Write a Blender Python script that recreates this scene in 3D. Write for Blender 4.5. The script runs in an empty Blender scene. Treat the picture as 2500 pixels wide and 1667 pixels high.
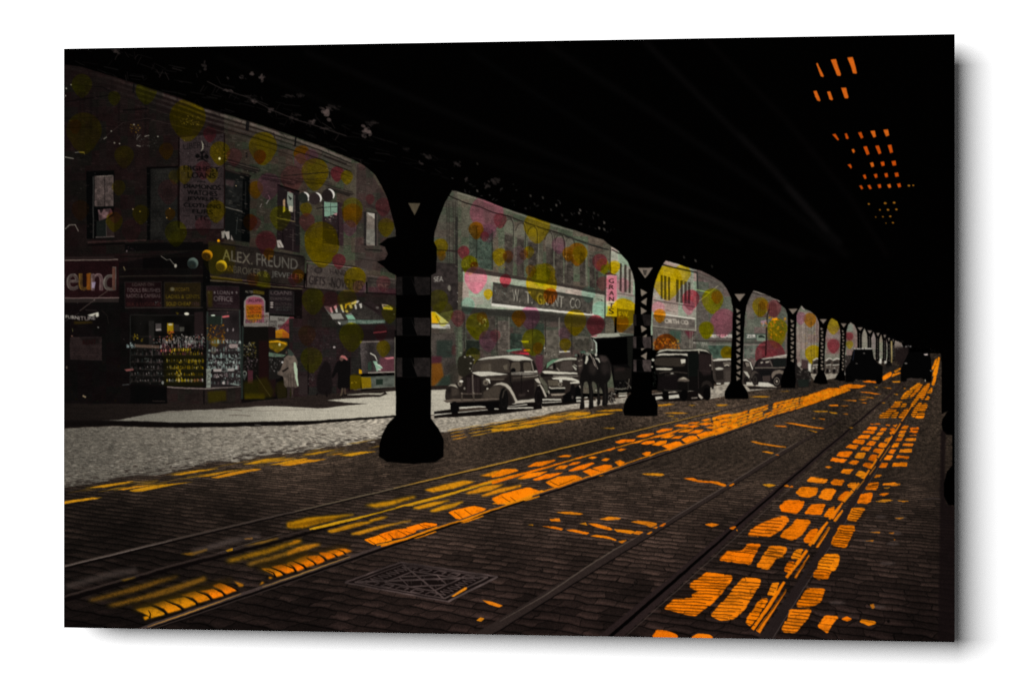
import bpy, math, random
import numpy as np
rng = np.random.default_rng(7)
rnd = random.Random(7)
scene = bpy.context.scene

# ---------------------------------------------------------------- the print's surface
# The printed picture is worked out on a fine grid over the panel's face: every
# grid point gets an ink colour, every grid cell belongs to one printed thing.
W, H = 1560, 1026                       # grid points across / down the print
CORN = [(156.0, 120.2), (2331.0, 83.6), (2331.0, 1566.0), (156.0, 1531.4)]   # tracing frame

def homography(src, dst):
    A = []; b = []
    for (x, y), (u, v) in zip(src, dst):
        A.append([x, y, 1, 0, 0, 0, -u*x, -u*y]); b.append(u)
        A.append([0, 0, 0, x, y, 1, -v*x, -v*y]); b.append(v)
    h = np.linalg.solve(np.array(A), np.array(b))
    return np.append(h, 1).reshape(3, 3)
HM = homography(CORN, [(0, 0), (W-1, 0), (W-1, H-1), (0, H-1)])
HI = np.linalg.inv(HM)
def hom(M, p):
    p = np.asarray(p, float)
    q = np.c_[p, np.ones(len(p))] @ M.T
    return q[:, :2] / q[:, 2:3]
_gx, _gy = np.meshgrid(np.arange(W), np.arange(H))
_P = hom(HI, np.c_[_gx.ravel(), _gy.ravel()])
PX = _P[:, 0].reshape(H, W).astype(np.float32)
PY = _P[:, 1].reshape(H, W).astype(np.float32)
KX = W / 2175.0                         # grid steps per tracing unit
img = np.zeros((H, W, 3), np.float32)
ids = np.zeros((H, W), np.int32)

ZONE = {  # tracing zones: origin and scale
 'S': (0, 0, 1), 'F': (0, 0, .9408),
 'A1': (140, 100, 4.612), 'A2': (140, 400, 4.612), 'A3': (140, 700, 4.612), 'A4': (500, 260, 4.612),
 'A5': (500, 560, 4.612), 'A6': (560, 760, 4.612), 'B1': (900, 380, 4.612), 'B2': (1040, 640, 4.612),
 'B3': (1060, 800, 6.533), 'B4': (1380, 780, 5.8075), 'B5': (1380, 560, 5.8075), 'B6': (1700, 640, 4.9),
 'B7': (1960, 760, 6.0316), 'B8': (1920, 100, 3.1357), 'C1': (150, 1000, 3.92), 'C2': (150, 1240, 3.92),
 'C3': (700, 1100, 3.92), 'C4': (700, 1260, 3.92), 'C5': (1200, 960, 3.92), 'C6': (1200, 1240, 3.92),
 'C7': (1740, 900, 3.92), 'C8': (1560, 1220, 3.0154), 'D1': (150, 680, 7.126), 'D2': (290, 660, 5.004),
 'D3': (420, 320, 6.033), 'D4': (520, 590, 4.9), 'D5': (960, 440, 4.3556), 'D6': (1600, 780, 7.84), 'D7': (140, 80, 2.138)}

def pts(s):
    if isinstance(s, str):
        return np.array([[float(c) for c in t.split(',')] for t in s.split()])
    return np.asarray(s, float)
def S(z, s):                            # zone coordinates -> tracing coordinates
    x0, y0, k = ZONE[z]
    return pts(s) / k + (x0, y0)

# ---------------------------------------------------------------- parts register
PARTS = [None]                          # index -> dict(name, parent index, label)
CUR = [0]
def part(name, parent=0, label=None):
    PARTS.append(dict(name=name, parent=parent, label=label))
    CUR[0] = len(PARTS) - 1
    return CUR[0]
def use(i): CUR[0] = i

# ---------------------------------------------------------------- ink
def cover(loops):
    """even-odd coverage of closed loops given in grid coordinates"""
    segs = []
    for L in loops:
        segs.append(np.hstack([L, np.roll(L, -1, 0)]))
    E = np.vstack(segs)
    x0 = int(math.floor(E[:, 0].min())) - 1; x1 = int(math.ceil(E[:, 0].max())) + 2
    y0 = int(math.floor(E[:, 1].min())); y1 = int(math.ceil(E[:, 1].max())) + 1
    x0 = max(x0, 0); y0 = max(y0, 0); x1 = min(x1, W); y1 = min(y1, H)
    if x1 <= x0 or y1 <= y0: return None
    n = x1 - x0
    out = np.zeros((y1 - y0, n), np.float32)
    ya = np.minimum(E[:, 1], E[:, 3]); yb = np.maximum(E[:, 1], E[:, 3])
    dy = E[:, 3] - E[:, 1]
    ok = np.abs(dy) > 1e-9
    E = E[ok]; ya = ya[ok]; yb = yb[ok]; dy = dy[ok]
    sl = (E[:, 2] - E[:, 0]) / dy
    SS = 4
    for j in range(y1 - y0):
        row = out[j]
        for k in range(SS):
            y = y0 + j + (k + .5) / SS - .5
            m = (ya <= y) & (yb > y)
            if not m.any(): continue
            xs = np.sort(E[m, 0] + (y - E[m, 1]) * sl[m]) - x0 + .5
            for i in range(0, len(xs) - 1, 2):
                a = max(xs[i], 0.); b = min(xs[i+1], float(n))
                if b <= a: continue
                ia = int(a); ib = int(b)
                if ia == ib:
                    row[ia] += b - a
                else:
                    row[ia] += ia + 1 - a
                    if ib > ia + 1: row[ia+1:ib] += 1
                    if ib < n: row[ib] += b - ib
    return np.clip(out / SS, 0, 1), x0, y0
def boxblur(m, r):
    r = int(round(r))
    if r < 1: return m
    for ax in (0, 1):
        p = np.pad(m, [(r+1, r) if a == ax else (0, 0) for a in (0, 1)])
        c = np.cumsum(p, ax)
        k = 2*r + 1
        m = (np.take(c, range(k, c.shape[ax]), ax) - np.take(c, range(0, c.shape[ax]-k), ax)) / k
    return m
def soft(c, blur):
    m, x0, y0 = c
    r = blur * KX / 1.6
    if r < .5: return c
    R = max(1, int(round(r)))
    p = 2*R + 1
    big = np.pad(m, p)
    big = boxblur(boxblur(big, R), R)
    X0 = x0 - p; Y0 = y0 - p
    cx = max(0, -X0); cy = max(0, -Y0)
    big = big[cy:, cx:]; X0 += cx; Y0 += cy
    big = big[:max(0, H-Y0), :max(0, W-X0)]
    return big, X0, Y0
def ink(c, color, alpha=1., mode='n', tag=True, tex=None, clip=None):
    if c is None: return
    m, x0, y0 = c
    h, w = m.shape
    if not h or not w: return
    sl = (slice(y0, y0+h), slice(x0, x0+w))
    a = m * alpha
    if clip is not None: a = a * clip[sl]
    if tex is not None:
        t = tex[sl]
        if mode == 'k': a = a * t
    a3 = a[..., None]
    d = img[sl]
    col = np.array(color, np.float32)
    if mode in ('n', 'k'):
        v = col if (tex is None or mode == 'k') else col * t[..., None]
        d += (v - d) * a3
    elif mode == 'm':
        d *= 1 - a3 * (1 - col)
    elif mode == 's':
        d += col * a3
    elif mode == 't':                  # translucent tint
        L = d @ np.array([.35, .5, .15], np.float32)
        L = (.98 * L + 12)[..., None]
        d += (np.minimum(L * col, 235) - d) * a3
    if tag and CUR[0]:
        ids[sl][(a / max(alpha, 1e-3)) > .5] = CUR[0]
def G(p): return hom(HM, p)
def P(z, s, color, alpha=1., blur=0, mode='n', tag=True, tex=None, clip=None):
    c = cover([G(S(z, s))])
    if c is None: return
    if blur: c = soft(c, blur)
    ink(c, color, alpha, mode, tag, tex, clip)
def stroke_loop(p, w):
    p = np.asarray(p, float)
    if np.ndim(w) == 0: w = np.full(len(p), w)
    w = np.asarray(w, float)
    d = np.gradient(p, axis=0) if len(p) > 2 else np.repeat(p[1:2] - p[:1], 2, 0)
    n = np.c_[-d[:, 1], d[:, 0]]; n /= np.linalg.norm(n, axis=1)[:, None] + 1e-9
    return np.vstack([p + n * w[:, None] / 2, (p - n * w[:, None] / 2)[::-1]])
def Ln(z, s, w, color, alpha=1., blur=0, mode='n', tag=True, tex=None, clip=None):
    """a stroke; w in tracing units (number or one per point)"""
    w = [float(t) for t in w.split(',')] if isinstance(w, str) else w
    c = cover([G(stroke_loop(S(z, s), w))])
    if c is None: return
    if blur: c = soft(c, blur)
    ink(c, color, alpha, mode, tag, tex, clip)
def ell(cx, cy, rx, ry, rot=0, n=28, a0=0, a1=360):
    t = np.radians(np.linspace(a0, a1, n, endpoint=(a1 - a0) < 360))
    x = rx*np.cos(t); y = ry*np.sin(t); r = math.radians(rot)
    return np.c_[cx + x*math.cos(r) - y*math.sin(r), cy + x*math.sin(r) + y*math.cos(r)]
def El(z, cx, cy, rx, ry, color, rot=0, **k):
    P(z, ell(cx, cy, rx, ry, rot), color, **k)
def smooth(p, n=5):                     # closed Catmull-Rom
    p = np.asarray(p, float); out = []
    N = len(p)
    for i in range(N):
        a, b, c, d = p[i-1], p[i], p[(i+1) % N], p[(i+2) % N]
        for t in np.linspace(0, 1, n, endpoint=False):
            out.append(.5*((2*b) + (c-a)*t + (2*a-5*b+4*c-d)*t*t + (3*b-a-3*c+d)*t**3))
    return np.array(out)
def PS(z, s, color, n=4, **k): P(z, smooth(pts(s), n), color, **k)

# ---------------------------------------------------------------- noise over the grid
def vnoise(nx, ny, seed):               # smooth value noise, nx x ny knots
    r = np.random.default_rng(seed)
    k = r.random((ny + 2, nx + 2), dtype=np.float32)
    x = np.linspace(0, nx, W, dtype=np.float32); y = np.linspace(0, ny, H, dtype=np.float32)
    xi = np.minimum(x.astype(int), nx); yi = np.minimum(y.astype(int), ny)
    fx = x - xi; fy = y - yi
    fx = fx*fx*(3-2*fx); fy = fy*fy*(3-2*fy)
    a = k[yi][:, xi]*(1-fx) + k[yi][:, xi+1]*fx
    b = k[yi+1][:, xi]*(1-fx) + k[yi+1][:, xi+1]*fx
    return a*(1-fy)[:, None] + b*fy[:, None]
def blocks(size, seed):                 # blocky chroma patches, like the print's
    r = np.random.default_rng(seed)
    nx = W//size + 2; ny = H//size + 2
    k = r.random((ny, nx), dtype=np.float32)
    return k[(np.arange(H)//size)][:, (np.arange(W)//size)]
GRAIN = np.random.default_rng(3).standard_normal((H, W)).astype(np.float32)
GRAIN = .6*GRAIN + .4*np.random.default_rng(4).standard_normal((H, W)).astype(np.float32)
N1 = vnoise(24, 16, 11); N2 = vnoise(90, 60, 12); N3 = vnoise(300, 200, 13); N4 = vnoise(60, 700, 14); N5 = vnoise(700, 90, 15)
TEXTTEX = np.clip(.84 + .3*N3 + .2*(N2-.5), .3, 1.15).astype(np.float32)
SOFTG = .5*GRAIN + .25*np.roll(GRAIN, 1, 1) + .25*np.roll(GRAIN, 1, 0)
FBM = .5*N1 + .3*N2 + .2*N3
def hsh(i, j, s=0):
    v = np.sin(i*127.1 + j*311.7 + s*74.7) * 43758.5453
    return (v - np.floor(v)).astype(np.float32)

# ---------------------------------------------------------------- lettering
_gl = {}
def glyphs(s):
    if s in _gl: return _gl[s]
    cu = bpy.data.curves.new('t', 'FONT'); cu.body = s; cu.resolution_u = 3
    ob = bpy.data.objects.new('t', cu); scene.collection.objects.link(ob)
    dg = bpy.context.evaluated_depsgraph_get(); dg.update()
    c2 = ob.evaluated_get(dg).to_curve(dg)
    loops = []
    for sp in c2.splines:
        L = []
        if sp.type == 'BEZIER':
            b = sp.bezier_points; n = len(b)
            for i in range(n):
                p0 = np.array(b[i].co[:2]); p1 = np.array(b[i].handle_right[:2])
                p2 = np.array(b[(i+1) % n].handle_left[:2]); p3 = np.array(b[(i+1) % n].co[:2])
                k = 1 if np.linalg.norm(p1-p0) + np.linalg.norm(p3-p2) < 1e-5 else 4
                for t in np.linspace(0, 1, k, endpoint=False):
                    L.append((1-t)**3*p0 + 3*(1-t)**2*t*p1 + 3*(1-t)*t*t*p2 + t**3*p3)
        else:
            L = [np.array(p.co[:2]) for p in sp.points]
        if len(L) > 2: loops.append(np.array(L))
    ob.evaluated_get(dg).to_curve_clear()
    bpy.data.objects.remove(ob); bpy.data.curves.remove(cu)
    _gl[s] = loops
    return loops
def T(z, s, quad, color, alpha=.92, bold=0., cap=None, tag=False, soften=False, **k):
    """lettering stretched into a quad TL TR BR BL (zone coordinates)"""
    L = glyphs(s)
    if not L: return
    al = np.vstack(L); x0, x1 = al[:, 0].min(), al[:, 0].max()
    y0, y1 = (al[:, 1].min(), al[:, 1].max()) if cap is None else cap
    q = S(z, quad)
    out = []
    for l in L:
        u = (l[:, 0:1] - x0) / (x1 - x0); v = (y1 - l[:, 1:2]) / (y1 - y0)
        p = (q[0]*(1-u) + q[1]*u)*(1-v) + (q[3]*(1-u) + q[2]*u)*v
        out.append(G(p))
    c = cover(out)
    if c is None: return
    if bold:
        m, a, b = c
        m2 = np.pad(m, 1); m = np.clip(m2[1:-1, 1:-1] + bold*(m2[1:-1, :-2] + m2[1:-1, 2:]), 0, 1); c = (m, a, b)
    k.setdefault('tex', TEXTTEX)
    ink(soft(c, .6) if soften else c, color, alpha, 'n', tag, **k)
def speck(z, x0, y0, x1, y1, n, size, cols, alpha=.8, blur=0, clip=None):
    for _ in range(n):
        x = rnd.uniform(x0, x1); y = rnd.uniform(y0, y1); r = size*rnd.uniform(.4, 1.3)
        P(z, ell(x, y, r, r*rnd.uniform(.3, .9), rnd.uniform(0, 180), 7), rnd.choice(cols), alpha=alpha*rnd.uniform(.5, 1), tag=False, blur=blur, clip=clip)
# ---------------------------------------------------------------- the printed street
VX, VY, UX = 2290., 876., -2624.
dY = np.maximum(PY - VY, 4.)
CA = (PX - VX) / dY; CB = (PX - UX) / dY
def cobble(ca, cb, seed=0, la=.15, lb=.105):
    j = np.floor(cb / lb); fv = cb / lb - j
    k0 = ca / la + hsh(j, 3, seed) + .16*np.sin(cb*9)
    k = np.floor(k0); fu = k0 - k
    w = .8 + .5*hsh(k, j, seed)                       # uneven stones
    pv = lb * dY*dY / np.maximum(PX - UX, 1)          # course height in pixels
    pu = la * dY
    gv = np.minimum(fv, 1-fv)*pv; gu = np.minimum(fu, 1-fu)*pu*1.1
    jw = np.clip(.10*pv + .5, .8, 2.6)
    ss = lambda t: np.clip(t, 0, 1)**2*(3-2*np.clip(t, 0, 1))
    d = np.sqrt(np.clip(gv/jw, 0, 1.6)*np.clip(gu/(jw*1.1), 0, 1.6))
    h = ss(np.minimum(np.minimum(gv/jw, gu/(jw*1.1)), d)*.9 + .02)
    ju = gu/(jw*1.4)
    fade = np.clip((pv - 1.6) / 2.4, 0, 1)
    top = np.exp(-((fv - .34)/.22)**2) * np.clip(ju, 0, 1) # worn upper edges catch light
    return h.astype(np.float32), hsh(k, j, seed+5), fade.astype(np.float32), top.astype(np.float32)
WB = CB + .055*(vnoise(50, 70, 31) - .5) + .04*(N2-.5)
WA = CA + .03*(vnoise(200, 120, 33)-.5)
Hc, Rc, Fc, Tc = cobble(WA, WB, 0, .105, .20)
streak = .5*N4 + .3*GRAIN*.4 + .2*N3
tfar = np.clip((1570 - PY) / 560, 0, 1)
Lg = 24 + 33*tfar**1.2
Lg = Lg * (1 - .50*np.clip((1050 - PX)/750, 0, 1)*np.clip((PY-1120)/120, 0, 1))
Lg = Lg * (1 - .20*np.clip((PX-1900)/400, 0, 1))
Lg = Lg * (.80 + .4*N1)
PT = np.clip(vnoise(46, 36, 34)*1.5-.2, .15, 1)
near = Lg * (.36 + .66*Hc + .36*(Rc-.5)*Hc + .66*Tc*(.25+Rc)*(.3+.7*PT)*Hc + .04*SOFTG + .10*(N3-.5))
FST = (.5*vnoise(330, 760, 35) + .5*vnoise(560, 1000, 36)).astype(np.float32)
far_ = Lg * (.88 + .9*(FST-.5) + .14*SOFTG + .06*(N3-.5) + .2*(N1-.5))
Lc = near*Fc + far_*(1-Fc)
Lc = Lc*(1 + .05*GRAIN)
warm = np.clip(tfar*1.2, 0, 1)[..., None]
GROUND = Lc[..., None] * (np.array([1.18, .86, .78])*(1-warm) + np.array([1.16, .95, .78])*warm)
GROUND = GROUND.astype(np.float32)
LIGHTTEX = np.clip((.62 + .38*np.clip(Hc + .35*PT, 0, 1) + .26*(Rc-.5))*Fc + (.95 + .25*(streak-.5))*(1-Fc), 0, 1.15).astype(np.float32)

def fill_tex(z, s, T3, part_tag=True, blur=0):
    c = cover([G(S(z, s))])
    if c is None: return
    if blur: c = soft(c, blur)
    m, x0, y0 = c
    sl = (slice(y0, y0+m.shape[0]), slice(x0, x0+m.shape[1]))
    img[sl] += (T3[sl] - img[sl]) * m[..., None]
    if part_tag: ids[sl][m > .5] = CUR[0]

def street():
    part('cobbled_street', label='dark cobbled roadway in the shade of the railway')
    fill_tex('S', '100,1040 600,1030 1000,1010 1300,985 1700,940 2000,905 2180,870 2280,862 2340,862 2340,1600 100,1600', GROUND)
    # pavement in shade
    part('pavement', label='wide pavement in front of the shops, partly sunlit')
    T3 = (34 + 8*(N4-.5) + 2.5*GRAIN)[..., None]*np.array([1.05, .84, .74])*(.55 + .45*np.clip((PX-150)/500, 0, 1))[..., None]
    fill_tex('S', '100,985 487,986 585,984 744,966 850,958 966,945 1110,940 1110,1015 963,1015 863,1022 777,1027 560,1032 354,1029 100,1030', T3)
    LS = (172 + 16*(N4-.5) + 20*(N1-.5) + 4*GRAIN)
    LS = LS * (.62 + .38*np.clip((PX-350)/450, 0, 1))
    SUN = LS[..., None]*np.array([1.0, .96, .86])
    fill_tex('S', '240,1026.5 292,1025 357,1012 411,1003.6 476,1001 530,999 603,994 651,991 712,993 777,997 798,996 842,990 898,985.5 853,983 809,978 798,977 820,974.7 928,968 946,961.6 941,956 965,954.5 1110,950 1110,1012 963,1013.7 863,1022 777,1026.7 646,1029 560,1031 430,1031.5 354,1029', SUN, blur=.6)
    Ln('S', '843,964.5 880,962 930,961.5 938,958', '1,3,4,1', (165, 158, 140), blur=.6)
    for s, a in (('520,999 560,1000 590,1002', .6), ('560,1014 585,1013 612,1015', .5), ('380,1010 440,1004 470,1003', .3), ('600,1003 660,1003 745,1000', .25)):
        Ln('S', s, 2, (60, 48, 42), alpha=a, blur=.5)
    part('kerb', label='dark stone kerb along the pavement')
    KB = (15 + 2*GRAIN)[..., None]*np.array([1.0, .74, .68])
    fill_tex('S', '100,1025 250,1026 354,1028.5 430,1032 560,1031.5 647,1029.5 777,1027 863,1022.5 963,1014 970,1014 970,1018 820,1030 733,1037.5 558,1042 430,1044 367,1043 288,1040 226,1042 156,1046 100,1047', KB, blur=.4)
    # sunlit setts
    part('sunlit_roadway', label='pale sunlit setts beyond the railway posts')
    LT = 146*(.60 + .46*np.clip((PX-200)/700, 0, 1))
    LT = LT * (1 + .34*(vnoise(300, 640, 41)-.5) + .26*(vnoise(520, 960, 42)-.5) + .10*(N2-.5) + .05*SOFTG - .22*(1-Hc)*Fc)
    w = np.sin(CB*2*math.pi/.11 + 3*N2) * np.clip((PX-560)/250, 0, 1) * np.clip(1 - (PX-1000)/200, 0, 1)
    LT = LT * (1 + .17*w)
    LIT = LT[..., None]*np.array([1.0, .94, .84])
    fill_tex('S', '100,1047 156,1046.5 226,1042.5 288,1040.5 367,1043.5 430,1044.5 558,1042.5 733,1038 820,1030.5 963,1018.5 1060,1014 1110,995 1480,975 1740,943 1800,930 1896,925 1896,948 1857,951 1827,955 1768,967 1735,973 1600,978 1483,987 1412,997 1345,1007 1320,1015 1269,1023 1213,1034 1167,1041 1083,1055 985,1060 907,1074 853,1087 798,1089.6 777,1096 750,1099.5 711,1107 673,1107 629.6,1115 584,1127.5 533,1127.5 502,1130 469,1140 418,1153 380,1161 328.6,1161 288,1166 252,1176 156,1190 100,1196', LIT, blur=.6)
    part('sunlit_roadway', label='small sunlit gap between two far posts')
    fill_tex('S', '1976,912 2046,905 2046,921 1990,932', LIT, blur=.5)
    P('S', '2056,905 2066,905 2064,915 2058,916', (165, 160, 150))
    Ln('S', '100,1036 156,1035 288,1034 367,1037 430,1038.5 558,1037.5 733,1033 820,1026.5 963,1016', '11,10,9,9,8.5,8,8,6.5,4', (12, 9, 8), alpha=.95, blur=.5, tag=False)
    # rougher dark edge of the shade
    for _ in range(260):
        t = rnd.random(); x = 160 + 800*t; y = 1186 - 118*t + rnd.gauss(0, 7) - 4
        P('S', ell(x, y, rnd.uniform(3, 12), rnd.uniform(.8, 2.0), -6), (40, 33, 29), alpha=rnd.uniform(.3, .8), tag=False)
    for _ in range(420):
        x = rnd.uniform(160, 960); y0 = 1048 - .03*(x-160); y1 = 1184 - .14*(x-160); y = y0 + (y1-y0)*rnd.random()**.7
        P('S', ell(x, y, rnd.uniform(3, 9), rnd.uniform(.7, 1.6), rnd.uniform(-12, 8)), rnd.choice([(48, 40, 35), (60, 50, 44), (175, 166, 150), (190, 180, 165)]), alpha=rnd.uniform(.25, .7)*min(1, .5+(x-160)/900), tag=False)

def rails():
    dk = (9, 6, 6)
    def rail(name, a, lines):
        part(name, label=a)
        for z, s, w, c, al, bl in lines: Ln(z, s, w, c, alpha=al, blur=bl)
    # far track, outer rail
    rail('tram_rail', 'tram rail nearest the railway posts', [
        ('S', '100,1398 156,1385 450,1314 750,1244 1000,1185 1200,1138 1500,1066 1800,994 2000,946 2150,911', '9,9,7,5,4,4,3,2,1.4,1', dk, .9, .4),
        ('S', '100,1394.5 156,1381.5 450,1310.5 750,1241.5 1000,1183 1200,1136 1500,1064.6 1800,993 2000,945.4 2150,910.5', '6,6,5,4,3.4,3,2.4,1.6,1.2,.8', (62, 52, 46), .95, .3)])
    Ln('S', '156,1382.5 300,1348 420,1319', '1.5,2.2,1', (120, 108, 100), alpha=.7, blur=.4)
    Ln('S', '960,1192 1030,1175 1200,1135.5 1320,1106.7 1500,1063.6 1640,1030 1760,1001.6', '1,2.6,3.2,3,2.2,1.6,1', (190, 140, 45), alpha=.85, blur=.3)
    Ln('S', '720,1248 880,1211 1000,1183', '1,2.5,2', (125, 110, 80), alpha=.6, blur=.3)
    # far track, slot rail
    rail('tram_rail', 'slot rail in the middle of the far tram track', [
        ('S', '100,1482 156,1466 420,1388 700,1316 920,1252 1100,1202 1300,1148 1540,1082 1800,1011 2000,956', '10,10,8,7,5,4,3,2.5,2,1', dk, .9, .5),
        ('S', '100,1472 156,1456 420,1380 700,1307 920,1246 1100,1196 1300,1142', '5,5,5,4,4,3,2', (50, 40, 36), .8, .6)])
    Ln('S', '530,1350 620,1322 690,1302', '1,2,1', (95, 82, 74), alpha=.6, blur=.4)
    # far track, inner rail
    rail('tram_rail', 'bright edged inner rail of the far tram track', [
        ('S', '300,1560 374,1531 560,1467 750,1403 950,1333 1150,1265 1300,1215 1520,1142 1760,1062 2000,980 2150,928', '16,15,13,11,9,8,7,5,4,2,1', dk, .95, .5),
        ('S', '300,1552 374,1524 560,1460 750,1396 950,1327 1150,1260 1300,1211 1520,1139 1760,1060 2000,979', '9,9,8,7,6,5,4.5,3.5,2.5,1.5', (66, 54, 50), .95, .4),
        ('S', '300,1560 374,1534 560,1472 750,1407 950,1338 1150,1269 1300,1219 1520,1146', '3,3,3,2.6,2.2,2,2,1', (54, 44, 40), .8, .5)])
    Ln('S', '360,1530 420,1509 480,1488.5 588,1449', '1,2.6,3,1', (178, 126, 52), alpha=.9, blur=.3)
    Ln('S', '640,1433 750,1395 855,1358', '1,2.8,1.2', (176, 132, 60), alpha=.85, blur=.3)
    # near track, outer rail
    rail('tram_rail', 'broad dull outer rail of the near tram track', [
        ('S', '1150,1566 1200,1536 1400,1413 1500,1352 1685,1242 1900,1112 2050,1021 2200,930', '26,25,19,15,11,6,4,2', (44, 35, 32), .95, .6),
        ('S', '1165,1568 1220,1538 1420,1413 1515,1353 1695,1244 1905,1114 2055,1022', '3,3,3,3,2,1.4,1', dk, .9, .5),
        ('S', '1220,1516 1330,1453 1430,1385 1500,1341 1560,1307', '1,2.4,3,3,1', (92, 80, 70), .8, .4),
        ('S', '1600,1290 1700,1229 1800,1168 1880,1118 1950,1076', '1,1.8,1.6,1.4,1', (104, 92, 82), .75, .3)])
    # near track, slot
    rail('tram_rail', 'slot rail with a black groove in the near tram track', [
        ('S', '1440,1600 1493,1551 1646,1420 1800,1283 1935,1166 2050,1068 2150,983 2230,915', '44,40,30,22,14,8,5,2', (40, 30, 29), .95, .7),
        ('S', '1440,1597 1493,1550 1646,1418 1800,1282 1935,1165 2050,1067 2150,982', '10,9,8,5,4,2.5,1.5', (4, 3, 3), 1, .5),
        ('S', '1512,1566 1660,1434 1815,1293 1945,1177 2060,1075', '1.5,1.8,1.6,1.4,1', (84, 72, 66), .7, .4)])
    # near track, inner rail
    rail('tram_rail', 'wide dark rail with orange sunlit edge on the right', [
        ('S', '1838,1600 1872,1556 1960,1420 2040,1296 2100,1200 2150,1120 2200,1036 2245,962 2280,890', '34,32,24,19,14,10,6,4,2', (36, 28, 27), .97, .6),
        ('S', '1852,1600 1887,1556 1972,1420 2050,1296 2108,1200 2157,1120', '1.6,1.6,1.5,1.4,1.2,1', (92, 80, 74), .7, .3)])

def manhole():
    part('manhole_cover', label='cast iron cover with a cross braced grid set in the setts')
    c = [np.array(q, float) for q in ((1090, 440), (2020, 575), (1545, 815), (555, 632))]
    M = lambda u, v: (c[0]*(1-u) + c[1]*u)*(1-v) + (c[3]*(1-u) + c[2]*u)*v
    P('C4', [M(-.02, -.02), M(1.02, -.02), M(1.02, 1.02), M(-.02, 1.02)], (20, 14, 13), alpha=.97, blur=.6)
    f = np.clip(.55 + .5*N2, .4, 1.2)
    def L(pp, w, col=(52, 43, 41), a=.95): Ln('C4', [M(*q) for q in pp], w, [v*1.7 for v in col], alpha=a, blur=.45, tex=f)
    L([(0, 0), (1, 0)], 4.2); L([(0, 1), (0, 0)], 4); L([(1, 0), (1, 1)], 5, (64, 54, 51)); L([(0, 1), (1, 1)], 4)
    L([(.06, .06), (.93, .06)], 2); L([(.93, .06), (.93, .93)], 3.4, (58, 49, 46)); L([(.06, .06), (.06, .93)], 2); L([(.06, .93), (.93, .93)], 2.6)
    L([(.26, .24), (.74, .24)], 3); L([(.74, .24), (.74, .76)], 3); L([(.26, .24), (.26, .76)], 3); L([(.26, .76), (.74, .76)], 3)
    L([(.06, .06), (.93, .93)], 4.2); L([(.93, .06), (.06, .93)], 4.2); L([(.5, .24), (.26, .5)], 3); L([(.26, .5), (.5, .76)], 3); L([(.5, .76), (.74, .5)], 3); L([(.74, .5), (.5, .24)], 3)
    for k in range(5):
        t = .15 + .145*k
        for a_, b_ in (((t, .10), (t+.085, .19)), ((t, .81), (t+.085, .90))):
            L([a_, (b_[0], a_[1])], 2.6); L([(b_[0], a_[1]), b_], 2.4)
            if k % 2: L([b_, (a_[0], b_[1])], 2.4)
            L([a_, (a_[0], b_[1])], 2.4)
        for a_, b_ in (((.10, t), (.20, t+.085)), ((.79, t), (.89, t+.085))):
            L([a_, (b_[0], a_[1])], 2.4); L([(a_[0], b_[1]), b_], 2.2); L([(a_[0], a_[1]), (b_[0], b_[1])], 2)
    for cx_, cy_ in ((.38, .38), (.62, .38), (.38, .62), (.62, .62)):
        for k in range(-2, 3): L([(cx_+k*.035-.03, cy_-.05), (cx_+k*.035+.03, cy_+.05)], 1.6, (44, 36, 34), .8)
    P('C4', '1575,765 1700,680 1725,678 1725,695 1600,768', (225, 135, 25), blur=.5)
# ---------------------------------------------------------------- sun patches falling through the ties
LP = []
OR = (234, 120, 8); YO = (196, 140, 18); DY = (120, 92, 16)
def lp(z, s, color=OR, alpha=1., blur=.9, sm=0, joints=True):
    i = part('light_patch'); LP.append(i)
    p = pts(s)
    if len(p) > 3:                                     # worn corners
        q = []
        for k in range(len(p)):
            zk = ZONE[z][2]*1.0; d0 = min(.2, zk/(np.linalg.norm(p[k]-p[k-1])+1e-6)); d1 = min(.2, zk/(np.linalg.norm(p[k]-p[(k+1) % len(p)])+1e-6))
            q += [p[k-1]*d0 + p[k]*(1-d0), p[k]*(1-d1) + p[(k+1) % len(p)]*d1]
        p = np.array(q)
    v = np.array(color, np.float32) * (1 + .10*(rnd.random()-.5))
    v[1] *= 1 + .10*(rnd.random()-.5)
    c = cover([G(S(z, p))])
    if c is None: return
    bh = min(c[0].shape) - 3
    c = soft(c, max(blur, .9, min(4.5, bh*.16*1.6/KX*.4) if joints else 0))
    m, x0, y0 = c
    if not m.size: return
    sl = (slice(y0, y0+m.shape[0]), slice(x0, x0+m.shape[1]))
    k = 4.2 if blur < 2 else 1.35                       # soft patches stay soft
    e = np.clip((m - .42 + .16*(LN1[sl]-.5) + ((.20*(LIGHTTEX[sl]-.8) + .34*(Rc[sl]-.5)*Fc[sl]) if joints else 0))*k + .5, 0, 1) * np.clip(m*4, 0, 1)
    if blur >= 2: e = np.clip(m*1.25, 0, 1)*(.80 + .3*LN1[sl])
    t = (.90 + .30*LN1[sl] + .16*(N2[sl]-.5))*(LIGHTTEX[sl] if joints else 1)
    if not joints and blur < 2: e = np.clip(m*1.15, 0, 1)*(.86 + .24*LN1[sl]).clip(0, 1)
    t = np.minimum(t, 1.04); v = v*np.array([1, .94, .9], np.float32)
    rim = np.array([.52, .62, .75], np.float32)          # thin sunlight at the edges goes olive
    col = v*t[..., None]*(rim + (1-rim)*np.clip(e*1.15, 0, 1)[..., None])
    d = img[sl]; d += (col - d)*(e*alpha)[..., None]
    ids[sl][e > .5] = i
def joint(z, s, w=2.2): Ln(z, s, w, (22, 12, 6), alpha=.9, blur=.4, tag=False)
LN1 = (.55*vnoise(330, 330, 61) + .45*vnoise(620, 420, 62)).astype(np.float32)
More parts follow.
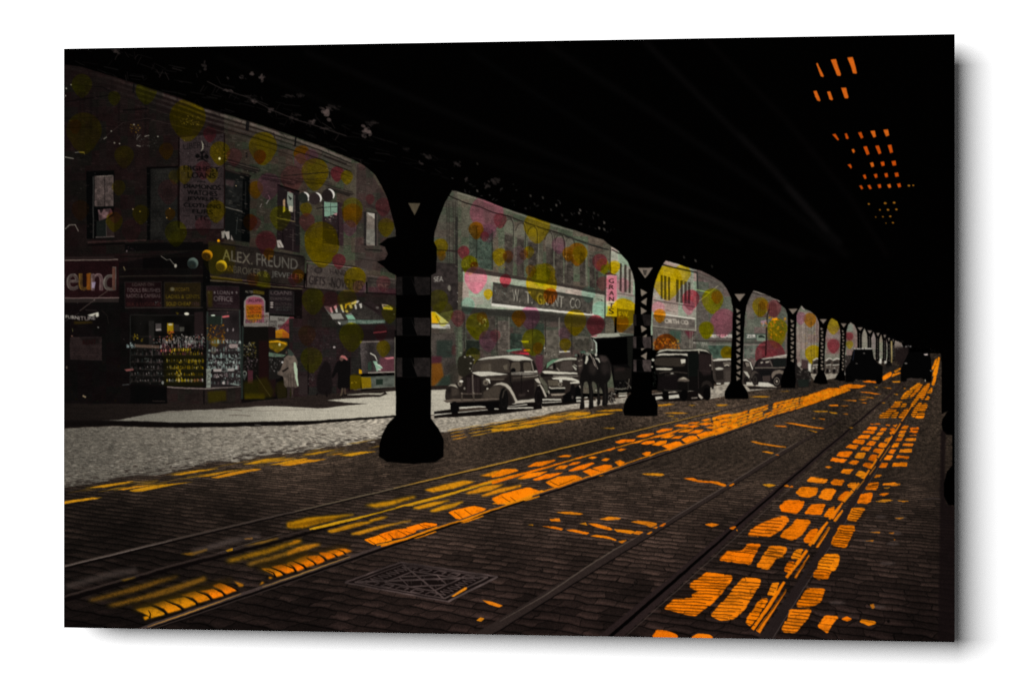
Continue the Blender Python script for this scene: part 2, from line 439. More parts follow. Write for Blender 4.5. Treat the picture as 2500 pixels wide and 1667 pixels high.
def lights():
    # --- near left row: bright setts along the inner rail
    Y = (112, 84, 22)
    for z, s, c, a, b in [
      ('C2', '240,880 450,820 900,690 1130,640 1110,665 700,800 300,895', (108, 80, 20), .8, 4),
      ('C2', '420,930 800,830 1380,650 1390,690 1000,830 500,945', (124, 90, 22), .85, 5),
      ('C2', '1560,500 2000,380 2290,295 2310,320 1950,440 1620,520', (140, 104, 14), .9, 4),
      ('C2', '1760,530 2100,430 2352,345 2352,385 2100,480 1800,555', (128, 96, 26), .85, 5),
      ('C2', '2150,175 2352,110 2352,160 2230,190', (150, 110, 10), .9, 4),
      ('C2', '1130,440 1260,420 1400,385 1400,405 1250,455', (130, 96, 20), .7, 2),
      ('C2', '1570,405 1640,380 1640,405 1590,418', (170, 125, 20), .9, 1),
      ('C2', '1730,365 1900,320 2080,280 2080,295 1900,345', (130, 100, 30), .7, 2),
      ('C2', '1740,290 1830,280 1830,300 1760,300', (160, 110, 30), .8, 1),
      ('C2', '560,690 700,655 710,665 600,700', (110, 80, 22), .7, 2),
      ('C3', '0,690 200,640 640,610 450,660 150,740 0,735', (170, 122, 8), .9, 3),
      ('C3', '740,520 1000,480 1220,430 1240,445 1000,520 850,545', (190, 130, 14), .95, 2.5),
      ('C3', '1310,375 1500,325 1700,285 1810,295 1600,360 1400,395', (205, 140, 16), .95, 2),
      ('C3', '1840,240 2000,190 2180,172 2210,185 2000,250', (220, 136, 14), .95, 1.6),
      ('C3', '2300,150 2352,130 2352,155', OR, 1, 1),
      ('C3', '210,745 420,690 640,645 850,597 855,605 640,665 260,755', (196, 148, 24), .95, 1),
      ('C3', '1040,540 1300,475 1600,390 1950,300 1900,320 1550,430 1200,525', (200, 145, 24), .95, 1),
      ('C3', '1700,355 2000,270 2352,185 2352,205 2000,300', (220, 140, 16), .95, 1),
      ('C3', '380,765 700,680 840,680 600,745 430,785', (184, 128, 16), .95, 2),
      ('C3', '780,665 900,630 980,625 900,660 800,680', (190, 130, 16), .95, 1.6),
      ('C3', '600,795 900,715 1190,665 1000,710 700,805', (190, 128, 24), .95, 2),
      ('C3', '0,900 80,855 150,855 60,895', (190, 128, 16), .9, 2),
      ('C3', '0,965 150,905 310,885 330,900 150,960 0,1005', (180, 118, 20), .9, 3),
      ('C3', '1200,545 1400,490 1560,470 1400,530 1260,560', (196, 136, 18), .95, 1.6),
      ('C3', '1360,575 1500,520 1690,485 1600,540 1420,585', (196, 136, 18), .95, 1.6),
      ('C3', '1700,405 1900,335 2090,315 1950,380 1760,412', (204, 138, 18), .95, 1.6),
      ('C3', '1850,430 2050,355 2150,345 2250,320 2240,345 2080,390 1890,440', (210, 140, 18), .95, 1.4),
      ('C3', '2200,265 2352,215 2352,250 2240,275', (214, 140, 16), .95, 1.2)]:
        if b >= 2: c = tuple(v*.97 for v in c); b *= 1.5
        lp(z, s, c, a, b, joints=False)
    for z, s, c in [
      ('C2', '780,1040 835,1030 835,1055 800,1075', (205, 135, 10)),
      ('C2', '700,965 860,940 990,1000 985,1020 850,1055 830,1030', (190, 128, 14)),
      ('C2', '870,920 990,885 1110,935 1155,970 1020,1005 980,960', (206, 130, 12)),
      ('C2', '1000,880 1180,850 1285,910 1290,920 1180,960 1120,920', (212, 132, 12)),
      ('C2', '1130,830 1280,795 1390,835 1430,870 1310,910 1260,860', (216, 132, 12)),
      ('C2', '1300,795 1460,770 1540,820 1555,840 1450,865 1400,815', (226, 126, 10)),
      ('C2', '1440,740 1510,715 1640,755 1685,785 1575,825 1530,785', (232, 124, 10)),
      ('C2', '1640,690 1750,730 1740,745 1700,755 1690,735', (150, 96, 20)),
      ('C2', '1890,740 1920,705 1950,715', (190, 126, 20)),
      ('C2', '1900,575 2000,575 2120,620 2120,640 2060,660 2030,635', (214, 130, 12)),
      ('C2', '1985,655 2030,660 1990,678', (214, 130, 12)),
      ('C2', '2000,560 2130,535 2220,575 2230,605 2150,625 2090,595', (228, 122, 10)),
      ('C2', '2150,530 2250,515 2320,560 2320,580 2260,600 2230,570', (232, 122, 10)),
      ('C2', '2220,500 2340,450 2352,450 2352,540 2330,545', (232, 126, 10)),
      ('C3', '0,1080 30,1090 80,1140 75,1150 0,1172', (235, 122, 6)),
      ('C3', '0,1070 70,1060 165,1105 165,1120 95,1150 60,1110', (236, 124, 8)),
      ('C3', '60,1045 200,1030 265,1075 265,1090 190,1115 160,1085', (236, 122, 8)),
      ('C3', '170,1010 320,1000 365,1050 360,1060 290,1085 250,1050', (238, 122, 8)),
      ('C3', '300,975 440,965 470,1015 385,1045 370,1020 330,1000', (238, 122, 8)),
      ('C3', '370,960 500,940 555,985 490,1010 460,985', (236, 126, 10)),
      ('C3', '470,930 560,935 630,960 570,980 530,960', (230, 128, 10))]:
        lp(z, s, c, 1, 1.2, joints=False)
    for s, w in (('680,960 1000,868 1300,775 1520,705 1640,685', 13), ('1860,560 2100,500 2352,425', 12)): Ln('C2', s, w, (34, 24, 8), alpha=.75, blur=6, tag=False)
    Ln('C3', '0,1040 200,985 420,930 600,905', 9, (40, 26, 8), alpha=.6, blur=5, tag=False)
    for z, s in (('C2', '690,965 860,915 1000,868 1150,828 1300,780 1460,750 1520,715 1650,745 1500,790 1420,800 1320,840 1180,880 1040,920 900,965 760,1000'), ('C2', '1880,575 2000,545 2150,515 2352,440 2352,485 2200,555 2080,585 1960,620'), ('C3', '0,1050 70,1040 200,1005 320,985 440,945 500,930 630,945 480,965 330,1015 200,1055 60,1100 0,1120'), ('C3', '740,850 900,800 1040,750 1240,700 1320,685 1440,700 1240,730 1060,790 900,835 760,870')):
        P(z, s, (70, 52, 10), alpha=.55, blur=9, tag=False)
    for s in ('40,715 300,662 600,628', '60,725 330,672 560,640'): Ln('C3', s, 1.6, (40, 30, 8), alpha=.7, blur=1.2, tag=False)
    for s in ('830,975 850,1010 845,1050', '865,935 960,965 1008,1022', '985,885 1100,930 1165,972', '1190,850 1280,890 1302,932', '1285,795 1390,835 1442,880', '1460,770 1540,810 1567,842', '1500,700 1620,745 1692,790', '1960,590 2030,620 2050,660', '2000,565 2090,605 2135,640', '2110,540 2220,575 2246,612', '2230,515 2320,550 2345,592'): Ln('C2', s, '1,3,4.4', (12, 7, 4), alpha=.95, blur=.6, tag=False)
    for s in ('30,1090 70,1115 90,1150', '60,1055 130,1088 185,1122', '185,1028 255,1068 278,1092', '300,995 350,1025 378,1052', '430,980 475,1005 488,1020', '490,945 540,965 566,992'): Ln('C3', s, '.8,2.4,3.6', (12, 7, 4), alpha=.95, blur=.5, tag=False)
    for z, s, w, a in (('C1', '230,752 600,702 930,680', 2.6, .6), ('C1', '500,768 760,730 1010,700', 2.4, .7), ('C1', '1050,625 1300,590 1500,560', 2.4, .8), ('C1', '1200,648 1500,605 1760,572', 2.2, .8), ('C1', '1740,522 1950,482 2150,456', 2.4, .8), ('C1', '1850,522 2050,488 2240,463', 2.2, .8), ('C3', '150,40 300,14 460,0', 2, .8), ('C3', '380,44 520,26 640,14', 2, .8), ('C2', '20,760 300,680 700,600', 9, .0)):
        Ln(z, s, w, (150, 112, 26), alpha=a, blur=1.2, tag=False)
    for s, w, a in (('40,755 300,680 500,630 720,595', 14, .5), ('1250,420 1600,320 1900,265', 12, .5), ('1400,385 1700,300', 6, .5)): Ln('C2', s, w, (84, 72, 66), alpha=a, blur=6, tag=False)
    # quads further along the far track: rows then columns
    for s in ['740,850 900,800 1000,840 1010,855 880,885 830,900', '880,800 1040,750 1240,740 1235,780 1100,830 1000,840 920,850', '1140,735 1320,685 1440,700 1430,720 1320,745 1200,770',
              '1545,590 1600,565 1800,525 1910,555 1880,575 1660,655 1620,650', '1965,450 2100,405 2300,375 2352,395 2352,420 2070,510']:
        lp('C3', s, (240, 128, 8), 1, 1.0, joints=False)
    for s in ['900,905 1150,830 1440,725 1450,735 1150,850 900,920', '1640,675 1940,565 1960,570 1700,680', '2090,510 2352,430 2352,445 2110,520', '1210,840 1420,770 1440,775 1240,840', '1660,690 1880,620 1885,628 1700,692']:
        lp('C3', s, (226, 132, 14), 1, .8, joints=False)
    for s in ['780,850 850,895', '880,805 960,850 940,865', '970,790 1030,845', '1060,760 1140,800 1150,820', '1140,770 1230,800', '1240,690 1340,745', '1300,705 1380,725', '1600,580 1690,650', '1700,560 1770,610', '2050,440 2120,500', '2150,420 2200,460']:
        joint('C3', s, 1.2)
    for z, s, w, c, a, b in (('C3', '40,700 300,640 640,610', 3, (180, 130, 14), .8, 1.6), ('C3', '220,752 520,675 850,600 1040,548', 3.4, (200, 148, 22), .85, .8), ('C3', '1040,545 1300,478 1700,372 2352,196', 4, (206, 146, 22), .9, .8), ('C3', '860,905 1150,838 1440,738 1650,672', 3.4, (226, 132, 12), .9, .8), ('C3', '1650,676 1950,572 2352,436', 3, (226, 134, 16), .9, .7), ('C3', '400,775 620,710 800,680', 3, (186, 130, 18), .8, 1.4), ('C3', '620,800 860,735 1190,668', 3, (190, 130, 22), .8, 1.4), ('C3', '1210,552 1560,474', 3, (200, 138, 18), .8, 1.2), ('C3', '1380,580 1690,488', 3, (200, 138, 18), .8, 1.2), ('C5', '0,860 420,740 760,640 900,600 1180,520', 3, (228, 138, 18), .9, .7), ('C5', '1190,520 1470,440 1650,390 1840,336 2100,262', 2.4, (228, 138, 18), .85, .6), ('C5', '60,1056 520,930 880,812 1180,712', 3, (230, 130, 12), .9, .6), ('C5', '1180,712 1310,664 1570,574 1850,486 2150,384 2352,318', 2.4, (226, 134, 16), .85, .6)):
        Ln(z, s, w, c, alpha=a, blur=b, tag=False)
    # further along, zone C5
    for s in ['0,790 100,725 230,722 260,738 100,790 0,805', '345,700 420,660 600,632 620,640 480,695', '620,605 700,590 770,592 740,612', '0,845 400,730 700,650 760,640 500,720 100,840 0,870', '790,620 880,597 850,620', '920,620 960,605 1020,608 960,630', '1045,640 1090,618 1140,625 1100,648', '1090,540 1180,515 1190,525 1120,548', '1200,545 1240,525 1295,530 1230,553',
              '250,815 350,765 540,740 450,790 300,820', '390,825 520,770 690,755 560,810 420,835', '600,725 650,690 740,688 700,722', '725,690 780,660 860,652 820,680', '730,740 820,700 960,660 990,668 880,725 760,745',
              '515,850 640,795 800,780 860,800 870,815 620,900 580,890', '865,745 940,720 1050,750 960,790', '960,715 1080,680 1150,685 1160,705 1080,740 1040,745', '1175,655 1230,635 1280,660 1240,690 1220,690', '1435,575 1490,556 1530,562 1510,590 1480,600',
              '1180,465 1250,440 1380,437 1360,460 1220,478', '1320,480 1400,455 1480,440 1400,475', '1375,415 1440,390 1550,378 1560,388 1460,420', '1500,430 1650,390 1840,335 1700,400 1530,432', '1570,370 1630,340 1740,333 1720,352 1600,378', '1740,315 1790,295 1900,300 1860,322', '1870,290 1920,275 2000,270 1960,295',
              '1425,480 1480,455 1560,450 1570,470 1480,490', '1530,490 1600,455 1680,448 1670,480 1600,500', '1610,425 1680,400 1760,392 1700,428', '1710,430 1760,408 1840,402 1800,430', '1625,500 1760,460 1800,460 1830,485 1700,535', '1780,370 1850,345 1940,340 1880,370', '1870,385 1950,350 2040,345 1990,380', '1815,440 1890,408 1960,405 1975,430 1860,475', '1960,395 2050,365 2130,358 2150,375 2000,425', '1860,320 1930,305 2000,310 1930,332', '1980,300 2050,280 2120,280 2060,305', '2080,300 2150,275 2220,270 2170,300', '2040,325 2120,312 2160,325 2100,338', '2140,350 2200,330 2260,330 2270,350 2190,375', '2000,260 2060,240 2110,240 2050,265', '2110,235 2180,210 2280,195 2310,205 2200,238', '2170,260 2250,240 2330,240 2260,270', '2280,245 2352,220 2352,270 2310,275', '2240,310 2300,290 2352,285 2352,318 2290,325', '2170,300 2240,285 2290,280 2250,305', '2310,210 2352,200 2352,220']:
        lp('C5', s, (238, 128, 10), 1, .8, joints=False)
    for s in ['1640,545 1830,480 1850,485 1700,545', '1830,490 1980,430 1990,440 1860,490', '1990,425 2140,380 2150,390 2010,430', '2160,380 2270,345 2275,355 2170,392', '2270,345 2352,315 2352,325 2280,355', '620,905 880,810 880,820 640,905', '940,790 1170,710 1175,715 1090,750 960,795', '1230,690 1305,660 1310,668 1260,692', '1500,600 1565,572 1570,580 1520,602', '0,1055 200,1000 480,925 525,935 150,1060', '300,1022 460,978 460,990 330,1028', '1400,628 1440,612 1440,625', '1010,790 1090,775 1050,790']:
        lp('C5', s, (220, 134, 18), 1, .6, joints=False)
    for s in ['0,1010 100,960 330,900 370,900 465,935 300,1000 60,1060']:
        lp('C5', s, (240, 128, 8), 1, .8, joints=False)
    for s in ['560,840 640,880', '100,985 180,1040', '180,990 230,1030', '640,880 800,820']: joint('C5', s, 1.2)
    # yellow bars by the posts
    for z, s in [('C1', '25,880 100,865 250,845 390,838 330,855 150,880 25,905'), ('C1', '260,748 420,715 700,680 640,700 400,745'), ('C1', '640,775 860,725 1270,690 1100,715 780,780 700,788'), ('C1', '530,765 700,735 900,710 760,740 600,768'),
              ('C1', '1060,625 1250,585 1500,560 1400,580 1150,625'), ('C1', '1290,645 1500,600 1720,570 1600,595 1400,640'), ('C1', '1420,650 1650,595 1870,562 1920,570 1750,605 1500,655'), ('C1', '1740,520 1950,470 2150,455 2080,475 1850,520'), ('C1', '1900,515 2100,475 2230,462 2150,485'), ('C1', '1980,530 2200,480 2352,462 2352,475 2150,520'), ('C1', '2080,535 2250,495 2352,485 2352,508 2200,535'),
              ('C3', '0,110 150,80 210,75 100,105 0,120'), ('C3', '0,125 200,85 390,80 260,105 0,142'), ('C3', '160,40 300,10 460,0 400,8 250,38'), ('C3', '500,45 700,10 870,5 780,20 620,52'), ('C3', '420,40 520,22 560,25 460,42'),
              ('C5', '0,330 60,305 150,295 260,290 200,310 60,325'), ('C5', '0,345 200,325 330,300 480,300 400,320 200,350 0,365'), ('C5', '100,350 270,330 250,345 120,362'), ('C5', '250,290 400,258 530,240 640,240 500,270 350,295'), ('C5', '380,300 500,280 650,262 700,268 560,290'), ('C5', '470,235 600,210 760,215 600,240'), ('C5', '680,245 800,225 880,235 780,252'), ('C5', '750,190 830,178 960,185 900,205 700,215'), ('C5', '840,230 1000,195 1190,185 1100,205 920,232'), ('C5', '980,175 1100,155 1250,150 1255,165 1100,175'), ('C5', '1590,110 1700,98 1760,105 1680,118 1600,125'), ('C5', '1640,188 1800,178 1890,190 1750,195'), ('C5', '1660,212 1750,212 1740,222'), ('C5', '1040,328 1180,326 1170,338'), ('C5', '1700,240 1780,238 1790,246'), ('C5', '1880,108 1960,108 1920,118'), ('C5', '2140,105 2280,105 2200,118'),
              ('C7', '340,268 460,258 560,265 480,275'), ('C7', '20,350 100,342 150,350 80,358'), ('C7', '640,215 720,208 740,215')]:
        lp(z, s, (186, 132, 22), .95, .8, joints=False)
    for k, (dy, w, a) in enumerate(((-9, 1.8, .7), (-2, 2.2, .85), (6, 2.4, .9), (13, 2.6, .9))):
        for j in range(9):
            t0 = (j + rnd.uniform(0, .3))/9; t1 = min(1, t0 + rnd.uniform(.07, .16))
            f = lambda t: (1092 + 345*t + 4*k, 1060 + dy*(1-.45*t) - 62*t + 8*t*t)
            Ln('S', [f(t0), f((t0+t1)/2), f(t1)], [.8, w, .8], rnd.choice([(196, 140, 24), (176, 124, 24), (206, 134, 20)]), alpha=a, blur=.6, tag=False)
    for k in range(26):
        t = k/26 + rnd.uniform(-.01, .02); x = 165 + 790*t; y = 1208 - 134*t + rnd.uniform(-9, 12); l = rnd.uniform(35, 80)
        Ln('S', [(x, y), (x+l*.5, y-l*.5*.20), (x+l, y-l*.17)], [.6, rnd.uniform(1.6, 2.8), .6], (148, 108, 24), alpha=rnd.uniform(.3, .75), blur=1, tag=False)
    # bars between the tracks
    for z, s in [('C5', '1430,770 1500,760 1640,765 1660,780 1620,790 1500,782'), ('C5', '1830,810 1930,805 1980,830 2160,840 2250,870 2240,890 2100,855 1980,850'), ('C5', '2270,880 2320,855 2320,868 2290,885'),
              ('C5', '610,1135 760,1130 880,1150 850,1160 700,1152'), ('C6', '555,105 650,98 660,130 570,125'), ('C6', '1030,105 1130,80 1240,95 1230,108 1100,115'), ('C6', '1330,130 1400,118 1500,125 1585,145 1580,165 1520,185 1470,160 1380,140'), ('C6', '1600,175 1650,142 1675,145 1640,175'), ('C6', '1540,190 1590,175 1580,195'),
              ('C6', '840,150 900,135 920,165'), ('C6', '920,145 1000,145 1130,180 1165,205 1130,212 1000,180'), ('C6', '1170,200 1330,210 1380,225 1330,245 1200,225'), ('C6', '1350,240 1390,215 1455,225 1410,255'), ('C6', '1480,245 1530,220 1545,225 1510,248'), ('C6', '340,158 400,155 400,168'), ('C6', '480,170 600,175 690,195 670,212 560,190'), ('C6', '710,205 800,205 940,235 910,252 750,222'), ('C6', '940,265 1000,255 1100,265 1200,300 1190,312 1080,285'), ('C6', '1210,315 1300,300 1250,335'), ('C6', '2040,155 2110,142 2180,155 2110,180'), ('C6', '2275,190 2310,170 2345,175 2310,205'), ('C6', '2340,205 2352,200 2352,220'),
              ('C4', '1870,800 1960,815 2070,850 2030,870 1930,840'), ('C4', '1815,995 1850,965 1895,975 1860,1005'),
              ('C7', '355,695 410,692 540,720 700,745 705,755 580,740 430,715'), ('C7', '465,790 520,788 590,800 570,812'), ('C7', '590,820 630,818 640,828'), ('C7', '680,515 780,518 900,540 1080,570 1040,572 850,545'), ('C7', '575,540 700,545 720,555 620,552'), ('C7', '895,575 1010,600 990,608'), ('C7', '950,400 1100,402 1110,410 1000,412'), ('C7', '1110,410 1190,418 1195,430 1140,428'), ('C7', '1240,430 1300,430 1290,440'), ('C7', '945,470 980,465 975,478'), ('C7', '1000,470 1080,478 1070,488'), ('C7', '1100,345 1200,340 1200,355 1130,356'), ('C7', '1215,350 1310,350 1260,358'), ('C7', '1220,295 1380,298 1370,308'), ('C7', '1380,262 1550,275 1540,282'), ('C7', '1395,218 1500,222 1620,240 1560,242'), ('C7', '1400,318 1480,322 1470,330'), ('C7', '1390,290 1500,290 1440,298'), ('C7', '1730,240 1780,238 1770,250'), ('C7', '1430,120 1560,118 1560,132 1460,130'), ('C7', '1615,172 1720,185 1700,190'), ('C7', '1545,172 1590,170 1570,180'), ('C7', '1710,118 1800,115 1790,130 1730,130'), ('C7', '1820,185 1850,182 1840,192'), ('C7', '1300,560 1350,560 1330,570'), ('C7', '1615,322 1660,318 1640,330'), ('C7', '470,1108 540,1098 610,1112 540,1132'), ('C7', '680,1120 710,1108 735,1120 720,1132'), ('C7', '725,1135 760,1115 775,1130'), ('C7', '0,1075 70,1085 130,1105 110,1125 0,1090'), ('C7', '155,1110 200,1092 210,1098 180,1115'), ('C7', '1070,938 1110,925 1150,938 1110,950')]:
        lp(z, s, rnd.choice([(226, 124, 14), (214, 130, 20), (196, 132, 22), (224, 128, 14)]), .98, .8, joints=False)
    # right track band, far end
    for s in ['1100,1560 1180,1490 1330,1460 1270,1560', '1210,1480 1270,1430 1400,1440 1340,1490', '1290,1420 1340,1360 1450,1345 1430,1400', '1340,1350 1370,1320 1480,1310 1460,1340', '1430,1290 1530,1170 1640,1150 1540,1270', '1560,1150 1700,1050 1750,1050 1650,1150',
              '1290,1560 1330,1500 1420,1460 1380,1560', '1430,1430 1480,1350 1540,1340 1510,1400', '1560,1270 1700,1110 1770,1050 1790,1055 1690,1180 1590,1280', '1400,1560 1500,1440 1560,1420 1540,1500 1470,1568', '1570,1400 1700,1220 1820,1060 1840,1060 1750,1220 1630,1400',
              '1590,1530 1650,1420 1720,1340 1760,1340 1700,1450 1640,1560', '1720,1270 1780,1150 1840,1060 1880,1050 1860,1110 1770,1300', '1690,1470 1760,1360 1830,1350 1830,1400 1800,1470', '1650,1568 1690,1490 1800,1480 1780,1568', '1820,1210 1860,1160 1910,1100 1905,1180 1880,1210', '1800,1300 1840,1240 1870,1260 1850,1310', '1895,1090 1930,960 1975,940 1935,1090',
              '1905,950 1960,780 2000,660 2020,670 1990,850 1970,950', '1895,850 1960,690 1985,670 1950,790 1915,860', '1170,960 1300,880 1310,900 1300,950 1180,1020', '1340,870 1440,820 1440,850 1360,900', '1320,920 1440,890 1440,910 1310,960']:
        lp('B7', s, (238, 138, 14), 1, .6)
    for k in range(16):                                     # ties' shadows across the band
        t = k/15.
        Ln('B7', [(1120+560*t, 1545-470*t), (1800+110*t, 1520-470*t)], 2.6 - 1.6*t, (30, 20, 10), alpha=.85, blur=.3, tag=False)
    for s in ['530,1110 640,1075 700,1070 940,1090 830,1130 560,1125', '0,1300 100,1220 400,1130 560,1130 740,1150 500,1220 250,1310 100,1370 0,1400', '870,1032 960,1018 1080,1030 1080,1050']:
        lp('B7', s, (232, 126, 12), 1, .6)
    # sett by sett along the far inner rail
    U = np.array([(0, 462), (200, 428), (420, 373), (560, 328), (760, 284), (880, 258), (1000, 230), (1200, 188), (1290, 166)], float)
    D = np.array([(0, 645), (140, 600), (265, 556), (470, 488), (570, 450), (800, 388), (1000, 320), (1130, 276), (1345, 198)], float)
    def along(P_, t):
        s_ = np.linspace(0, 1, len(P_)); return np.array([np.interp(t, s_, P_[:, 0]), np.interp(t, s_, P_[:, 1])])
    bi = part('light_patch', label='long row of small sunlit setts along the far tram rail'); LP.append(bi)
    n = 34
    for c_ in range(5):
        for k_ in range(n):
            f0 = lambda kk: 1-(1-kk/n)**1.35 if kk < n else 1.
            off = (.5*(c_ % 2) + .35*rnd.random())
            ta, tb = f0(max(0, k_-.5+off)), f0(min(n, k_+.34+off))
            if .36 < ta < .42 and rnd.random() < .6: continue
            v0, v1 = (c_+.10)/5, (c_+.86)/5
            q = [along(U, t)*(1-v) + along(D, t-.012)*v for t, v in ((ta, v0), (tb, v0+.02), (tb, v1), (ta, v1))]
            q = np.array(q) + np.array([[rnd.gauss(0, 2.4), rnd.gauss(0, 1.0)] for _ in q])
            cc = rnd.choice([(236, 130, 12), (228, 120, 8), (240, 142, 20), (220, 132, 16)])
            P('C7', smooth(q, 3), cc, blur=.5, tex=(.8+.3*LN1), alpha=.96)
    # right track, middle block: columns of setts
    rows = [
      ('1500,525 1600,520 1610,530 1520,532', '1640,535 1700,530 1690,545', '1720,540 1770,530 1750,560', '', ''),
      ('1470,580 1500,550 1580,555 1560,585', '1595,590 1620,562 1670,565 1650,595', '1690,580 1730,560 1750,580 1720,600', '1800,570 1830,545 1880,545 1860,575', '1890,565 1970,555 1975,575 1890,580'),
      ('1430,612 1450,592 1555,595 1540,618', '1560,630 1590,605 1640,600 1620,630', '1690,610 1740,590 1740,610 1710,630', '1780,610 1800,588 1860,588 1840,615', '1880,605 1900,585 1970,590 1960,610'),
      ('1380,660 1420,630 1510,632 1490,668', '1520,670 1545,645 1610,645 1580,680', '1640,690 1660,660 1720,655 1690,695', '1770,645 1790,622 1840,625 1820,655', '1860,635 1950,630 1950,640'),
      ('1335,705 1360,672 1465,680 1440,720', '1470,725 1500,690 1570,692 1540,735', '1580,740 1610,705 1665,710 1640,755', '1745,690 1770,660 1825,660 1800,690', '1835,685 1860,660 1950,665 1940,690'),
      ('1270,750 1310,722 1400,730 1370,768', '1415,775 1440,742 1520,745 1490,785', '1530,790 1560,758 1625,765 1600,810', '1710,750 1735,708 1790,708 1770,745', '1815,735 1830,710 1925,715 1910,740'),
      ('1180,830 1220,790 1345,790 1300,845', '1350,850 1390,800 1470,800 1440,858', '1480,870 1520,820 1580,825 1550,885', '1680,800 1710,768 1760,768 1730,812', '1785,795 1800,768 1910,762 1905,795'),
      ('1125,880 1150,848 1290,862 1255,895', '1295,900 1340,870 1405,880 1370,915', '1430,925 1460,895 1510,900 1540,915 1510,960 1480,940', '1635,870 1670,825 1730,825 1700,870', '1755,850 1770,825 1885,835 1870,858'),
      ('', '1220,990 1250,960 1350,955 1310,1005', '1365,1015 1400,975 1470,990 1480,1010 1440,1050', '1590,940 1620,895 1680,900 1660,940', '1715,930 1730,900 1865,892 1860,930'),
      ('895,1080 940,1035 1110,1052 1070,1095', '1125,1100 1160,1050 1265,1065 1230,1115', '1285,1120 1310,1085 1385,1085 1350,1150', '1540,1040 1570,1010 1620,1010 1600,1030', ''),
      ('790,1180 850,1130 1015,1135 990,1200 920,1230 840,1215', '1010,1230 1060,1150 1190,1150 1150,1210 1130,1255', '1190,1250 1260,1180 1310,1170 1250,1270', '1460,1155 1500,1090 1595,1080 1570,1155', '1625,1110 1640,1090 1740,1085 1790,1105 1770,1120'),
      ('640,1320 690,1260 885,1260 850,1333 640,1333', '925,1333 970,1290 1080,1300 1050,1333', '', '1380,1285 1420,1200 1530,1185 1520,1250 1480,1290', '1590,1200 1640,1185 1695,1190 1640,1215')]
    for r in rows:
        for s in r:
            if s: lp('C7', s, rnd.choice([(236, 130, 14), (230, 124, 10), (238, 140, 20), (226, 116, 8)]), 1, .9)
    for s in ['1700,1110 1800,1095 1790,1115', '1620,1140 1700,1130 1680,1145', '1555,1270 1640,1245 1730,1255 1650,1275', '1760,1258 1890,1262 1830,1270', '1545,1035 1600,1012 1625,1015']:
        lp('C7', s, (196, 128, 28), .9, .9)
    for s in ['1290,1560 1400,1480', '1520,1110 1590,1095', '1480,1125 1580,1110', '1470,1140 1570,1128']: joint('C7', s, 1.6)
    # right track, nearest block
    blk = ['1040,50 1080,10 1215,5 1200,60 1160,100 1050,85', '1215,100 1270,30 1375,30 1340,105', '1360,120 1400,60 1445,40 1420,120', '1530,150 1570,55 1670,55 1640,100 1600,158',
           '795,260 860,190 980,145 1000,128 1080,122 1105,140 1060,210 960,275', '1035,270 1060,230 1130,180 1160,140 1260,145 1270,158 1200,250 1130,298', '1210,300 1260,225 1320,205 1290,290 1250,315', '1405,325 1440,260 1480,185 1595,185 1570,260 1520,350',
           '580,445 650,370 760,370 800,325 900,325 850,400 820,475', '860,490 920,405 960,340 1090,350 1060,420 1010,430 960,505', '1120,430 1150,370 1210,360 1180,430', '1065,520 1090,455 1150,455 1110,540', '1310,520 1330,440 1370,395 1475,395 1470,480 1440,515', '1275,560 1300,515 1420,520 1390,580 1320,585',
           '450,570 500,530 690,555 690,580 600,700 500,790 420,855 360,850 175,800 260,730 400,725 380,690 440,670 360,640 400,600', '525,850 640,720 700,650 760,570 900,580 860,680 790,780 700,880 600,885', '940,700 980,610 1035,605 1000,700', '780,900 840,800 890,730 950,725 900,820 820,930', '1155,780 1200,700 1230,655 1370,655 1340,750 1290,780', '1050,940 1090,880 1110,810 1270,805 1240,880 1150,975 1060,968',
           '90,1005 130,955 220,965 290,1000 280,1012', '380,1012 430,985 520,990 550,1015', '1310,930 1370,850 1470,860 1420,920 1390,985 1360,960', '1490,880 1530,855 1570,880 1530,890', '1625,895 1640,875 1740,890 1750,905 1690,920']
    for s in blk: lp('C8', s, rnd.choice([(234, 124, 8), (230, 120, 6), (236, 132, 14)]), 1, 1.4)
    for s in ['830,950 1060,600 1075,600 880,900 845,950', '1105,540 1230,370 1240,375 1120,545', '1265,325 1380,165 1390,170 1290,325', '1400,130 1480,40 1490,45 1430,140', '860,960 1090,650 1080,680 890,980', '1140,570 1250,400 1255,410 1160,575', '1300,350 1400,195 1410,205 1320,350', '1430,155 1500,70 1505,80 1450,160']:
        lp('C8', s, (226, 130, 18), 1, .7, joints=False)
    for s, w in (('838,945 950,785 1068,605', '7,8,6'), ('1112,538 1170,460 1236,372', '6,7,5'), ('1272,320 1330,235 1385,168', '6,6.5,4.5'), ('1405,132 1440,85 1485,42', '5,5,4'), ('880,965 985,805 1085,655', '2.6,4,2'), ('1145,568 1200,490 1252,405', '3,4,2'), ('1305,345 1350,275 1400,200', '3,4,2'), ('1435,152 1465,112 1500,72', '3,3,2')):
        Ln('C8', s, w, (232, 122, 10), blur=.5, tag=False)
    for s, w in (('905,955 1000,810 1095,655', 1.4), ('1165,572 1250,430', 1.2), ('860,950 960,800 1072,625', 1.2)): Ln('C8', s, w, (20, 14, 10), alpha=.8, blur=.4, tag=False)
    for s, w in (('835,952 960,775 1072,600', '8,8,6'), ('1085,570 1160,465 1238,366', '7,7,5.5'), ('1255,335 1330,232 1390,160', '6.5,6,5'), ('1400,140 1445,82 1500,20', '5.5,5,4')): Ln('C8', s, w, (234, 122, 8), alpha=.95, blur=.6, tag=False)
    for s in ('870,958 1000,780 1090,650', '1130,585 1250,420', '1290,360 1400,205'): Ln('C8', s, 1.8, (24, 15, 10), alpha=.8, blur=.4, tag=False)
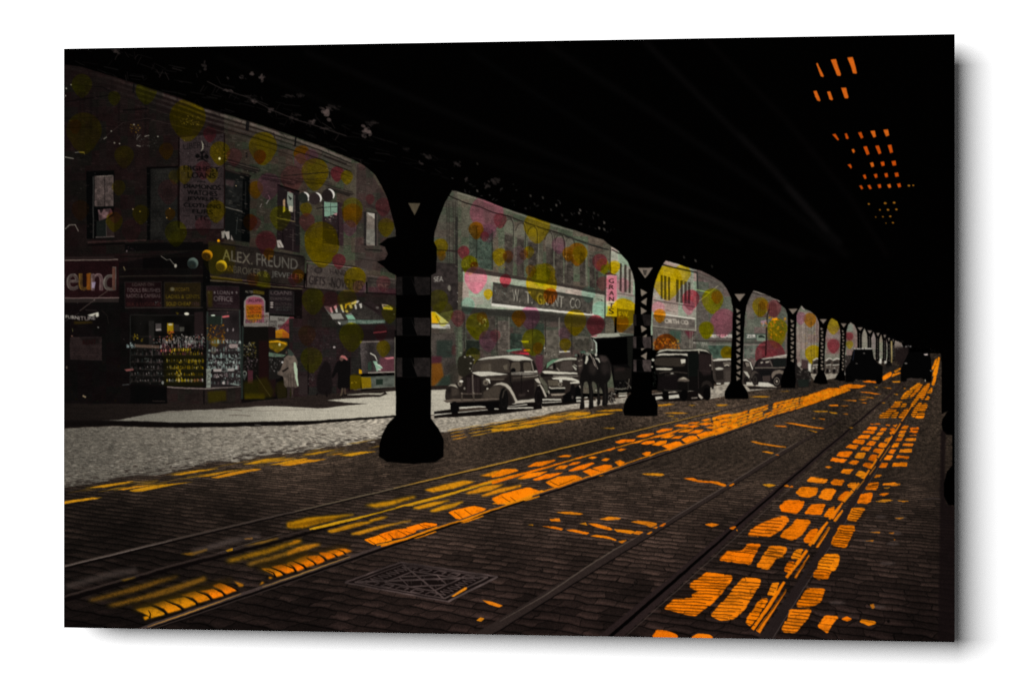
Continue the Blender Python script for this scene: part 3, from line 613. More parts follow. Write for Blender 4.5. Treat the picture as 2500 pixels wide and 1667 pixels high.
    for s, w in (('1250,1270 1340,1165', 7), ('1345,1160 1400,1090', 6), ('1440,1050 1500,965', 5), ('1510,955 1570,860', 4.5), ('1580,850 1640,760', 4), ('1650,745 1720,640', 3.4), ('1730,625 1800,520', 3), ('1810,500 1920,330', 2.4)): Ln('C7', s, w, (232, 128, 14), alpha=.92, blur=.6, tag=False)
    for s, w in (('1500,1010 1560,930', 2), ('1600,880 1700,730', 1.6), ('1380,1150 1450,1060', 2)): Ln('C7', s, w, (226, 134, 24), alpha=.8, blur=.5, tag=False)
    # setts' joints seen inside the near patches
    def rj(x0, x1, y0, y1, n, sl):
        for k in range(n):
            t = (k+.5)/n; y = y0 + (y1-y0)*t; xa = x0 + (x1-x0)*0
            off = -(y-y0)*sl
            Ln('C8', [(x0+off, y+rnd.uniform(-3, 3)), (x0+off+(x1-x0)*rnd.uniform(.35, .6), y+rnd.uniform(2, 9)), (x0+off+(x1-x0)*rnd.uniform(.8, 1.05), y+rnd.uniform(8, 18))], 2.2, (28, 15, 8), alpha=.65, blur=.5, tag=False)
    rj(430, 740, 550, 840, 14, 1.0); rj(740, 950, 590, 870, 12, .95); rj(1220, 1390, 670, 970, 13, .62); rj(1350, 1490, 400, 580, 8, .75); rj(1490, 1620, 195, 350, 9, .6); rj(1580, 1690, 60, 160, 6, .5); rj(960, 1030, 620, 920, 10, .6); rj(900, 1100, 130, 270, 6, .9); rj(800, 900, 330, 380, 3, .5); rj(960, 1090, 350, 410, 4, .5); rj(1140, 1210, 370, 520, 6, .6)
    Ln('C8', '650,372 870,395', 2, (40, 20, 8), alpha=.7, blur=.4, tag=False); Ln('C8', '920,408 1020,420 965,503', 2, (40, 20, 8), alpha=.8, blur=.4, tag=False)
    Ln('C8', '650,372 590,440', 1.6, (40, 20, 8), alpha=.7, blur=.4, tag=False)
    # faint grey patches on the right
    for cx, cy, r in [(1895, 245, 45), (1870, 320, 50), (1830, 465, 60), (1760, 785, 60), (1460, 755, 60), (1690, 300, 40), (1740, 235, 40), (1925, 130, 45), (1780, 122, 40)]:
        El('C8', cx, cy, r, 11, (84, 72, 68), alpha=.55, blur=2, tag=False)
    for s in ['1690,235 1780,232 1770,245', '1835,240 1880,235 1870,250', '1660,300 1730,292 1720,305', '1880,130 1960,128 1920,142', '1700,770 1730,760 1740,790 1720,800', '1870,290 1890,285 1885,295']:
        lp('C8', s, (190, 118, 26), .85, .9, joints=False)
    # sun through the ties overhead
def overhead():
    O2 = (192, 74, 10)
    i = []
    for s in ['228,175 238,168 286,268 282,278 262,272', '340,145 380,138 418,255 412,268 390,266', '468,130 510,125 542,245 536,252 512,248', '205,385 230,380 262,455 255,463 236,458', '312,390 336,384 358,448 350,456 330,448', '418,360 456,356 476,430 470,441 448,440',
              '350,715 375,710 402,755 392,762', '445,710 462,706 477,745 468,752 456,748', '548,700 575,695 590,738 572,748', '644,690 678,685 688,732 668,740', '744,680 778,675 788,722 764,732', '500,832 516,826 528,845 514,860', '588,810 615,805 638,865 616,874', '680,805 708,800 728,860 706,867', '775,798 806,794 818,852 795,860', '468,948 490,942 504,968 494,978', '638,935 664,928 672,960 652,967', '720,928 748,922 753,952 730,960', '805,920 836,915 841,950 815,956', '585,1028 605,1020 614,1050 600,1058', '668,1022 694,1016 700,1045 682,1052', '750,1016 774,1010 779,1040 760,1047', '828,1012 856,1006 862,1036 836,1042', '555,1110 575,1105 588,1130 574,1138', '620,1106 640,1100 653,1130 636,1135', '696,1102 722,1096 727,1122 706,1128', '772,1100 796,1094 803,1120 785,1126', '847,1094 872,1088 879,1115 858,1122']:
        j = part('light_patch'); LP.append(j)
        P('B8', s, O2 if rnd.random() < .6 else (206, 96, 22), blur=.5)
    for x, y, r in [(937, 1107, 9), (972, 1105, 6), (632, 1247, 7), (757, 1243, 9), (825, 1237, 9), (717, 1294, 6), (778, 1294, 8), (841, 1290, 8), (684, 1349, 5), (738, 1346, 6), (797, 1343, 8), (815, 1391, 7), (762, 1393, 4)]:
        j = part('light_patch'); LP.append(j)
        El('B8', x, y, r*1.2, r*.8, (176, 112, 28), alpha=.9, blur=.5)
# ---------------------------------------------------------------- the printed buildings
STK = (.5*vnoise(150, 820, 53) + .5*vnoise(420, 700, 54)).astype(np.float32)
BLK = .6*blocks(26, 51) + .4*blocks(13, 52)
def wall_tex(base, amp=.10, slope=0., period=4.2, coursing=.10, teal=.5, x0=None):
    """brick or render with uneven tint and fine courses"""
    y = PY - slope*(PX - 800)
    cour = np.sin(y*2*math.pi/period)
    L = 1 + .42*amp*SOFTG + .22*(N2-.5) + .10*(N3-.5) + .22*(STK-.5) + 1.15*coursing*cour*np.clip(N3*1.3, .3, 1)
    tm = np.clip((BLK - .52)*4, 0, .75)*teal; rd = np.clip((.40 - BLK)*4, 0, .7)*teal
    col = np.array(base, np.float32)[None, None]*L[..., None]
    col = col*(1 + tm[..., None]*(np.array([.80, 1.08, .95])-1) + rd[..., None]*(np.array([1.06, .84, .88])-1))
    return np.clip(col, 0, 255).astype(np.float32)
def shade(T3, f): return T3*f[..., None]

def brick_building():
    b = part('brick_building', label='dark brick corner building with a pawnshop on the ground floor')
    LT = shade(wall_tex((24, 17, 16), .14, .0, 4.2, .12, .9), .75 + .3*np.clip((PX-150)/400, 0, 1))
    RT = wall_tex((62, 56, 46), .10, .22, 4.0, .10, .8)
    RT = shade(RT, .62 + .42*np.clip((PX-540)/330, 0, 1))
    fill_tex('S', '100,100 560,200 560,1000 100,1000', LT)
    fill_tex('S', '547,200 900,300 980,400 980,700 547,640', RT)
    # storefront darkness
    DK = wall_tex((12, 9, 9), .14, 0, 6, .05, .9)
    fill_tex('S', '100,660 300,640 547,600 547,640 760,690 760,1000 100,1000', DK)
    # cornice mouldings follow the railway's edge
    edge = [(156, 160), (274, 189), (335, 208), (443, 243), (500, 266), (638, 308), (673, 321), (777, 357), (858, 391)]
    e = np.array(edge, float)
    for off, w, c, a in [(4, 6, (92, 82, 74), .85), (11, 2.4, (20, 15, 14), .9), (16, 5, (66, 58, 52), .8), (22, 2, (24, 18, 16), .8), (28, 5, (58, 52, 48), .7), (36, 2.4, (10, 8, 8), .9), (44, 3, (60, 52, 47), .5), (52, 2, (22, 16, 15), .6)]:
        w_ = np.linspace(.25, 1, len(e))
        p = e + np.c_[np.zeros(len(e)), off*np.linspace(1.2, .8, len(e))]
        c1 = cover([G(stroke_loop(p, w))])
        ink(soft(c1, .6), c, a, tex=None, clip=np.clip((PX-230)/420, .05, 1)*np.clip((905-PX)/60, 0, 1)*(.7+.6*N3))
    for x in (327, 603, 607, 722): Ln('S', [(x, 205+.33*(x-327)), (x-2, 228+.33*(x-327))], 4, (10, 9, 10), alpha=.9, blur=.6)
    # pier lines, string courses on the left face
    for s, w in (('156,250 270,233', 3), ('156,290 240,288', 2), ('180,208 250,214 290,236', 2), ('283,300 370,292', 2), ('300,270 360,266', 4), ('156,313 280,310', 2)): Ln('S', s, w, (8, 6, 6), alpha=.8, blur=.8)
    for x in (196, 206, 222, 236, 290, 355, 432): Ln('S', [(x, 225), (x, 330)], rnd.uniform(2, 8), (9, 7, 7), alpha=.55, blur=1.4)
    Ln('S', '243,345 300,300 360,290 520,330', 1.5, (60, 50, 46), alpha=.4, blur=.6)
    # lintels on the right face
    def lint(z, x0, y0, x1, y1, h, dk=(14, 11, 11)):
        P(z, [(x0, y0), (x1, y1), (x1+40, y1+h*.45), (x1-20, y1+h), (x0, y0+h)], dk, alpha=.8, blur=1.2)
        Ln(z, [(x0, y0+h*.36), (x1+20, y1+h*.36)], 3, (70, 60, 52), alpha=.7, blur=.6)
        Ln(z, [(x0, y0+h*.7), (x1+10, y1+h*.72)], 2, (54, 46, 40), alpha=.6, blur=.6)
    lint('A4', 225, 585, 590, 690, 70); lint('A4', 640, 760, 1010, 830, 60); lint('A4', 1020, 810, 1400, 850, 40); lint('A4', 1370, 880, 1640, 960, 55)
    Ln('A4', '225,720 520,790', 7, (12, 9, 9), alpha=.8, blur=1)
    Ln('A4', '230,710 400,760', 1.5, (80, 66, 60), alpha=.5, blur=.5)
    P('A4', '1335,545 1600,640 1600,655 1580,655 1335,570', (28, 22, 20), alpha=.9, blur=.6)
    Ln('A4', '740,610 1090,700', 1.6, (28, 22, 20), alpha=.7, blur=.6); Ln('A4', '470,520 470,580', 4, (16, 13, 13), alpha=.8, blur=.8)
    # ---- windows
    W1 = dict(label='sash window with a half drawn blind on the left face')
    part('window', b, 'sash window with a pale half drawn blind')
    P('A2', '325,85 640,80 640,840 330,850', (5, 5, 5), blur=.6)
    P('A2', '418,140 630,132 632,482 418,488', (60, 51, 48), blur=.6, tex=(.8+.5*N3+.12*GRAIN))
    Ln('A2', '532,140 532,480', 2, (30, 25, 24), blur=.4); Ln('A2', '440,150 620,140', 3, (100, 92, 84), alpha=.6, blur=.6)
    P('A2', '455,520 600,505 625,560 560,610 470,655', (74, 56, 56), blur=.8, tex=(.6+.9*N3)); P('A2', '470,520 520,510 490,570', (20, 15, 15), alpha=.9, blur=.8)
    P('A2', '440,650 545,630 545,820 440,825', (18, 20, 18)); P('A2', '550,620 640,590 640,830 550,820', (34, 26, 24))
    Ln('A2', '400,490 640,485', 3, (8, 8, 8)); Ln('A2', '404,150 404,840', 2.4, (60, 58, 54), alpha=.7); Ln('A2', '430,830 640,820', 3, (78, 68, 64), alpha=.8, blur=.6); Ln('A2', '550,640 550,820', 1.6, (70, 66, 60), alpha=.8)
    Ln('A2', '340,885 1000,862', 4, (50, 34, 32), alpha=.7, blur=1); Ln('A2', '340,920 760,900', 4, (7, 5, 5), alpha=.9, blur=1)
    part('window', b, 'closed shutter like window beside the tall painted sign')
    P('A2', '1005,50 1380,30 1380,860 1010,862', (24, 23, 21), blur=.6, tex=(.7+.5*N2+.15*GRAIN)); P('A2', '1005,50 1048,60 1048,860 1010,862', (5, 5, 5)); Ln('A2', '1005,52 1380,34', 5, (6, 5, 5)); Ln('A2', '1360,60 1360,700', 4, (8, 6, 6), alpha=.8)
    for y in range(120, 850, 60): Ln('A2', [(1050, y), (1370, y-8)], 1.2, (14, 13, 12), alpha=.5)
    part('window', b, 'dark window with pale papers on its sill')
    P('A2', '1885,90 2165,150 2165,890 1885,850', (14, 15, 14), blur=.6); P('A2', '1895,185 2085,200 2085,520 1895,480', (22, 22, 21), blur=.8, tex=(.6+.8*N3)); P('A2', '1890,180 2000,190 1980,260 1900,240', (58, 42, 42), alpha=.7, blur=1.4)
    P('A2', '2090,130 2165,150 2165,890 2070,870', (5, 6, 6)); Ln('A2', '1890,490 2085,540', 2.4, (82, 78, 70), blur=.5); Ln('A2', '2030,600 2010,790', 1.4, (60, 64, 60), alpha=.7, blur=.5); Ln('A2', '2120,200 2118,500', 1.6, (40, 40, 38), alpha=.7)
    P('A2', '1845,765 1890,755 1875,840 1850,845', (120, 114, 104), blur=.5); P('A2', '1880,770 1935,760 1940,850 1915,858', (140, 132, 122), blur=.5); P('A2', '1955,800 1982,865 1950,860', (120, 110, 102), blur=.5)
    part('window', b, 'window with bright reflected shards in its upper sash')
    P('A4', '815,880 1065,960 1065,1568 815,1568', (26, 20, 21), blur=.6); P('A5', '812,0 1070,0 1070,270 812,215', (26, 19, 20)); P('A4', '1020,990 1065,1000 1065,1568 1020,1568', (20, 18, 18))
    P('A4', '930,965 960,960 995,985 995,1190 945,1165 925,1080', (112, 118, 106), blur=.6); P('A4', '935,1000 985,1040 960,1060', (30, 34, 32)); P('A4', '950,1120 990,1130 990,1190 945,1180', (170, 160, 140), blur=.5); P('A4', '880,1060 902,1040 905,1180 880,1200', (150, 120, 90), blur=.5)
    Ln('A4', '810,1255 1020,1300', 2.4, (96, 84, 60), blur=.5); Ln('A4', '1012,1000 1012,1290', 1.8, (92, 80, 76), alpha=.8, blur=.4); Ln('A5', '995,0 990,240', 1.6, (66, 56, 54), alpha=.8); Ln('A5', '880,0 880,150', 2, (12, 9, 9))
    P('A5', '808,125 850,120 890,205 820,208', (150, 142, 132), blur=.5); Ln('A5', '830,150 860,200', 1.4, (70, 60, 56)); Ln('A4', '815,885 1065,960', 4, (6, 6, 6))
    part('window', b, 'window with a pale green upper pane behind the hanging balls')
    P('A4', '1325,1060 1560,1090 1560,1568 1325,1540', (34, 25, 26), blur=.6); P('A4', '1343,1075 1492,1085 1492,1200 1430,1225 1385,1240 1345,1240', (108, 136, 116), blur=.5); P('A4', '1440,1215 1492,1195 1485,1230', (150, 110, 110), blur=.6)
    Ln('A4', '1340,1140 1492,1128', 1.8, (40, 48, 42)); Ln('A4', '1417,1075 1417,1240', 1.4, (50, 60, 54)); speck('A4', 1345, 1240, 1490, 1300, 26, 9, [(110, 96, 90), (70, 56, 54), (150, 130, 124), (60, 74, 66)])
    Ln('A4', '1505,1080 1505,1560', 3, (14, 10, 12)); Ln('A4', '1340,1390 1500,1400', 2, (70, 60, 50), alpha=.5); P('A4', '1500,1085 1560,1095 1560,1568 1510,1568', (46, 32, 34), alpha=.8)
    Ln('A4', '1255,1150 1340,1140', 2, (20, 16, 16))
    for z, x, y in (('A4', 640, 1080), ('A4', 715, 1040)): Ln(z, [(x, y+20), (x-20, y+60)], 1.2, (150, 140, 136), alpha=.8)
    Ln('A4', '715,1000 735,1040 690,1100', 1.2, (140, 130, 126), alpha=.8)
    # glints on the left wall
    for z, s in (('A1', '905,1055 890,1110 930,1060'), ('A1', '890,1180 940,1190'), ('A1', '980,1080 1035,1065'), ('A1', '520,1110 555,1085'), ('A1', '195,1260 300,1255 305,1280'), ('A1', '75,1310 185,1330'), ('A2', '80,740 130,695 200,690 235,760')): Ln(z, s, '1,2.2,1' if len(s.split()) == 3 else 1.8, (150, 144, 130), alpha=.75, blur=.4, tag=False)
    for x, y in ((155, 495), (640, 1155), (865, 945), (605, 1020), (700, 1160), (1130, 1080), (1525, 1105), (90, 620), (100, 540)): El('A1', x, y, 9, 8, (140, 135, 120), alpha=.8, blur=.6, tag=False)
    for x, y in ((930, 540), (850, 515), (1265, 505), (1230, 610), (1550, 690), (1845, 465), (2010, 250), (855, 940)): El('A2', x, y, 8, 7, (170, 150, 110), alpha=.8, blur=.5, tag=False)
    speck('A1', 820, 940, 930, 1040, 46, 8, [(120, 90, 20), (90, 60, 10), (150, 130, 60), (40, 30, 8)]); speck('A1', 850, 1060, 1140, 1200, 50, 6, [(90, 92, 84), (40, 44, 40), (140, 140, 130)], .7)
    # ---- tall painted sign
    part('painted_sign', b, 'tall grey sign listing diamonds, watches, jewelry, clothing and furs')
    P('D3', '108,100 770,40 770,1450 112,1450', (42, 34, 34), blur=.5, tex=(.75+.3*N2+.2*N3+.10*GRAIN)); Ln('D3', '100,100 100,1440', 4, (12, 7, 7)); Ln('D3', '770,40 770,1440', 3, (18, 10, 10)); Ln('D3', '112,1452 770,1450', 3, (16, 8, 8))
    dkT = (8, 7, 7)
    T('D3', 'LIBERAL', [(160, 190), (560, 150), (560, 240), (170, 275)], (16, 13, 13), alpha=.8)
    for x, y in ((372, 375), (508, 380)): El('D3', x, y, 32, 32, dkT, blur=.4)
    Ln('D3', '440,300 440,430', 4.5, dkT); Ln('D3', '410,330 480,310', 4, dkT); Ln('D3', '370,440 440,410 520,460', 3, dkT); Ln('D3', '400,390 480,390', 3, dkT)
    Ln('D3', '430,150 452,200 450,260 425,300', '1,2.4,2.4,1', (150, 146, 126), blur=.4)
    for t, q in (('HIGHEST', [(170, 505), (695, 540), (695, 610), (170, 580)]), ('LOANS', [(230, 610), (640, 625), (640, 700), (230, 690)]), ('ON', [(370, 735), (480, 738), (480, 760), (370, 757)]), ('DIAMONDS', [(172, 785), (712, 800), (712, 875), (172, 840)]), ('WATCHES', [(225, 870), (660, 890), (660, 965), (225, 935)]), ('JEWELRY', [(222, 962), (690, 985), (690, 1055), (222, 1030)]), ('CLOTHING', [(172, 1060), (712, 1085), (712, 1150), (172, 1115)]), ('FURS', [(300, 1155), (600, 1165), (600, 1235), (300, 1215)]), ('ETC.', [(345, 1250), (560, 1255), (560, 1320), (345, 1312)])):
        T('D3', t, q, dkT, bold=.45, alpha=.95)
    # ---- fascias
    part('fascia', b, 'dark moulded cornice above the shop windows')
    for y, c in ((980, 16), (1040, 12), (1180, 14), (1262, 34), (1300, 8)): Ln('A2', [(700, y+8), (1200, y), (1640, y)], 3, (c, c*.85, c*.7), alpha=.9, blur=.7)
    P('A2', '760,900 1640,880 1640,975 760,985', (8, 7, 7), blur=1); P('A2', '960,1060 1560,1055 1560,1180 960,1180', (6, 5, 5), alpha=.8, blur=1)
    P('A2', '1640,900 1720,900 1720,1560 1640,1560', (5, 5, 5), alpha=.8, blur=1)
    Ln('A2', '1165,1040 1230,1085 1265,1075 1330,1150', 1.4, (110, 104, 94), blur=.4); El('A2', 1330, 1150, 14, 20, (150, 144, 130), blur=.5); speck('A2', 780, 940, 900, 1000, 12, 8, [(60, 40, 44), (110, 96, 96)])
    Ln('A2', '745,1160 760,1200', 3, (80, 70, 50), blur=.6)
    part('shop_sign', b, 'dark maroon shop sign with large pale lettering cut off at the left')
    P('A2', '40,1100 690,1090 695,1512 40,1520', (24, 11, 12), blur=.5, tex=(.8+.4*N2+.1*GRAIN)); Ln('A2', '40,1088 682,1080', 3, (100, 86, 78), blur=.5); P('A2', '40,1050 640,1040 640,1078 40,1084', (30, 22, 21)); Ln('A2', '40,1518 695,1510', 3, (92, 76, 72), blur=.5); P('A2', '40,1522 690,1516 690,1560 40,1565', (34, 28, 26), blur=.8)
    cp = (0, .53)
    for ch, x0, x1, y0, c in (('e', 108, 232, 1240, (88, 80, 74)), ('u', 245, 375, 1240, (100, 74, 30)), ('n', 385, 508, 1240, (96, 78, 76)), ('d', 520, 655, 1165, (92, 88, 80))):
        T('A2', ch, [(x0, y0), (x1, y0-4), (x1, 1424), (x0, 1428)], c, bold=.9); T('A2', ch, [(x0+9, y0+9), (x1+3, y0+5), (x1+3, 1424), (x0+9, 1430)], (30, 18, 18), alpha=.45)
    P('A2', '325,1240 370,1238 370,1420 330,1420', (110, 58, 14), alpha=.75, tag=False); P('A2', '385,1340 430,1330 420,1400 390,1400', (170, 160, 190), alpha=.55, blur=1, tag=False); P('A2', '615,1170 650,1165 650,1420 620,1420', (80, 40, 30), alpha=.6, tag=False)
    P('A2', '66,1240 86,1245 80,1290 66,1290', (80, 70, 66), blur=.6)
    Ln('A2', '655,1370 460,1505', 1.8, (64, 52, 46), blur=.4); Ln('A3', '410,155 250,275', 1.8, (60, 50, 46), blur=.4); El('A3', 415, 150, 9, 9, (80, 70, 66))
    part('shop_lettering', b, 'slanting white furniture lettering over the dark doorway')
    T('D1', 'FURN', [(75, 640), (290, 655), (290, 715), (75, 690)], (142, 136, 126), bold=.35, tag=True); T('D1', 'ITU', [(300, 660), (470, 665), (470, 738), (300, 728)], (120, 108, 102), bold=.35, tag=True); T('D1', 'RE', [(480, 640), (590, 640), (580, 715), (480, 720)], (140, 134, 128), bold=.35, tag=True)
    P('D1', '450,640 560,610 640,585 645,650 610,675 590,640 520,660', (180, 176, 160), blur=.7); P('D1', '560,640 600,615 590,670', (90, 84, 74)); P('D1', '420,540 620,550 610,565 420,560', (40, 34, 32), alpha=.7, blur=1)
    P('D1', '220,750 530,755 530,780 220,790', (60, 46, 10), alpha=.7, blur=1.2); El('D1', 635, 850, 14, 11, (110, 106, 100), blur=.6); El('D1', 180, 1005, 14, 11, (110, 80, 66), blur=.6); Ln('D1', '190,870 195,930', 1.2, (90, 84, 50))
    Ln('A3', '500,270 560,330 575,420', 1.2, (34, 28, 24), alpha=.8); Ln('A3', '80,390 240,300', 1.2, (60, 54, 50), alpha=.7)
    part('notice', b, 'dim notice board in the dark window on the left')
    P('A3', '140,570 500,565 500,832 140,820', (34, 26, 25), blur=.6, tex=(.85+.25*N3+.06*GRAIN)); P('A3', '260,580 470,570 470,640 300,650', (18, 14, 13), alpha=.8, blur=2)
    T('A3', 'RENT', [(285, 605), (435, 602), (435, 655), (285, 655)], (24, 10, 10), bold=.4)
    for k, y in enumerate((690, 715, 738, 775, 795)): T('A3', ('WINDOW SHADES', 'TO ORDER CARPETS', 'LINOLEUMS AND BEDS', 'SUITES FOR LIVING', 'ROOMS ON CREDIT')[k], [(170, y), (460, y), (460, y+15), (170, y+15)], (16, 9, 9), alpha=.8)
    # signs over the pawnshop windows
    def board(lbl, z, q, base, lines, tc, frame=(36, 32, 30)):
        part('sign_board', b, lbl)
        P(z, q, base, blur=.5, tex=(.8+.4*N2+.10*GRAIN))
        qq = pts(q); Ln(z, np.vstack([qq, qq[:1]]), 1.6, frame, alpha=.8, blur=.4)
        for t, lq, c in lines: T(z, t, lq, c or tc, bold=.25, alpha=.9)
    def rows4(x0, x1, ys, h, sl=0): return [[(x0, y), (x1, y+sl), (x1, y+h+sl), (x0, y+h)] for y in ys]
    R = rows4(95, 505, (222, 290, 392), 46); R0 = rows4(165, 430, (158,), 36)
    board('maroon board offering loans on tools, brushes, radios and cameras', 'D2', '72,150 520,145 520,455 75,455', (20, 10, 11), [('LOANS ON', R0[0], (58, 50, 46)), ('TOOLS BRUSHES', R[0], (74, 62, 60)), ('RADIOS & CAMERAS', R[1], (72, 60, 58)), ('SILK & LUGGAGE', R[2], (44, 22, 20))], (70, 58, 56))
    speck('D2', 440, 375, 510, 430, 14, 6, [(90, 110, 104), (60, 70, 68)], .7)
    R = rows4(575, 985, (215, 300, 390), 46)
    board('olive board offering overcoats and suits', 'D2', '555,150 1000,150 1000,455 555,455', (26, 20, 10), [('OVERCOATS', [(620, 212), (860, 212), (860, 258), (620, 258)], (70, 56, 16)), ('LADIES & GENTS', R[1], (66, 54, 12)), ('SOLD CHEAP', [(578, 388), (880, 388), (880, 432), (578, 432)], (84, 68, 16)), ('1936', [(895, 388), (985, 388), (985, 432), (895, 432)], (52, 36, 34))], (70, 56, 16))
    El('D2', 655, 232, 26, 24, (96, 90, 70), alpha=.7, blur=.8, tag=False)
    board('dark board reading loan office beside the corner pillar', 'D2', '1070,190 1470,200 1470,470 1075,455', (30, 20, 22), [('LOAN', [(1205, 248), (1355, 252), (1355, 300), (1205, 296)], (88, 78, 76)), ('OFFICE', [(1160, 318), (1390, 322), (1390, 382), (1160, 376)], (92, 82, 80)), ('PRIVATE', [(1210, 400), (1370, 402), (1370, 418), (1210, 416)], (56, 48, 48))], (80, 70, 70))
    for x in (1100, 1170, 1385, 1440): El('D2', x, 272, 12, 16, (84, 76, 74), blur=.5)
    P('D2', '1075,250 1145,250 1145,450 1090,450', (44, 38, 6), alpha=.7, blur=2, tag=False)
    part('sign_board', b, 'arched white framed poster in pink and orange at the shop door')
    P('D2', '1528,690 1528,360 1560,320 1630,302 1720,310 1770,340 1790,380 1790,515 1835,515 1835,690', (118, 110, 104), blur=.5); P('D2', '1548,640 1550,370 1590,335 1640,322 1710,328 1755,350 1775,385 1775,640', (128, 70, 84), blur=.5)
    P('D2', '1550,425 1745,420 1745,590 1640,640 1560,590', (150, 92, 12), blur=1.2); P('D2', '1590,440 1740,430 1740,530 1600,540', (150, 60, 20), alpha=.7, blur=1.4)
    for t, q, c in (('UNCLAIMED', [(1575, 355), (1755, 345), (1755, 385), (1575, 390)], (58, 24, 34)), ('OVERCOATS', [(1560, 440), (1770, 440), (1770, 490), (1560, 490)], (70, 40, 10)), ('SUITS FOR', [(1570, 505), (1740, 505), (1740, 530), (1570, 530)], (70, 36, 8)), ('LADIES OR GENTS', [(1560, 540), (1825, 545), (1825, 580), (1560, 575)], (52, 30, 20)), ('EVERY 7.50 UP', [(1548, 605), (1820, 610), (1820, 648), (1548, 645)], (52, 44, 40))): T('D2', t, q, c, bold=.3)
    Ln('D2', '1528,665 1835,672', 5, (104, 98, 90)); Ln('D2', '1548,600 1830,600', 1.4, (70, 60, 54)); T('D2', 'ALTERATIONS', [(1545, 245), (1770, 262), (1770, 300), (1545, 272)], (110, 104, 90), bold=.2); P('D2', '1640,240 1780,260 1775,300 1640,285', (70, 58, 6), alpha=.7, tag=False, blur=1)
    Ln('D2', '1500,690 1520,380 1560,318 1640,295', 4, (10, 10, 10), alpha=.9, blur=.6)
    R = rows4(1855, 2115, (255, 325, 400, 430, 470), 42)
    board('dark board listing loans in pale capitals right of the door', 'D2', '1840,245 2140,255 2140,540 1840,530', (28, 22, 23), [('LOANS', R[0], (76, 66, 64)), ('DIAMOND', [(1855, 330), (2110, 335), (2110, 370), (1855, 365)], (62, 54, 52)), ('WATCHES', [(1905, 398), (2110, 400), (2110, 430), (1905, 428)], (58, 50, 48)), ('CLOTHES', [(1905, 438), (2110, 440), (2110, 468), (1905, 466)], (56, 54, 50)), ('JEWELRY', [(1920, 475), (2110, 478), (2110, 502), (1920, 500)], (50, 54, 50))], (70, 60, 60), (44, 44, 42))
    for y in (395, 420, 450): El('D2', 1868, y, 20, 10, (140, 130, 122), blur=.5)
    part('poster', b, 'sale poster crossed by a pink wedge and orange bowl shape')
    P('D2', '1845,555 2140,575 2140,795 2095,840 1870,838 1835,760', (110, 106, 98), blur=.5); P('D2', '2090,570 2140,575 2140,795 2040,795 1950,720', (104, 46, 54), blur=.8)
    T('D2', 'SALE', [(1945, 580), (2025, 585), (2025, 622), (1945, 617)], (40, 34, 32), bold=.4); T('D2', 'BEFORE', [(1945, 665), (2110, 640), (2100, 690), (1945, 700)], (50, 26, 28), bold=.3); T('D2', 'SHOP', [(2010, 700), (2130, 690), (2120, 770), (2010, 770)], (70, 34, 40), bold=.3)
    for k, t in enumerate(('SHOES', 'COATS', 'SUITS')): T('D2', t, [(1850, 610+45*k), (1930, 612+45*k), (1930, 645+45*k), (1850, 643+45*k)], (40, 34, 32), bold=.4)
    P('D2', '1840,755 2000,715 2100,790 2090,838 1875,838', (160, 104, 16), blur=.8); P('D2', '2000,740 2120,790 2090,838 2000,835', (150, 72, 24), alpha=.8, blur=1)
    for y in (770, 790, 810): Ln('D2', [(1880, y), (2070, y+12)], 1.2, (80, 48, 10), alpha=.7)
    part('shop_sign', b, 'long pawnbroker sign with pale capitals above the shop door')
    P('A5', '40,130 330,170 1110,300 1130,330 1110,640 60,520 40,400', (30, 25, 22), blur=.6, tex=(.8+.3*N2+.2*N3+.08*GRAIN)); P('A5', '40,140 340,170 340,500 60,500', (34, 28, 6), alpha=.75, blur=1.5, tag=False); Ln('A5', '180,165 500,205 1110,315', 4, (14, 12, 12), alpha=.9, blur=.8); Ln('A5', '200,150 560,215 1110,300', 2, (54, 46, 42), alpha=.6, blur=.6)
    T('A5', 'ALEX.', [(200, 225), (535, 280), (535, 402), (200, 345)], (84, 78, 66), bold=.2); T('A5', 'FREUND', [(580, 270), (1045, 340), (1045, 455), (580, 410)], (80, 76, 68), bold=.2)
    P('A5', '180,200 350,230 350,370 180,340', (60, 50, 0), mode='t', alpha=.0)
    T('A5', 'PAWN', [(160, 395), (315, 410), (315, 480), (160, 470)], (84, 66, 10), bold=.2); T('A5', 'BROKER &', [(325, 412), (710, 460), (710, 545), (325, 490)], (72, 66, 54), bold=.2); T('A5', 'JEWELER', [(750, 468), (1110, 510), (1110, 590), (750, 550)], (74, 72, 66), bold=.2)
    P('A5', '200,222 352,242 352,372 200,345', (120, 96, 0), alpha=.55, tag=False, mode='m') if 0 else None
    Ln('A5', '60,530 400,570 800,625 1110,648', 3, (92, 72, 66), alpha=.8, blur=.5); Ln('A5', '60,575 400,600 800,650 1110,672', 3.4, (84, 74, 54), alpha=.85, blur=.5); Ln('A5', '60,552 600,610 1110,660', 4, (16, 9, 10), alpha=.9, blur=.6); Ln('A5', '200,600 1110,700', 5, (14, 8, 9), alpha=.8, blur=1)
    P('A5', '60,525 420,565 420,590 80,560', (80, 68, 0), alpha=.5, tag=False, blur=.8); P('A5', '600,600 740,610 740,660 560,640', (70, 60, 0), alpha=.5, tag=False, blur=1)
    part('shop_sign', b, 'pale gifts and novelties sign leaning under the upper windows')
    P('D4', '1125,270 1830,345 1830,610 1640,605 1100,545', (66, 58, 53), blur=.6, tex=(.8+.25*N2+.18*N3+.08*GRAIN)); Ln('D4', '1120,238 1400,272 1820,330', '2,3,2', (150, 132, 124), alpha=.85, blur=.5); Ln('D4', '1125,260 1115,540', 3, (22, 14, 14)); Ln('D4', '1110,230 1830,318', 3, (26, 15, 15), alpha=.8, blur=.6); Ln('D4', '1100,560 1640,620 1830,625', 4, (24, 16, 16), alpha=.9, blur=.8)
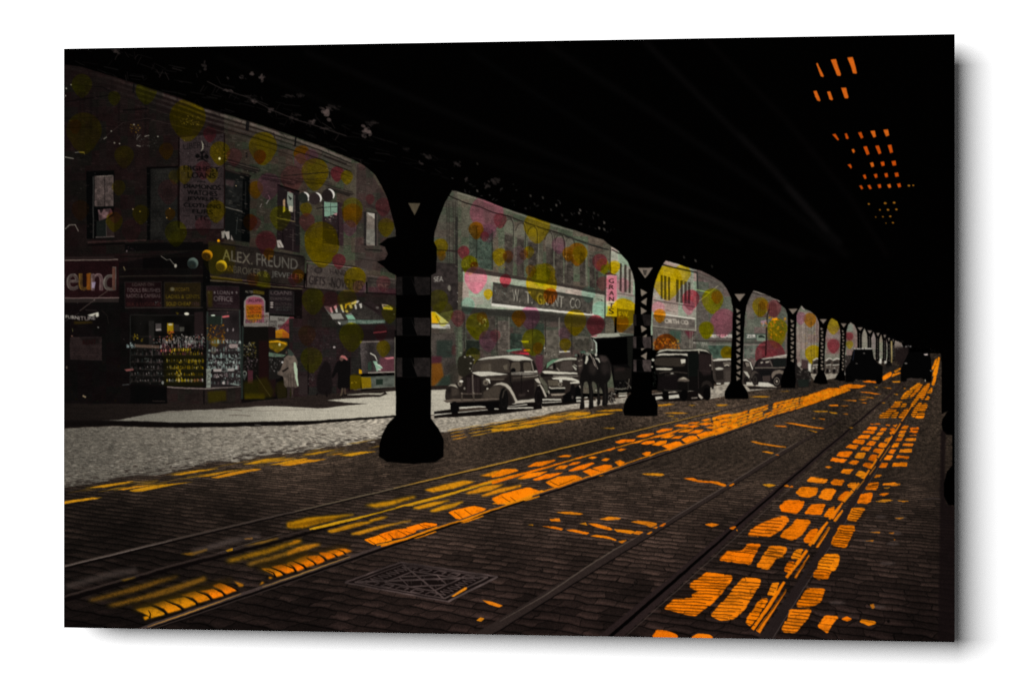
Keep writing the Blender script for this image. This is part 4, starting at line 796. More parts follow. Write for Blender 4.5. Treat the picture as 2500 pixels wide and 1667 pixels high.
    El('D4', 1262, 342, 52, 40, (40, 34, 32), blur=.6); El('D4', 1262, 342, 30, 22, (54, 46, 43), blur=.6)
    T('D4', 'HAND', [(1400, 325), (1590, 345), (1590, 405), (1400, 390)], (38, 32, 30), bold=.2); T('D4', 'GIFTS', [(1150, 405), (1345, 430), (1335, 528), (1145, 512)], (34, 28, 27), bold=.5); T('D4', '-NOVELTIES', [(1390, 425), (1800, 470), (1790, 590), (1385, 545)], (36, 30, 28), bold=.4)
    part('shop_sign', b, 'small sign lettered beside the first railway post')
    P('D4', '1845,420 2200,455 2200,620 1845,610', (50, 44, 40), blur=.6, tex=(.8+.4*N2+.08*GRAIN)); Ln('D4', '1845,410 2170,450', 4, (80, 70, 64), alpha=.8, blur=.6); Ln('D4', '1870,462 2180,490', 1.6, (84, 76, 66), alpha=.7); T('D4', 'S.DE', [(1900, 500), (2100, 510), (2100, 600), (1900, 590)], (72, 66, 56), bold=.4); P('D4', '1860,545 2000,540 2100,560 2200,560 2195,640 1860,600', (60, 22, 32), alpha=.5, blur=2, tag=False)
    # neighbour strip and narrow pale window
    part('brown_building', label='narrow brown building behind the first railway post')
    BT = wall_tex((54, 44, 40), .10, .25, 5, .06, .7)
    fill_tex('A4', '1705,640 1830,680 2060,1050 2300,1400 2300,1568 1705,1568', BT); fill_tex('A5', '1690,0 2300,0 2300,520 1830,450 1690,420', BT)
    P('A4', '1590,590 1710,640 1700,1568 1690,1568 1690,640', (76, 68, 60), alpha=.55, blur=1, tag=False)
    n = CUR[0]
    part('window', n, 'narrow window with a pale drawn blind')
    P('A4', '1790,1180 1945,1200 1945,1568 1790,1568', (32, 28, 27)); P('A4', '1820,1195 1914,1210 1914,1568 1820,1568', (112, 102, 92), blur=.4, tex=(.85+.25*N3)); P('A4', '1822,1192 1912,1208 1912,1265 1880,1240 1850,1225', (160, 154, 142), blur=.4); P('A5', '1820,0 1914,0 1914,175 1820,165', (112, 108, 98), blur=.4, tex=(.85+.25*N3)); Ln('A4', '1940,1210 1940,1568', 2, (74, 64, 58))
    use(n); Ln('A5', '1800,225 2000,240', 3, (24, 22, 20), blur=.6); Ln('A4', '1830,1110 2060,1200', 6, (34, 26, 26), alpha=.8, blur=1.2); P('A5', '1700,440 1810,300 1900,320 1880,470', (58, 50, 46), alpha=.7, blur=1); Ln('A5', '1720,330 1960,360', 2, (30, 24, 22), alpha=.7)

def bricks():
    def band(n, x0, x1, yf, slope, col, al, clip=None):
        for _ in range(n):
            x = rnd.uniform(x0, x1); y0, y1 = yf(x); y = rnd.uniform(y0, y1); l = rnd.uniform(4, 11)
            Ln('S', [(x, y), (x+l, y+l*slope)], rnd.uniform(1, 2.2), rnd.choice(col), alpha=al*rnd.uniform(.3, 1), tag=False)
    top = lambda x: 165 + .335*(x-156)
    band(700, 160, 545, lambda x: (top(x)+14, 600), 0, [(8, 6, 6), (48, 36, 34), (12, 9, 9), (38, 34, 30)], .55)
    band(620, 550, 900, lambda x: (top(x)+30 if x < 860 else 420, 560+.2*(x-550)), .22, [(22, 18, 17), (104, 94, 84), (30, 26, 23), (90, 84, 74)], .5)
    band(500, 1075, 1480, lambda x: (480+.285*(x-1103), 660+.24*(x-1118)), .27, [(40, 36, 32), (128, 120, 106), (52, 47, 42), (112, 106, 94)], .4)
    band(300, 1625, 1925, lambda x: (650+.4*(x-1626), 800), .2, [(56, 50, 45), (130, 120, 110)], .4)
    band(420, 1080, 1480, lambda x: (765+.1*(x-1120), 870), .1, [(34, 30, 27), (112, 104, 92), (26, 23, 21)], .5)
    band(380, 720, 965, lambda x: (740, 950), 0, [(14, 11, 11), (60, 50, 47), (46, 38, 36)], .5)
def pawn_balls():
    for x, y, r, c, a in ((1110, 1030, 62, (28, 30, 26), .9), (1240, 1040, 68, (40, 32, 31), 1), (1385, 1000, 68, (30, 24, 23), 1)):
        part('hanging_ball', label='dark ball with a white crescent hanging from the upper bracket')
        El('A4', x, y, r, r, c, alpha=a, blur=.5)
        p = [(x + r*math.cos(t), y + r*math.sin(t)) for t in np.linspace(-1.45, .55, 12)]
        Ln('A4', p, list(1.2 + 3.6*np.sin(np.linspace(.15, 3.0, 12))), (205, 200, 190), blur=.3)
    part('ball_bracket', label='iron bracket carrying three balls'); Ln('A4', '880,785 1100,765 1410,740', 2, (22, 17, 14)); Ln('A4', '1408,742 1408,810', 2.4, (24, 18, 14)); Ln('A4', '1050,825 1400,812', 1.6, (36, 26, 14), alpha=.8); Ln('A4', '1110,960 1240,960 1390,920', 1.2, (90, 84, 78), alpha=.6)
    for x, y, r, c, h in ((1525, 1122, 62, (26, 32, 30), (78, 90, 82)), (1688, 1030, 60, (44, 28, 5), (176, 120, 14)), (1848, 1148, 62, (60, 48, 8), (180, 146, 22))):
        part('hanging_ball', label='ball of the lower pawnbroker trio, lit from above')
        El('A2', x, y, r, r, h, blur=.4)
        bm_ = cover([G(S('A2', ell(x, y, r, r)))]); full = np.zeros((H, W), np.float32); full[bm_[2]:bm_[2]+bm_[0].shape[0], bm_[1]:bm_[1]+bm_[0].shape[1]] = bm_[0]
        P('A2', ell(x-r*.30, y+r*.42, r*1.0, r*.95), c, blur=2.2, clip=full)
        speck('A2', x-30, y+10, x+30, y+45, 9, 10, [(20, 16, 8), (60, 50, 20)], .5)
    part('hanging_ball', label='tiny bright orange globe above the pawnshop sign'); El('A2', 1815, 870, 16, 15, (225, 150, 10), blur=.5)

def goods(z, x0, x1, y, n, h, cols, sl=0.):
    for k in range(n):
        x = x0 + (x1-x0)*(k+rnd.uniform(.2, .8))/n; w = (x1-x0)/n*rnd.uniform(.45, .9); hh = h*rnd.uniform(.5, 1.1); yy = y + sl*(x-x0); c = rnd.choice(cols); a = rnd.uniform(.35, .95)
        P(z, [(x-w/2, yy), (x-w/2*.8, yy-hh*.7), (x-w*.15, yy-hh), (x+w*.2, yy-hh*.95), (x+w/2*.9, yy-hh*.6), (x+w/2, yy)], c, alpha=a, blur=.4, tag=False)
        if rnd.random() < .4: El(z, x-w*.1, yy-hh*.6, 3.5, 4.5, (210, 205, 195), alpha=.7, blur=.3, tag=False)
def storefront():
    part('shop_window', label='pawnshop window crowded with glittering wares')
    P('A3', '820,320 1545,320 1560,560 1650,560 1655,1135 1240,1125 1010,1100 820,1100', (11, 10, 9), blur=.8, tex=(.6+.8*N2)); Ln('A3', '820,325 820,1100', 2.4, (26, 26, 24)); Ln('A3', '820,320 1540,322', 2, (28, 26, 24)); Ln('A3', '760,240 1640,235', 2.6, (44, 38, 34), alpha=.8); P('A3', '1540,290 1640,280 1650,560 1545,540', (30, 22, 22), blur=1)
    P('A3', '1030,385 1090,385 1090,650 1030,650', (28, 26, 24), blur=1); P('A3', '1105,415 1170,415 1170,500 1105,500', (64, 58, 56), blur=.8); P('A3', '1235,410 1305,410 1305,505 1235,505', (130, 104, 12), blur=.7); P('A3', '1375,455 1428,455 1428,500 1375,505', (58, 56, 50), blur=.8); P('A3', '1310,420 1370,430 1370,500 1310,500', (34, 30, 28), blur=.8)
    El('A3', 1270, 425, 26, 12, (170, 160, 130), blur=.6); Ln('A3', '1110,490 1168,480', 4, (130, 122, 116), blur=.6)
    for yy in (560, 690, 770, 850, 930, 1000, 1070): Ln('A3', [(825, yy), (1650, yy+6)], 1.6, (40, 36, 32), alpha=.7, blur=.5, tag=False)
    Y = [(150, 120, 10), (110, 88, 8), (190, 160, 40), (70, 58, 6)]; Wt = [(190, 180, 170), (140, 130, 124), (100, 90, 90), (150, 160, 150)]; Rd = [(150, 70, 60), (110, 60, 70), (180, 120, 120), (70, 40, 50)]
    speck('A3', 780, 630, 880, 690, 40, 9, [(130, 150, 146), (90, 110, 108), (170, 180, 176)]); speck('A3', 850, 540, 910, 600, 14, 9, Y); speck('A3', 940, 570, 970, 620, 8, 10, Y)
    P('A3', '870,650 1150,660 1145,695 870,680', (90, 72, 60), alpha=.8, blur=.8); speck('A3', 1040, 560, 1240, 740, 60, 9, Rd+Wt); speck('A3', 1230, 505, 1310, 620, 60, 9, [(180, 120, 10), (150, 80, 20), (200, 150, 20), (160, 60, 40)]); speck('A3', 1300, 540, 1660, 690, 80, 9, Wt+[(60, 70, 66)]); speck('A3', 1440, 560, 1520, 660, 40, 12, Wt); speck('A3', 1530, 540, 1660, 640, 50, 9, Rd+Wt)
    for k in range(14): P('A3', ell(1170+25*k, 720-1*k, 8, 20, 5, 8), (Y if k > 4 else Rd)[k % 4], alpha=.95, tag=False)
    speck('A3', 1200, 690, 1640, 760, 60, 9, Y+Rd); P('A3', '1200,750 1650,750 1650,1120 1200,1120', (24, 22, 4), alpha=.55, blur=5, tag=False)
    for k in range(5): P('A3', ell(1478+40*k, 835, 13, 22, 0, 8), (96, 80, 6), alpha=.9, tag=False)
    speck('A3', 1240, 850, 1640, 920, 50, 8, Y); speck('A3', 1340, 920, 1400, 1060, 40, 12, Y+[(200, 180, 90)])
    for k in range(8): P('A3', ell(1365+36*k, 1055-.6*k*k*.1, 12, 20, 0, 8), [(170, 150, 110), (150, 130, 10), (130, 112, 10), (120, 104, 14), (110, 96, 30), (110, 70, 50), (96, 60, 44), (70, 36, 34)][k], alpha=.95, tag=False)
    speck('A3', 820, 700, 1200, 1100, 150, 8, [(44, 40, 38), (70, 66, 62), (30, 34, 32), (90, 84, 80)], .6); P('A3', '750,930 850,920 860,940 780,955', (110, 66, 62), blur=.8); Ln('A3', '980,810 1030,810 1000,850', 2.4, (80, 84, 78), alpha=.7, blur=.5); Ln('A3', '1070,700 1070,780', 2, (66, 66, 60), alpha=.7); speck('A3', 990, 840, 1160, 870, 16, 8, [(90, 70, 70)]); El('A3', 1185, 1080, 13, 20, (110, 110, 104), blur=.8); Ln('A3', '730,1105 810,1100', 2, (60, 60, 58), blur=.6)
    for y_, c_, h_ in ((690, Wt+Rd, 60), (640, Wt, 70), (770, Y+Rd, 40), (850, Y, 44), (930, Y+[(60, 50, 8)], 44), (1000, Y, 40), (1070, Y+Wt, 36)): goods('A3', 1150 if y_ < 800 else 1230, 1640, y_, 20, h_, [tuple(int(v*.72) for v in c) for c in c_])
    for y_, h_ in ((770, 50), (850, 46), (930, 44), (1000, 50), (1070, 40)): goods('A3', 830, 1190, y_, 12, h_, [(36, 32, 30), (56, 50, 48), (26, 30, 28), (70, 60, 58)])
    El('A3', 1455, 307, 28, 15, (205, 200, 180), blur=.6); P('A3', '1330,290 1370,300 1350,320', (80, 66, 10), alpha=.8, blur=1)
    Ln('A3', '1235,1130 1440,1140 1660,1148', 3, (112, 98, 92), blur=.5); Ln('A3', '1660,1150 1870,1135 2075,1125', 3, (116, 104, 96), blur=.5)
    BK = wall_tex((30, 23, 21), .10, 0, 40, .02, .6)
    fill_tex('A3', '1230,1150 1660,1160 2070,1140 2070,1310 1650,1335 1240,1320', BK); Ln('A3', '1650,1160 1650,1330', 3, (10, 8, 8)); P('A3', '1690,1180 1900,1170 1900,1280 1700,1310', (44, 38, 4), alpha=.8, blur=2, tag=False); P('A3', '820,1100 1230,1130 1230,1330 820,1330', (5, 5, 5), alpha=.7, blur=2, tag=False)
    Ln('A3', '1070,1285 1210,1290', 2, (50, 40, 36), alpha=.7, blur=.8); Ln('A3', '285,1225 320,1245', 4, (120, 104, 80), blur=.6); El('A3', 105, 910, 10, 16, (70, 60, 50), blur=.8); speck('A3', 80, 850, 800, 1300, 60, 14, [(20, 12, 4), (16, 16, 8), (22, 10, 10)], .5)
    part('shop_window', label='narrower shop window at the corner packed with white trinkets')
    P('A3', '1680,280 2050,270 2070,1125 1670,1140', (30, 25, 25), blur=.8, tex=(.7+.6*N2)); Ln('A3', '1690,280 1690,1130', 4, (40, 46, 42)); Ln('A3', '2050,260 2075,1125', 3.5, (40, 46, 42)); Ln('A3', '1690,255 2045,262', 2.6, (52, 44, 40)); P('A3', '1700,330 1860,330 1860,430 1700,430', (26, 32, 26), blur=1.5); Ln('A3', '1850,335 1850,420', 1.6, (100, 110, 96), alpha=.8)
    El('A3', 1752, 323, 25, 8, (190, 200, 180), blur=.6); Ln('A3', '1855,342 1935,330', 4, (180, 90, 90), blur=.8); El('A3', 1915, 290, 8, 8, (90, 60, 60), blur=.6)
    speck('A3', 1670, 430, 1880, 640, 90, 12, [(130, 80, 8), (90, 60, 6), (170, 110, 20), (60, 30, 8)]); P('A3', '1720,590 1800,570 1830,640 1780,690 1730,660', (90, 70, 14), alpha=.8, blur=1.2); El('A3', 1760, 710, 34, 44, (64, 58, 50), blur=.8); El('A3', 1760, 705, 20, 26, (30, 26, 24), blur=.8)
    for x in (1918, 1980): El('A3', x, 485, 9, 20, (110, 100, 98), blur=.5)
    speck('A3', 1880, 600, 2060, 730, 60, 9, Wt+[(60, 50, 50)]); P('A3', '1938,650 2030,648 2030,688 1938,688', (150, 134, 128)); T('A3', 'PRICES', [(1948, 660), (2022, 658), (2022, 680), (1948, 682)], (60, 50, 48))
    speck('A3', 1680, 760, 2080, 930, 190, 8, [(150, 170, 160), (100, 120, 112), (190, 200, 192), (60, 72, 66), (36, 30, 32), (40, 34, 34)]); 
    for y_ in (640, 730, 800, 870, 930, 1020, 1100): goods('A3', 1690, 2060, y_, 11, 52, [(120, 136, 128), (80, 92, 86), (150, 158, 150), (54, 60, 56), (100, 86, 86)])
    for k in range(26):
        x = rnd.uniform(1690, 2060); y = rnd.uniform(780, 930); Ln('A3', [(x, y), (x+rnd.uniform(-40, 40), y+rnd.uniform(-25, 25)), (x+rnd.uniform(-60, 60), y+rnd.uniform(-10, 40))], 1.6, (150, 166, 156), alpha=.7, tag=False)
    P('A3', '1678,925 1725,925 1725,1135 1678,1140', (120, 124, 112), blur=.5); T('A3', 'SALE', [(1718, 945), (1718, 1120), (1686, 1120), (1686, 945)], (60, 60, 56)); P('A3', '1755,928 1850,925 1845,955 1758,955', (150, 140, 134)); P('A3', '1915,922 1990,918 1990,950 1915,952', (140, 134, 128)); speck('A3', 1745, 985, 1860, 1025, 24, 9, Wt); speck('A3', 1860, 950, 2060, 1100, 70, 8, [(100, 100, 96), (60, 60, 58), (150, 170, 160)], .7); El('A3', 1870, 1085, 15, 15, (160, 150, 144), blur=.6); Ln('A3', '1950,1090 2050,1110', 3, (130, 140, 130), alpha=.8)
    part('shop_doorway', label='dark recessed shop doorway with a narrow display on its left')
    P('A6', '155,170 445,178 440,960 160,985 150,500', (14, 12, 10), blur=.6); P('A6', '440,170 520,180 520,960 440,965', (24, 14, 14), blur=1); P('A6', '330,330 440,330 440,960 330,960', (26, 12, 12), alpha=.9, blur=3); speck('A6', 150, 350, 300, 520, 90, 10, [(120, 110, 60), (80, 66, 10), (60, 54, 52), (150, 144, 124)]); speck('A6', 150, 520, 310, 680, 70, 9, [(80, 60, 64), (50, 40, 42), (110, 96, 98)], .7)
    P('A6', '205,665 265,665 262,815 205,815', (60, 30, 36), blur=.6); El('A6', 172, 700, 24, 30, (100, 104, 94), blur=.8); El('A6', 172, 700, 14, 18, (20, 20, 20), blur=.8); P('A6', '145,720 195,720 170,780', (60, 64, 60), alpha=.8, blur=.8); P('A6', '170,920 400,930 400,985 170,985', (64, 54, 4), blur=1.5); P('A6', '160,800 420,740 500,900 480,975 160,960', (36, 32, 4), alpha=.7, blur=4); Ln('A6', '300,720 460,960', 1.6, (70, 62, 30), alpha=.6)
    Ln('A6', '150,160 140,985', 4.5, (30, 36, 32), blur=.6)
    part('shop_window', label='shop window under the sale poster with a yellow oval hat shape')
    P('A6', '445,300 670,300 680,480 640,560 600,700 560,760 445,770', (22, 20, 18), blur=.8)
    P('A6', '445,320 560,325 650,345 655,380 590,440 540,470 460,420 445,400', (84, 64, 10), blur=.8, tex=(.6+.8*N3)); Ln('A6', '445,345 540,338 640,365', '3,4.4,3', (186, 134, 18), blur=.6); P('A6', '450,370 620,380 560,440 500,420', (84, 68, 12), blur=1); P('A6', '445,460 560,480 640,490 600,515 445,510', (78, 96, 78), blur=.8); speck('A6', 450, 470, 640, 700, 90, 9, [(90, 90, 86), (44, 50, 46), (150, 144, 138), (60, 44, 46)], .7); El('A6', 600, 575, 16, 12, (170, 166, 160), blur=.5); El('A6', 566, 375, 13, 16, (180, 170, 120), blur=.8)
    fill_tex('A6', '670,80 1480,100 1480,960 680,960', wall_tex((34, 26, 26), .16, 0, 7, .08, .9)); P('A6', '780,730 885,740 885,930 780,940', (40, 32, 31), blur=1); P('A6', '520,800 640,800 640,970 540,980', (26, 19, 19), blur=2)
    Ln('A6', '885,600 890,930', 3, (14, 10, 10)); Ln('A6', '1355,520 1350,900', 4, (16, 12, 12), blur=.8)
    speck('A6', 900, 200, 1300, 640, 220, 12, [(50, 40, 42), (24, 18, 18), (60, 50, 50), (30, 36, 34)], .5, blur=.6); El('A6', 1180, 405, 14, 12, (150, 140, 136), blur=.7); speck('A6', 890, 680, 960, 830, 36, 9, [(80, 72, 70), (20, 16, 16)])
    fill_tex('A5', '1095,670 1500,690 1830,720 2230,740 2230,1130 1095,1130', wall_tex((31, 25, 23), .14, 0, 9, .05, .9))
    part('awning', label='slanted shop awning with broad white stripes and a lettered valance')
    P('A5', '1340,870 1600,815 1720,800 1790,850 2030,1000 2030,1055 1490,1075 1420,990', (46, 42, 38), blur=.7, tex=(.8+.3*N3+.10*GRAIN)); P('A5', '1760,830 1860,800 2000,900 2150,1010 2040,1020', (36, 28, 28), alpha=.8, blur=1)
    for s, c in (('1400,885 1425,875 1445,940 1425,945', 160), ('1450,870 1480,855 1500,935 1480,940', 170), ('1520,850 1545,845 1570,930 1550,935', 170), ('1575,910 1605,905 1615,935 1590,938', 150), ('1620,850 1650,840 1665,885 1640,890', 150), ('1680,845 1700,838 1715,895 1695,898', 165), ('1735,840 1765,830 1770,880 1750,890', 170), ('1405,950 1530,945 1565,1010 1440,1010', 128), ('1600,950 1650,945 1660,962 1605,962', 120)): P('A5', s, (c, c*.97, c*.9), blur=.6)
    P('A5', '1580,965 1660,965 1700,1015 1610,1015', (118, 158, 132), blur=.6); P('A5', '1640,830 1700,800 1740,805 1720,830 1660,845', (176, 170, 160), blur=.6); P('A5', '1575,880 1580,840 1640,820 1640,840 1600,850 1590,895', (180, 130, 20), blur=.6); P('A5', '1340,868 1400,870 1420,940 1400,960', (78, 76, 70), blur=.8)
    P('A5', '1490,1030 1610,1025 1610,1065 1530,1075', (70, 72, 66)); P('A5', '1495,1040 1530,1050 1525,1075 1505,1060', (190, 186, 176), blur=.5); P('A5', '1610,1020 2030,1020 2030,1058 1610,1068', (66, 84, 72), blur=.5); T('A5', 'NEW YORK CLEANING', [(1620, 1030), (2015, 1028), (2015, 1056), (1620, 1060)], (118, 128, 116), bold=.3)
    P('A5', '1990,840 2060,850 2120,890 2110,910 2010,900', (170, 150, 120), alpha=.8, blur=1); Ln('A5', '2010,860 2080,875', 2, (40, 30, 20)); Ln('A5', '2010,885 2110,900', 2.4, (190, 140, 20)); El('A5', 1945, 880, 18, 14, (110, 104, 96), alpha=.7, blur=1); Ln('A5', '1780,830 1960,930', 3, (20, 14, 14), alpha=.7)
    part('shop_window', label='lit display window with pale dressed figures left of the first post')
    P('A6', '1470,330 1865,300 1865,690 1490,700', (54, 48, 46), blur=.7, tex=(.7+.6*N2+.08*GRAIN)); P('A6', '1300,160 1865,150 1865,320 1480,335 1400,420', (30, 22, 22), blur=1.5, alpha=.8); Ln('A6', '1475,345 1690,340', 2.6, (110, 100, 92), blur=.5); Ln('A6', '1620,240 1770,225', 3, (120, 54, 54), blur=.8); P('A6', '1690,520 1860,510 1860,680 1700,680', (92, 50, 58), blur=1.2, alpha=.8); P('A6', '1740,525 1850,512 1855,530 1780,545', (180, 110, 116), blur=.6)
    Ln('A6', '1585,470 1640,500 1665,560', '3,3,1.4', (180, 176, 162), blur=.4); P('A6', '1615,560 1660,560 1670,600 1730,640 1690,650 1660,680 1640,610', (130, 160, 136), blur=.6); P('A6', '1640,590 1690,600 1730,640', (190, 200, 180), blur=.5); El('A6', 1690, 658, 18, 8, (190, 184, 170), blur=.5); P('A6', '1560,580 1600,560 1600,660 1560,670', (38, 52, 42), blur=1); speck('A6', 1470, 400, 1560, 480, 26, 10, [(90, 84, 80), (40, 34, 34)]); P('A6', '1460,650 1490,660 1495,700 1460,700', (190, 140, 10), blur=.7); Ln('A6', '1560,690 1700,686 1860,682', 2.4, (150, 140, 128), blur=.5)
    P('A6', '1360,720 1480,720 1480,870 1360,880', (70, 58, 4), blur=1); P('A6', '1480,735 1860,722 1860,850 1500,872', (74, 78, 70), blur=.8, tex=(.85+.3*N3)); P('A6', '1480,740 1590,740 1600,860 1490,870', (124, 98, 6), blur=1, alpha=.9); P('A6', '1650,765 1730,762 1730,825 1650,830', (28, 38, 30), blur=.8); Ln('A6', '1400,885 1700,855 1865,850', 2, (110, 104, 92), alpha=.7, blur=.5); Ln('A6', '1865,290 1862,860', 2, (120, 116, 100), alpha=.7); speck('A6', 1370, 780, 1440, 810, 8, 10, [(170, 140, 60)])

def store_row():
    # grey pier between post and store
    part('grey_pier', label='grey stone pier with a small hanging sign')
    GT = wall_tex((70, 66, 57), .15, .26, 4, .07, .5)
    fill_tex('S', '1040,440 1140,460 1140,960 1040,960', GT)
    P('B1', '770,1215 1025,1225 1030,1568 740,1568', (46, 40, 37), blur=.7, tex=(.8+.4*N3)); P('B2', '60,0 400,20 400,520 60,600', (44, 38, 36), tex=(.8+.4*N3), blur=.7)
    for x in (880, 905, 950, 975): Ln('B1', [(x, 520), (x+6, 1220)], 1.8, (44, 38, 34), alpha=.8, blur=.5)
    P('B1', '975,690 1025,690 1020,1240 980,1240', (40, 38, 34), blur=1); Ln('B1', '770,1065 1010,1075', 3.4, (34, 26, 24), blur=.7); T('B1', 'SEA', [(735, 1365), (840, 1360), (840, 1420), (735, 1420)], (140, 134, 124), bold=.3); El('B1', 910, 1490, 18, 32, (112, 106, 94), blur=.8)
    for y in (1230, 1340, 1440, 1545): El('B1', 1030, y, 12, 12, (180, 176, 164), blur=.5)
    Ln('B1', '1022,1230 1022,1560', 1.8, (130, 124, 112), blur=.4); Ln('B2', '375,60 378,460', 1.8, (130, 124, 112), blur=.4)
    for y in (345, 445): Ln('B2', [(350, y), (405, y)], 2.4, (150, 144, 132))
    P('B2', '60,800 330,800 340,1180 60,1420', (58, 52, 47), blur=1, tex=(.7+.6*N2+.1*GRAIN)); P('B2', '120,880 300,880 300,1070 120,1080', (40, 46, 40), blur=1.6); P('B2', '60,1060 180,1060 170,1140 60,1150', (64, 32, 38), blur=1.6); P('B2', '60,1140 180,1140 200,1300 60,1420', (110, 62, 10), blur=2, alpha=.8); P('B2', '180,1300 300,1250 300,1390 120,1400', (40, 48, 40), blur=2); P('B2', '290,950 330,930 340,1040 290,1040', (60, 36, 34), alpha=.8, blur=2)
    part('awning', label='small striped awning end right of the first post')
    P('B2', '62,555 110,560 268,690 280,745 240,750 62,740', (180, 176, 164), blur=.5); P('B2', '62,560 100,560 165,635 130,690 62,690', (214, 160, 20), blur=.6); Ln('B2', '62,695 268,690', 2.6, (60, 50, 44)); Ln('B2', '110,600 160,690', 2.4, (120, 70, 10), alpha=.7); Ln('B2', '258,640 280,745', 2, (80, 74, 68))
    # the store
    st = part('department_store', label='long pale department store with arched windows and a dark name board')
    ST = wall_tex((82, 79, 66), .16, .27, 4, .07, .6)
    fill_tex('S', '1118,440 1300,490 1500,570 1500,960 1118,960', ST)
    Ln('B1', '905,455 1080,530 1240,575 1400,640 1560,680 1700,730 1900,800 2100,860 2306,930', 3, (30, 25, 22), blur=.5); Ln('B1', '1560,700 1750,750 2306,950', 2, (56, 50, 44), alpha=.7, blur=.8)
    Ln('B1', '1000,420 1300,515 1540,600 1750,680 2050,780 2306,850', 3, (124, 118, 104), alpha=.7, blur=.6); Ln('B5', '0,90 180,150 360,215 600,285', 4, (40, 44, 38), alpha=.8, blur=.8); Ln('B5', '0,100 180,160 360,225 620,290', 2, (30, 26, 24))
    def win(z, s, lbl=None, c=(58, 52, 46)):
        part('window', st, lbl); P(z, s, c, blur=.6, tex=(.8+.5*N3+.10*GRAIN))
    win('B1', '1130,770 1210,790 1210,1255 1130,1240', 'tall window of the left pair on the store', (58, 64, 54)); win('B1', '1222,790 1400,830 1400,1290 1222,1260', 'broad window of the left pair on the store', (56, 66, 56)); Ln('B1', '1215,790 1215,1250', 3, (38, 42, 36)); Ln('B1', '1390,830 1390,1280', 3, (40, 40, 34))
    for x0, x1, y0, y1 in ((1530, 1622, 860, 1330), (1668, 1752, 890, 1360), (1800, 1892, 930, 1390), (2000, 2082, 985, 1450), (2095, 2190, 1000, 1470), (2205, 2306, 1060, 1490)):
        win('B1', [(x0, y0), (x1, y0+25), (x1, y1+20), (x0, y1)])
    for x0, x1, y0, y1 in ((15, 95, 480, 720), (205, 290, 320, 790), (345, 420, 360, 830), (430, 470, 560, 850)): win('B5', [(x0, y0), (x1, y0+15), (x1, y1+10), (x0, y1)])
    use(st)
    for x0, x1, yt in ((1518, 1640, 720), (1655, 1770, 760), (1785, 1905, 800), (1985, 2090, 860), (2095, 2200, 895), (2205, 2320, 925)):
        m = (x0+x1)/2; a_ = ell(m, yt+95, (x1-x0)/2, 95, 6, 16, 180, 360)
        P('B1', np.vstack([a_, [(x1-8, yt+190), (x0+8, yt+165)]]), (112, 106, 92), alpha=.5, blur=.8, tag=False)
        Ln('B1', a_, 2.2, (42, 38, 33), alpha=.75, blur=.6, tag=False)
    for x, y in ((1600, 700), (1735, 745), (1870, 790), (2045, 850), (2180, 900)):
        Ln('B1', [(x, y), (x+22, y+40), (x+32, y+110), (x+30, y+300)], 2.6, (44, 40, 35), alpha=.8, blur=.7); Ln('B1', [(x+12, y), (x+34, y+50), (x+44, y+120), (x+42, y+420)], 2.2, (124, 118, 104), alpha=.5, blur=.7)
    speck('B1', 1400, 850, 1520, 1250, 90, 8, [(130, 122, 110), (70, 64, 56)], .6); Ln('B5', '300,220 300,800', 5, (110, 106, 92), alpha=.6, blur=1)
    P('B2', '400,60 600,80 2020,330 2020,372 700,170 400,110', (52, 44, 40), blur=.8, alpha=.9)
    sg = part('store_sign', st, 'white framed dark board lettered with the store name')
    WT = wall_tex((164, 158, 142), .05, .2, 9, .02, .45)
    fill_tex('B2', '418,108 700,148 1000,190 1500,270 2022,372 2015,632 1890,605 1300,540 740,530 405,500', WT)
    P('B2', '755,225 1300,305 1885,400 1872,575 1300,510 742,460', (70, 65, 58), blur=.5, tex=(.8+.4*N3+.08*GRAIN)); P('B2', '755,225 1885,400 1885,425 755,250', (48, 48, 43), blur=1, alpha=.8)
    P('B2', '740,460 1300,522 1880,580 1905,605 1300,548 740,496', (208, 203, 188), blur=.5); Ln('B2', '742,459 1872,577', 2, (44, 38, 34)); Ln('B2', '405,510 740,535 1300,560 2015,655', 4, (54, 54, 48), blur=.8)
    for t, q in (('W.', [(975, 300), (1058, 312), (1058, 455), (975, 440)]), ('T.', [(1120, 325), (1200, 335), (1200, 470), (1120, 462)]), ('GRANT', [(1255, 345), (1555, 385), (1550, 520), (1255, 475)]), ('CO', [(1625, 400), (1740, 415), (1738, 528), (1622, 518)])): T('B2', t, [(x+6, y+5) for x, y in q], (30, 27, 24), bold=.5); T('B2', t, q, (138, 132, 118), bold=.3)
    use(st)
    speck('B2', 770, 260, 940, 420, 16, 8, [(130, 150, 140), (40, 52, 46)], .7); El('B2', 1980, 428, 9, 8, (50, 44, 40)); speck('B2', 1850, 540, 1890, 575, 8, 7, [(170, 176, 160)])
    LT = wall_tex((68, 62, 55), .13, .12, 6, .05, .55)
    fill_tex('B2', '405,515 740,540 1300,565 2015,660 2015,1300 405,1300', LT); P('B2', '405,515 740,540 1300,565 2015,660 2015,720 1300,660 700,600 405,560', (40, 38, 34), blur=2, alpha=.8)
    for x0, x1, y0, y1, c in ((450, 605, 880, 1040, (30, 34, 28)), (950, 1080, 800, 990, (44, 52, 44)), (1210, 1330, 690, 1000, (50, 60, 50)), (810, 930, 660, 1000, (84, 76, 68)), (1330, 1490, 760, 1080, (86, 80, 70)), (1660, 1840, 830, 990, (62, 58, 50)), (460, 780, 600, 870, (60, 54, 48))):
        part('shop_front', st); P('B2', [(x0, y0), (x1, y0+6), (x1, y1), (x0, y1)], c, blur=1, tex=(.8+.4*N3))
    use(st)
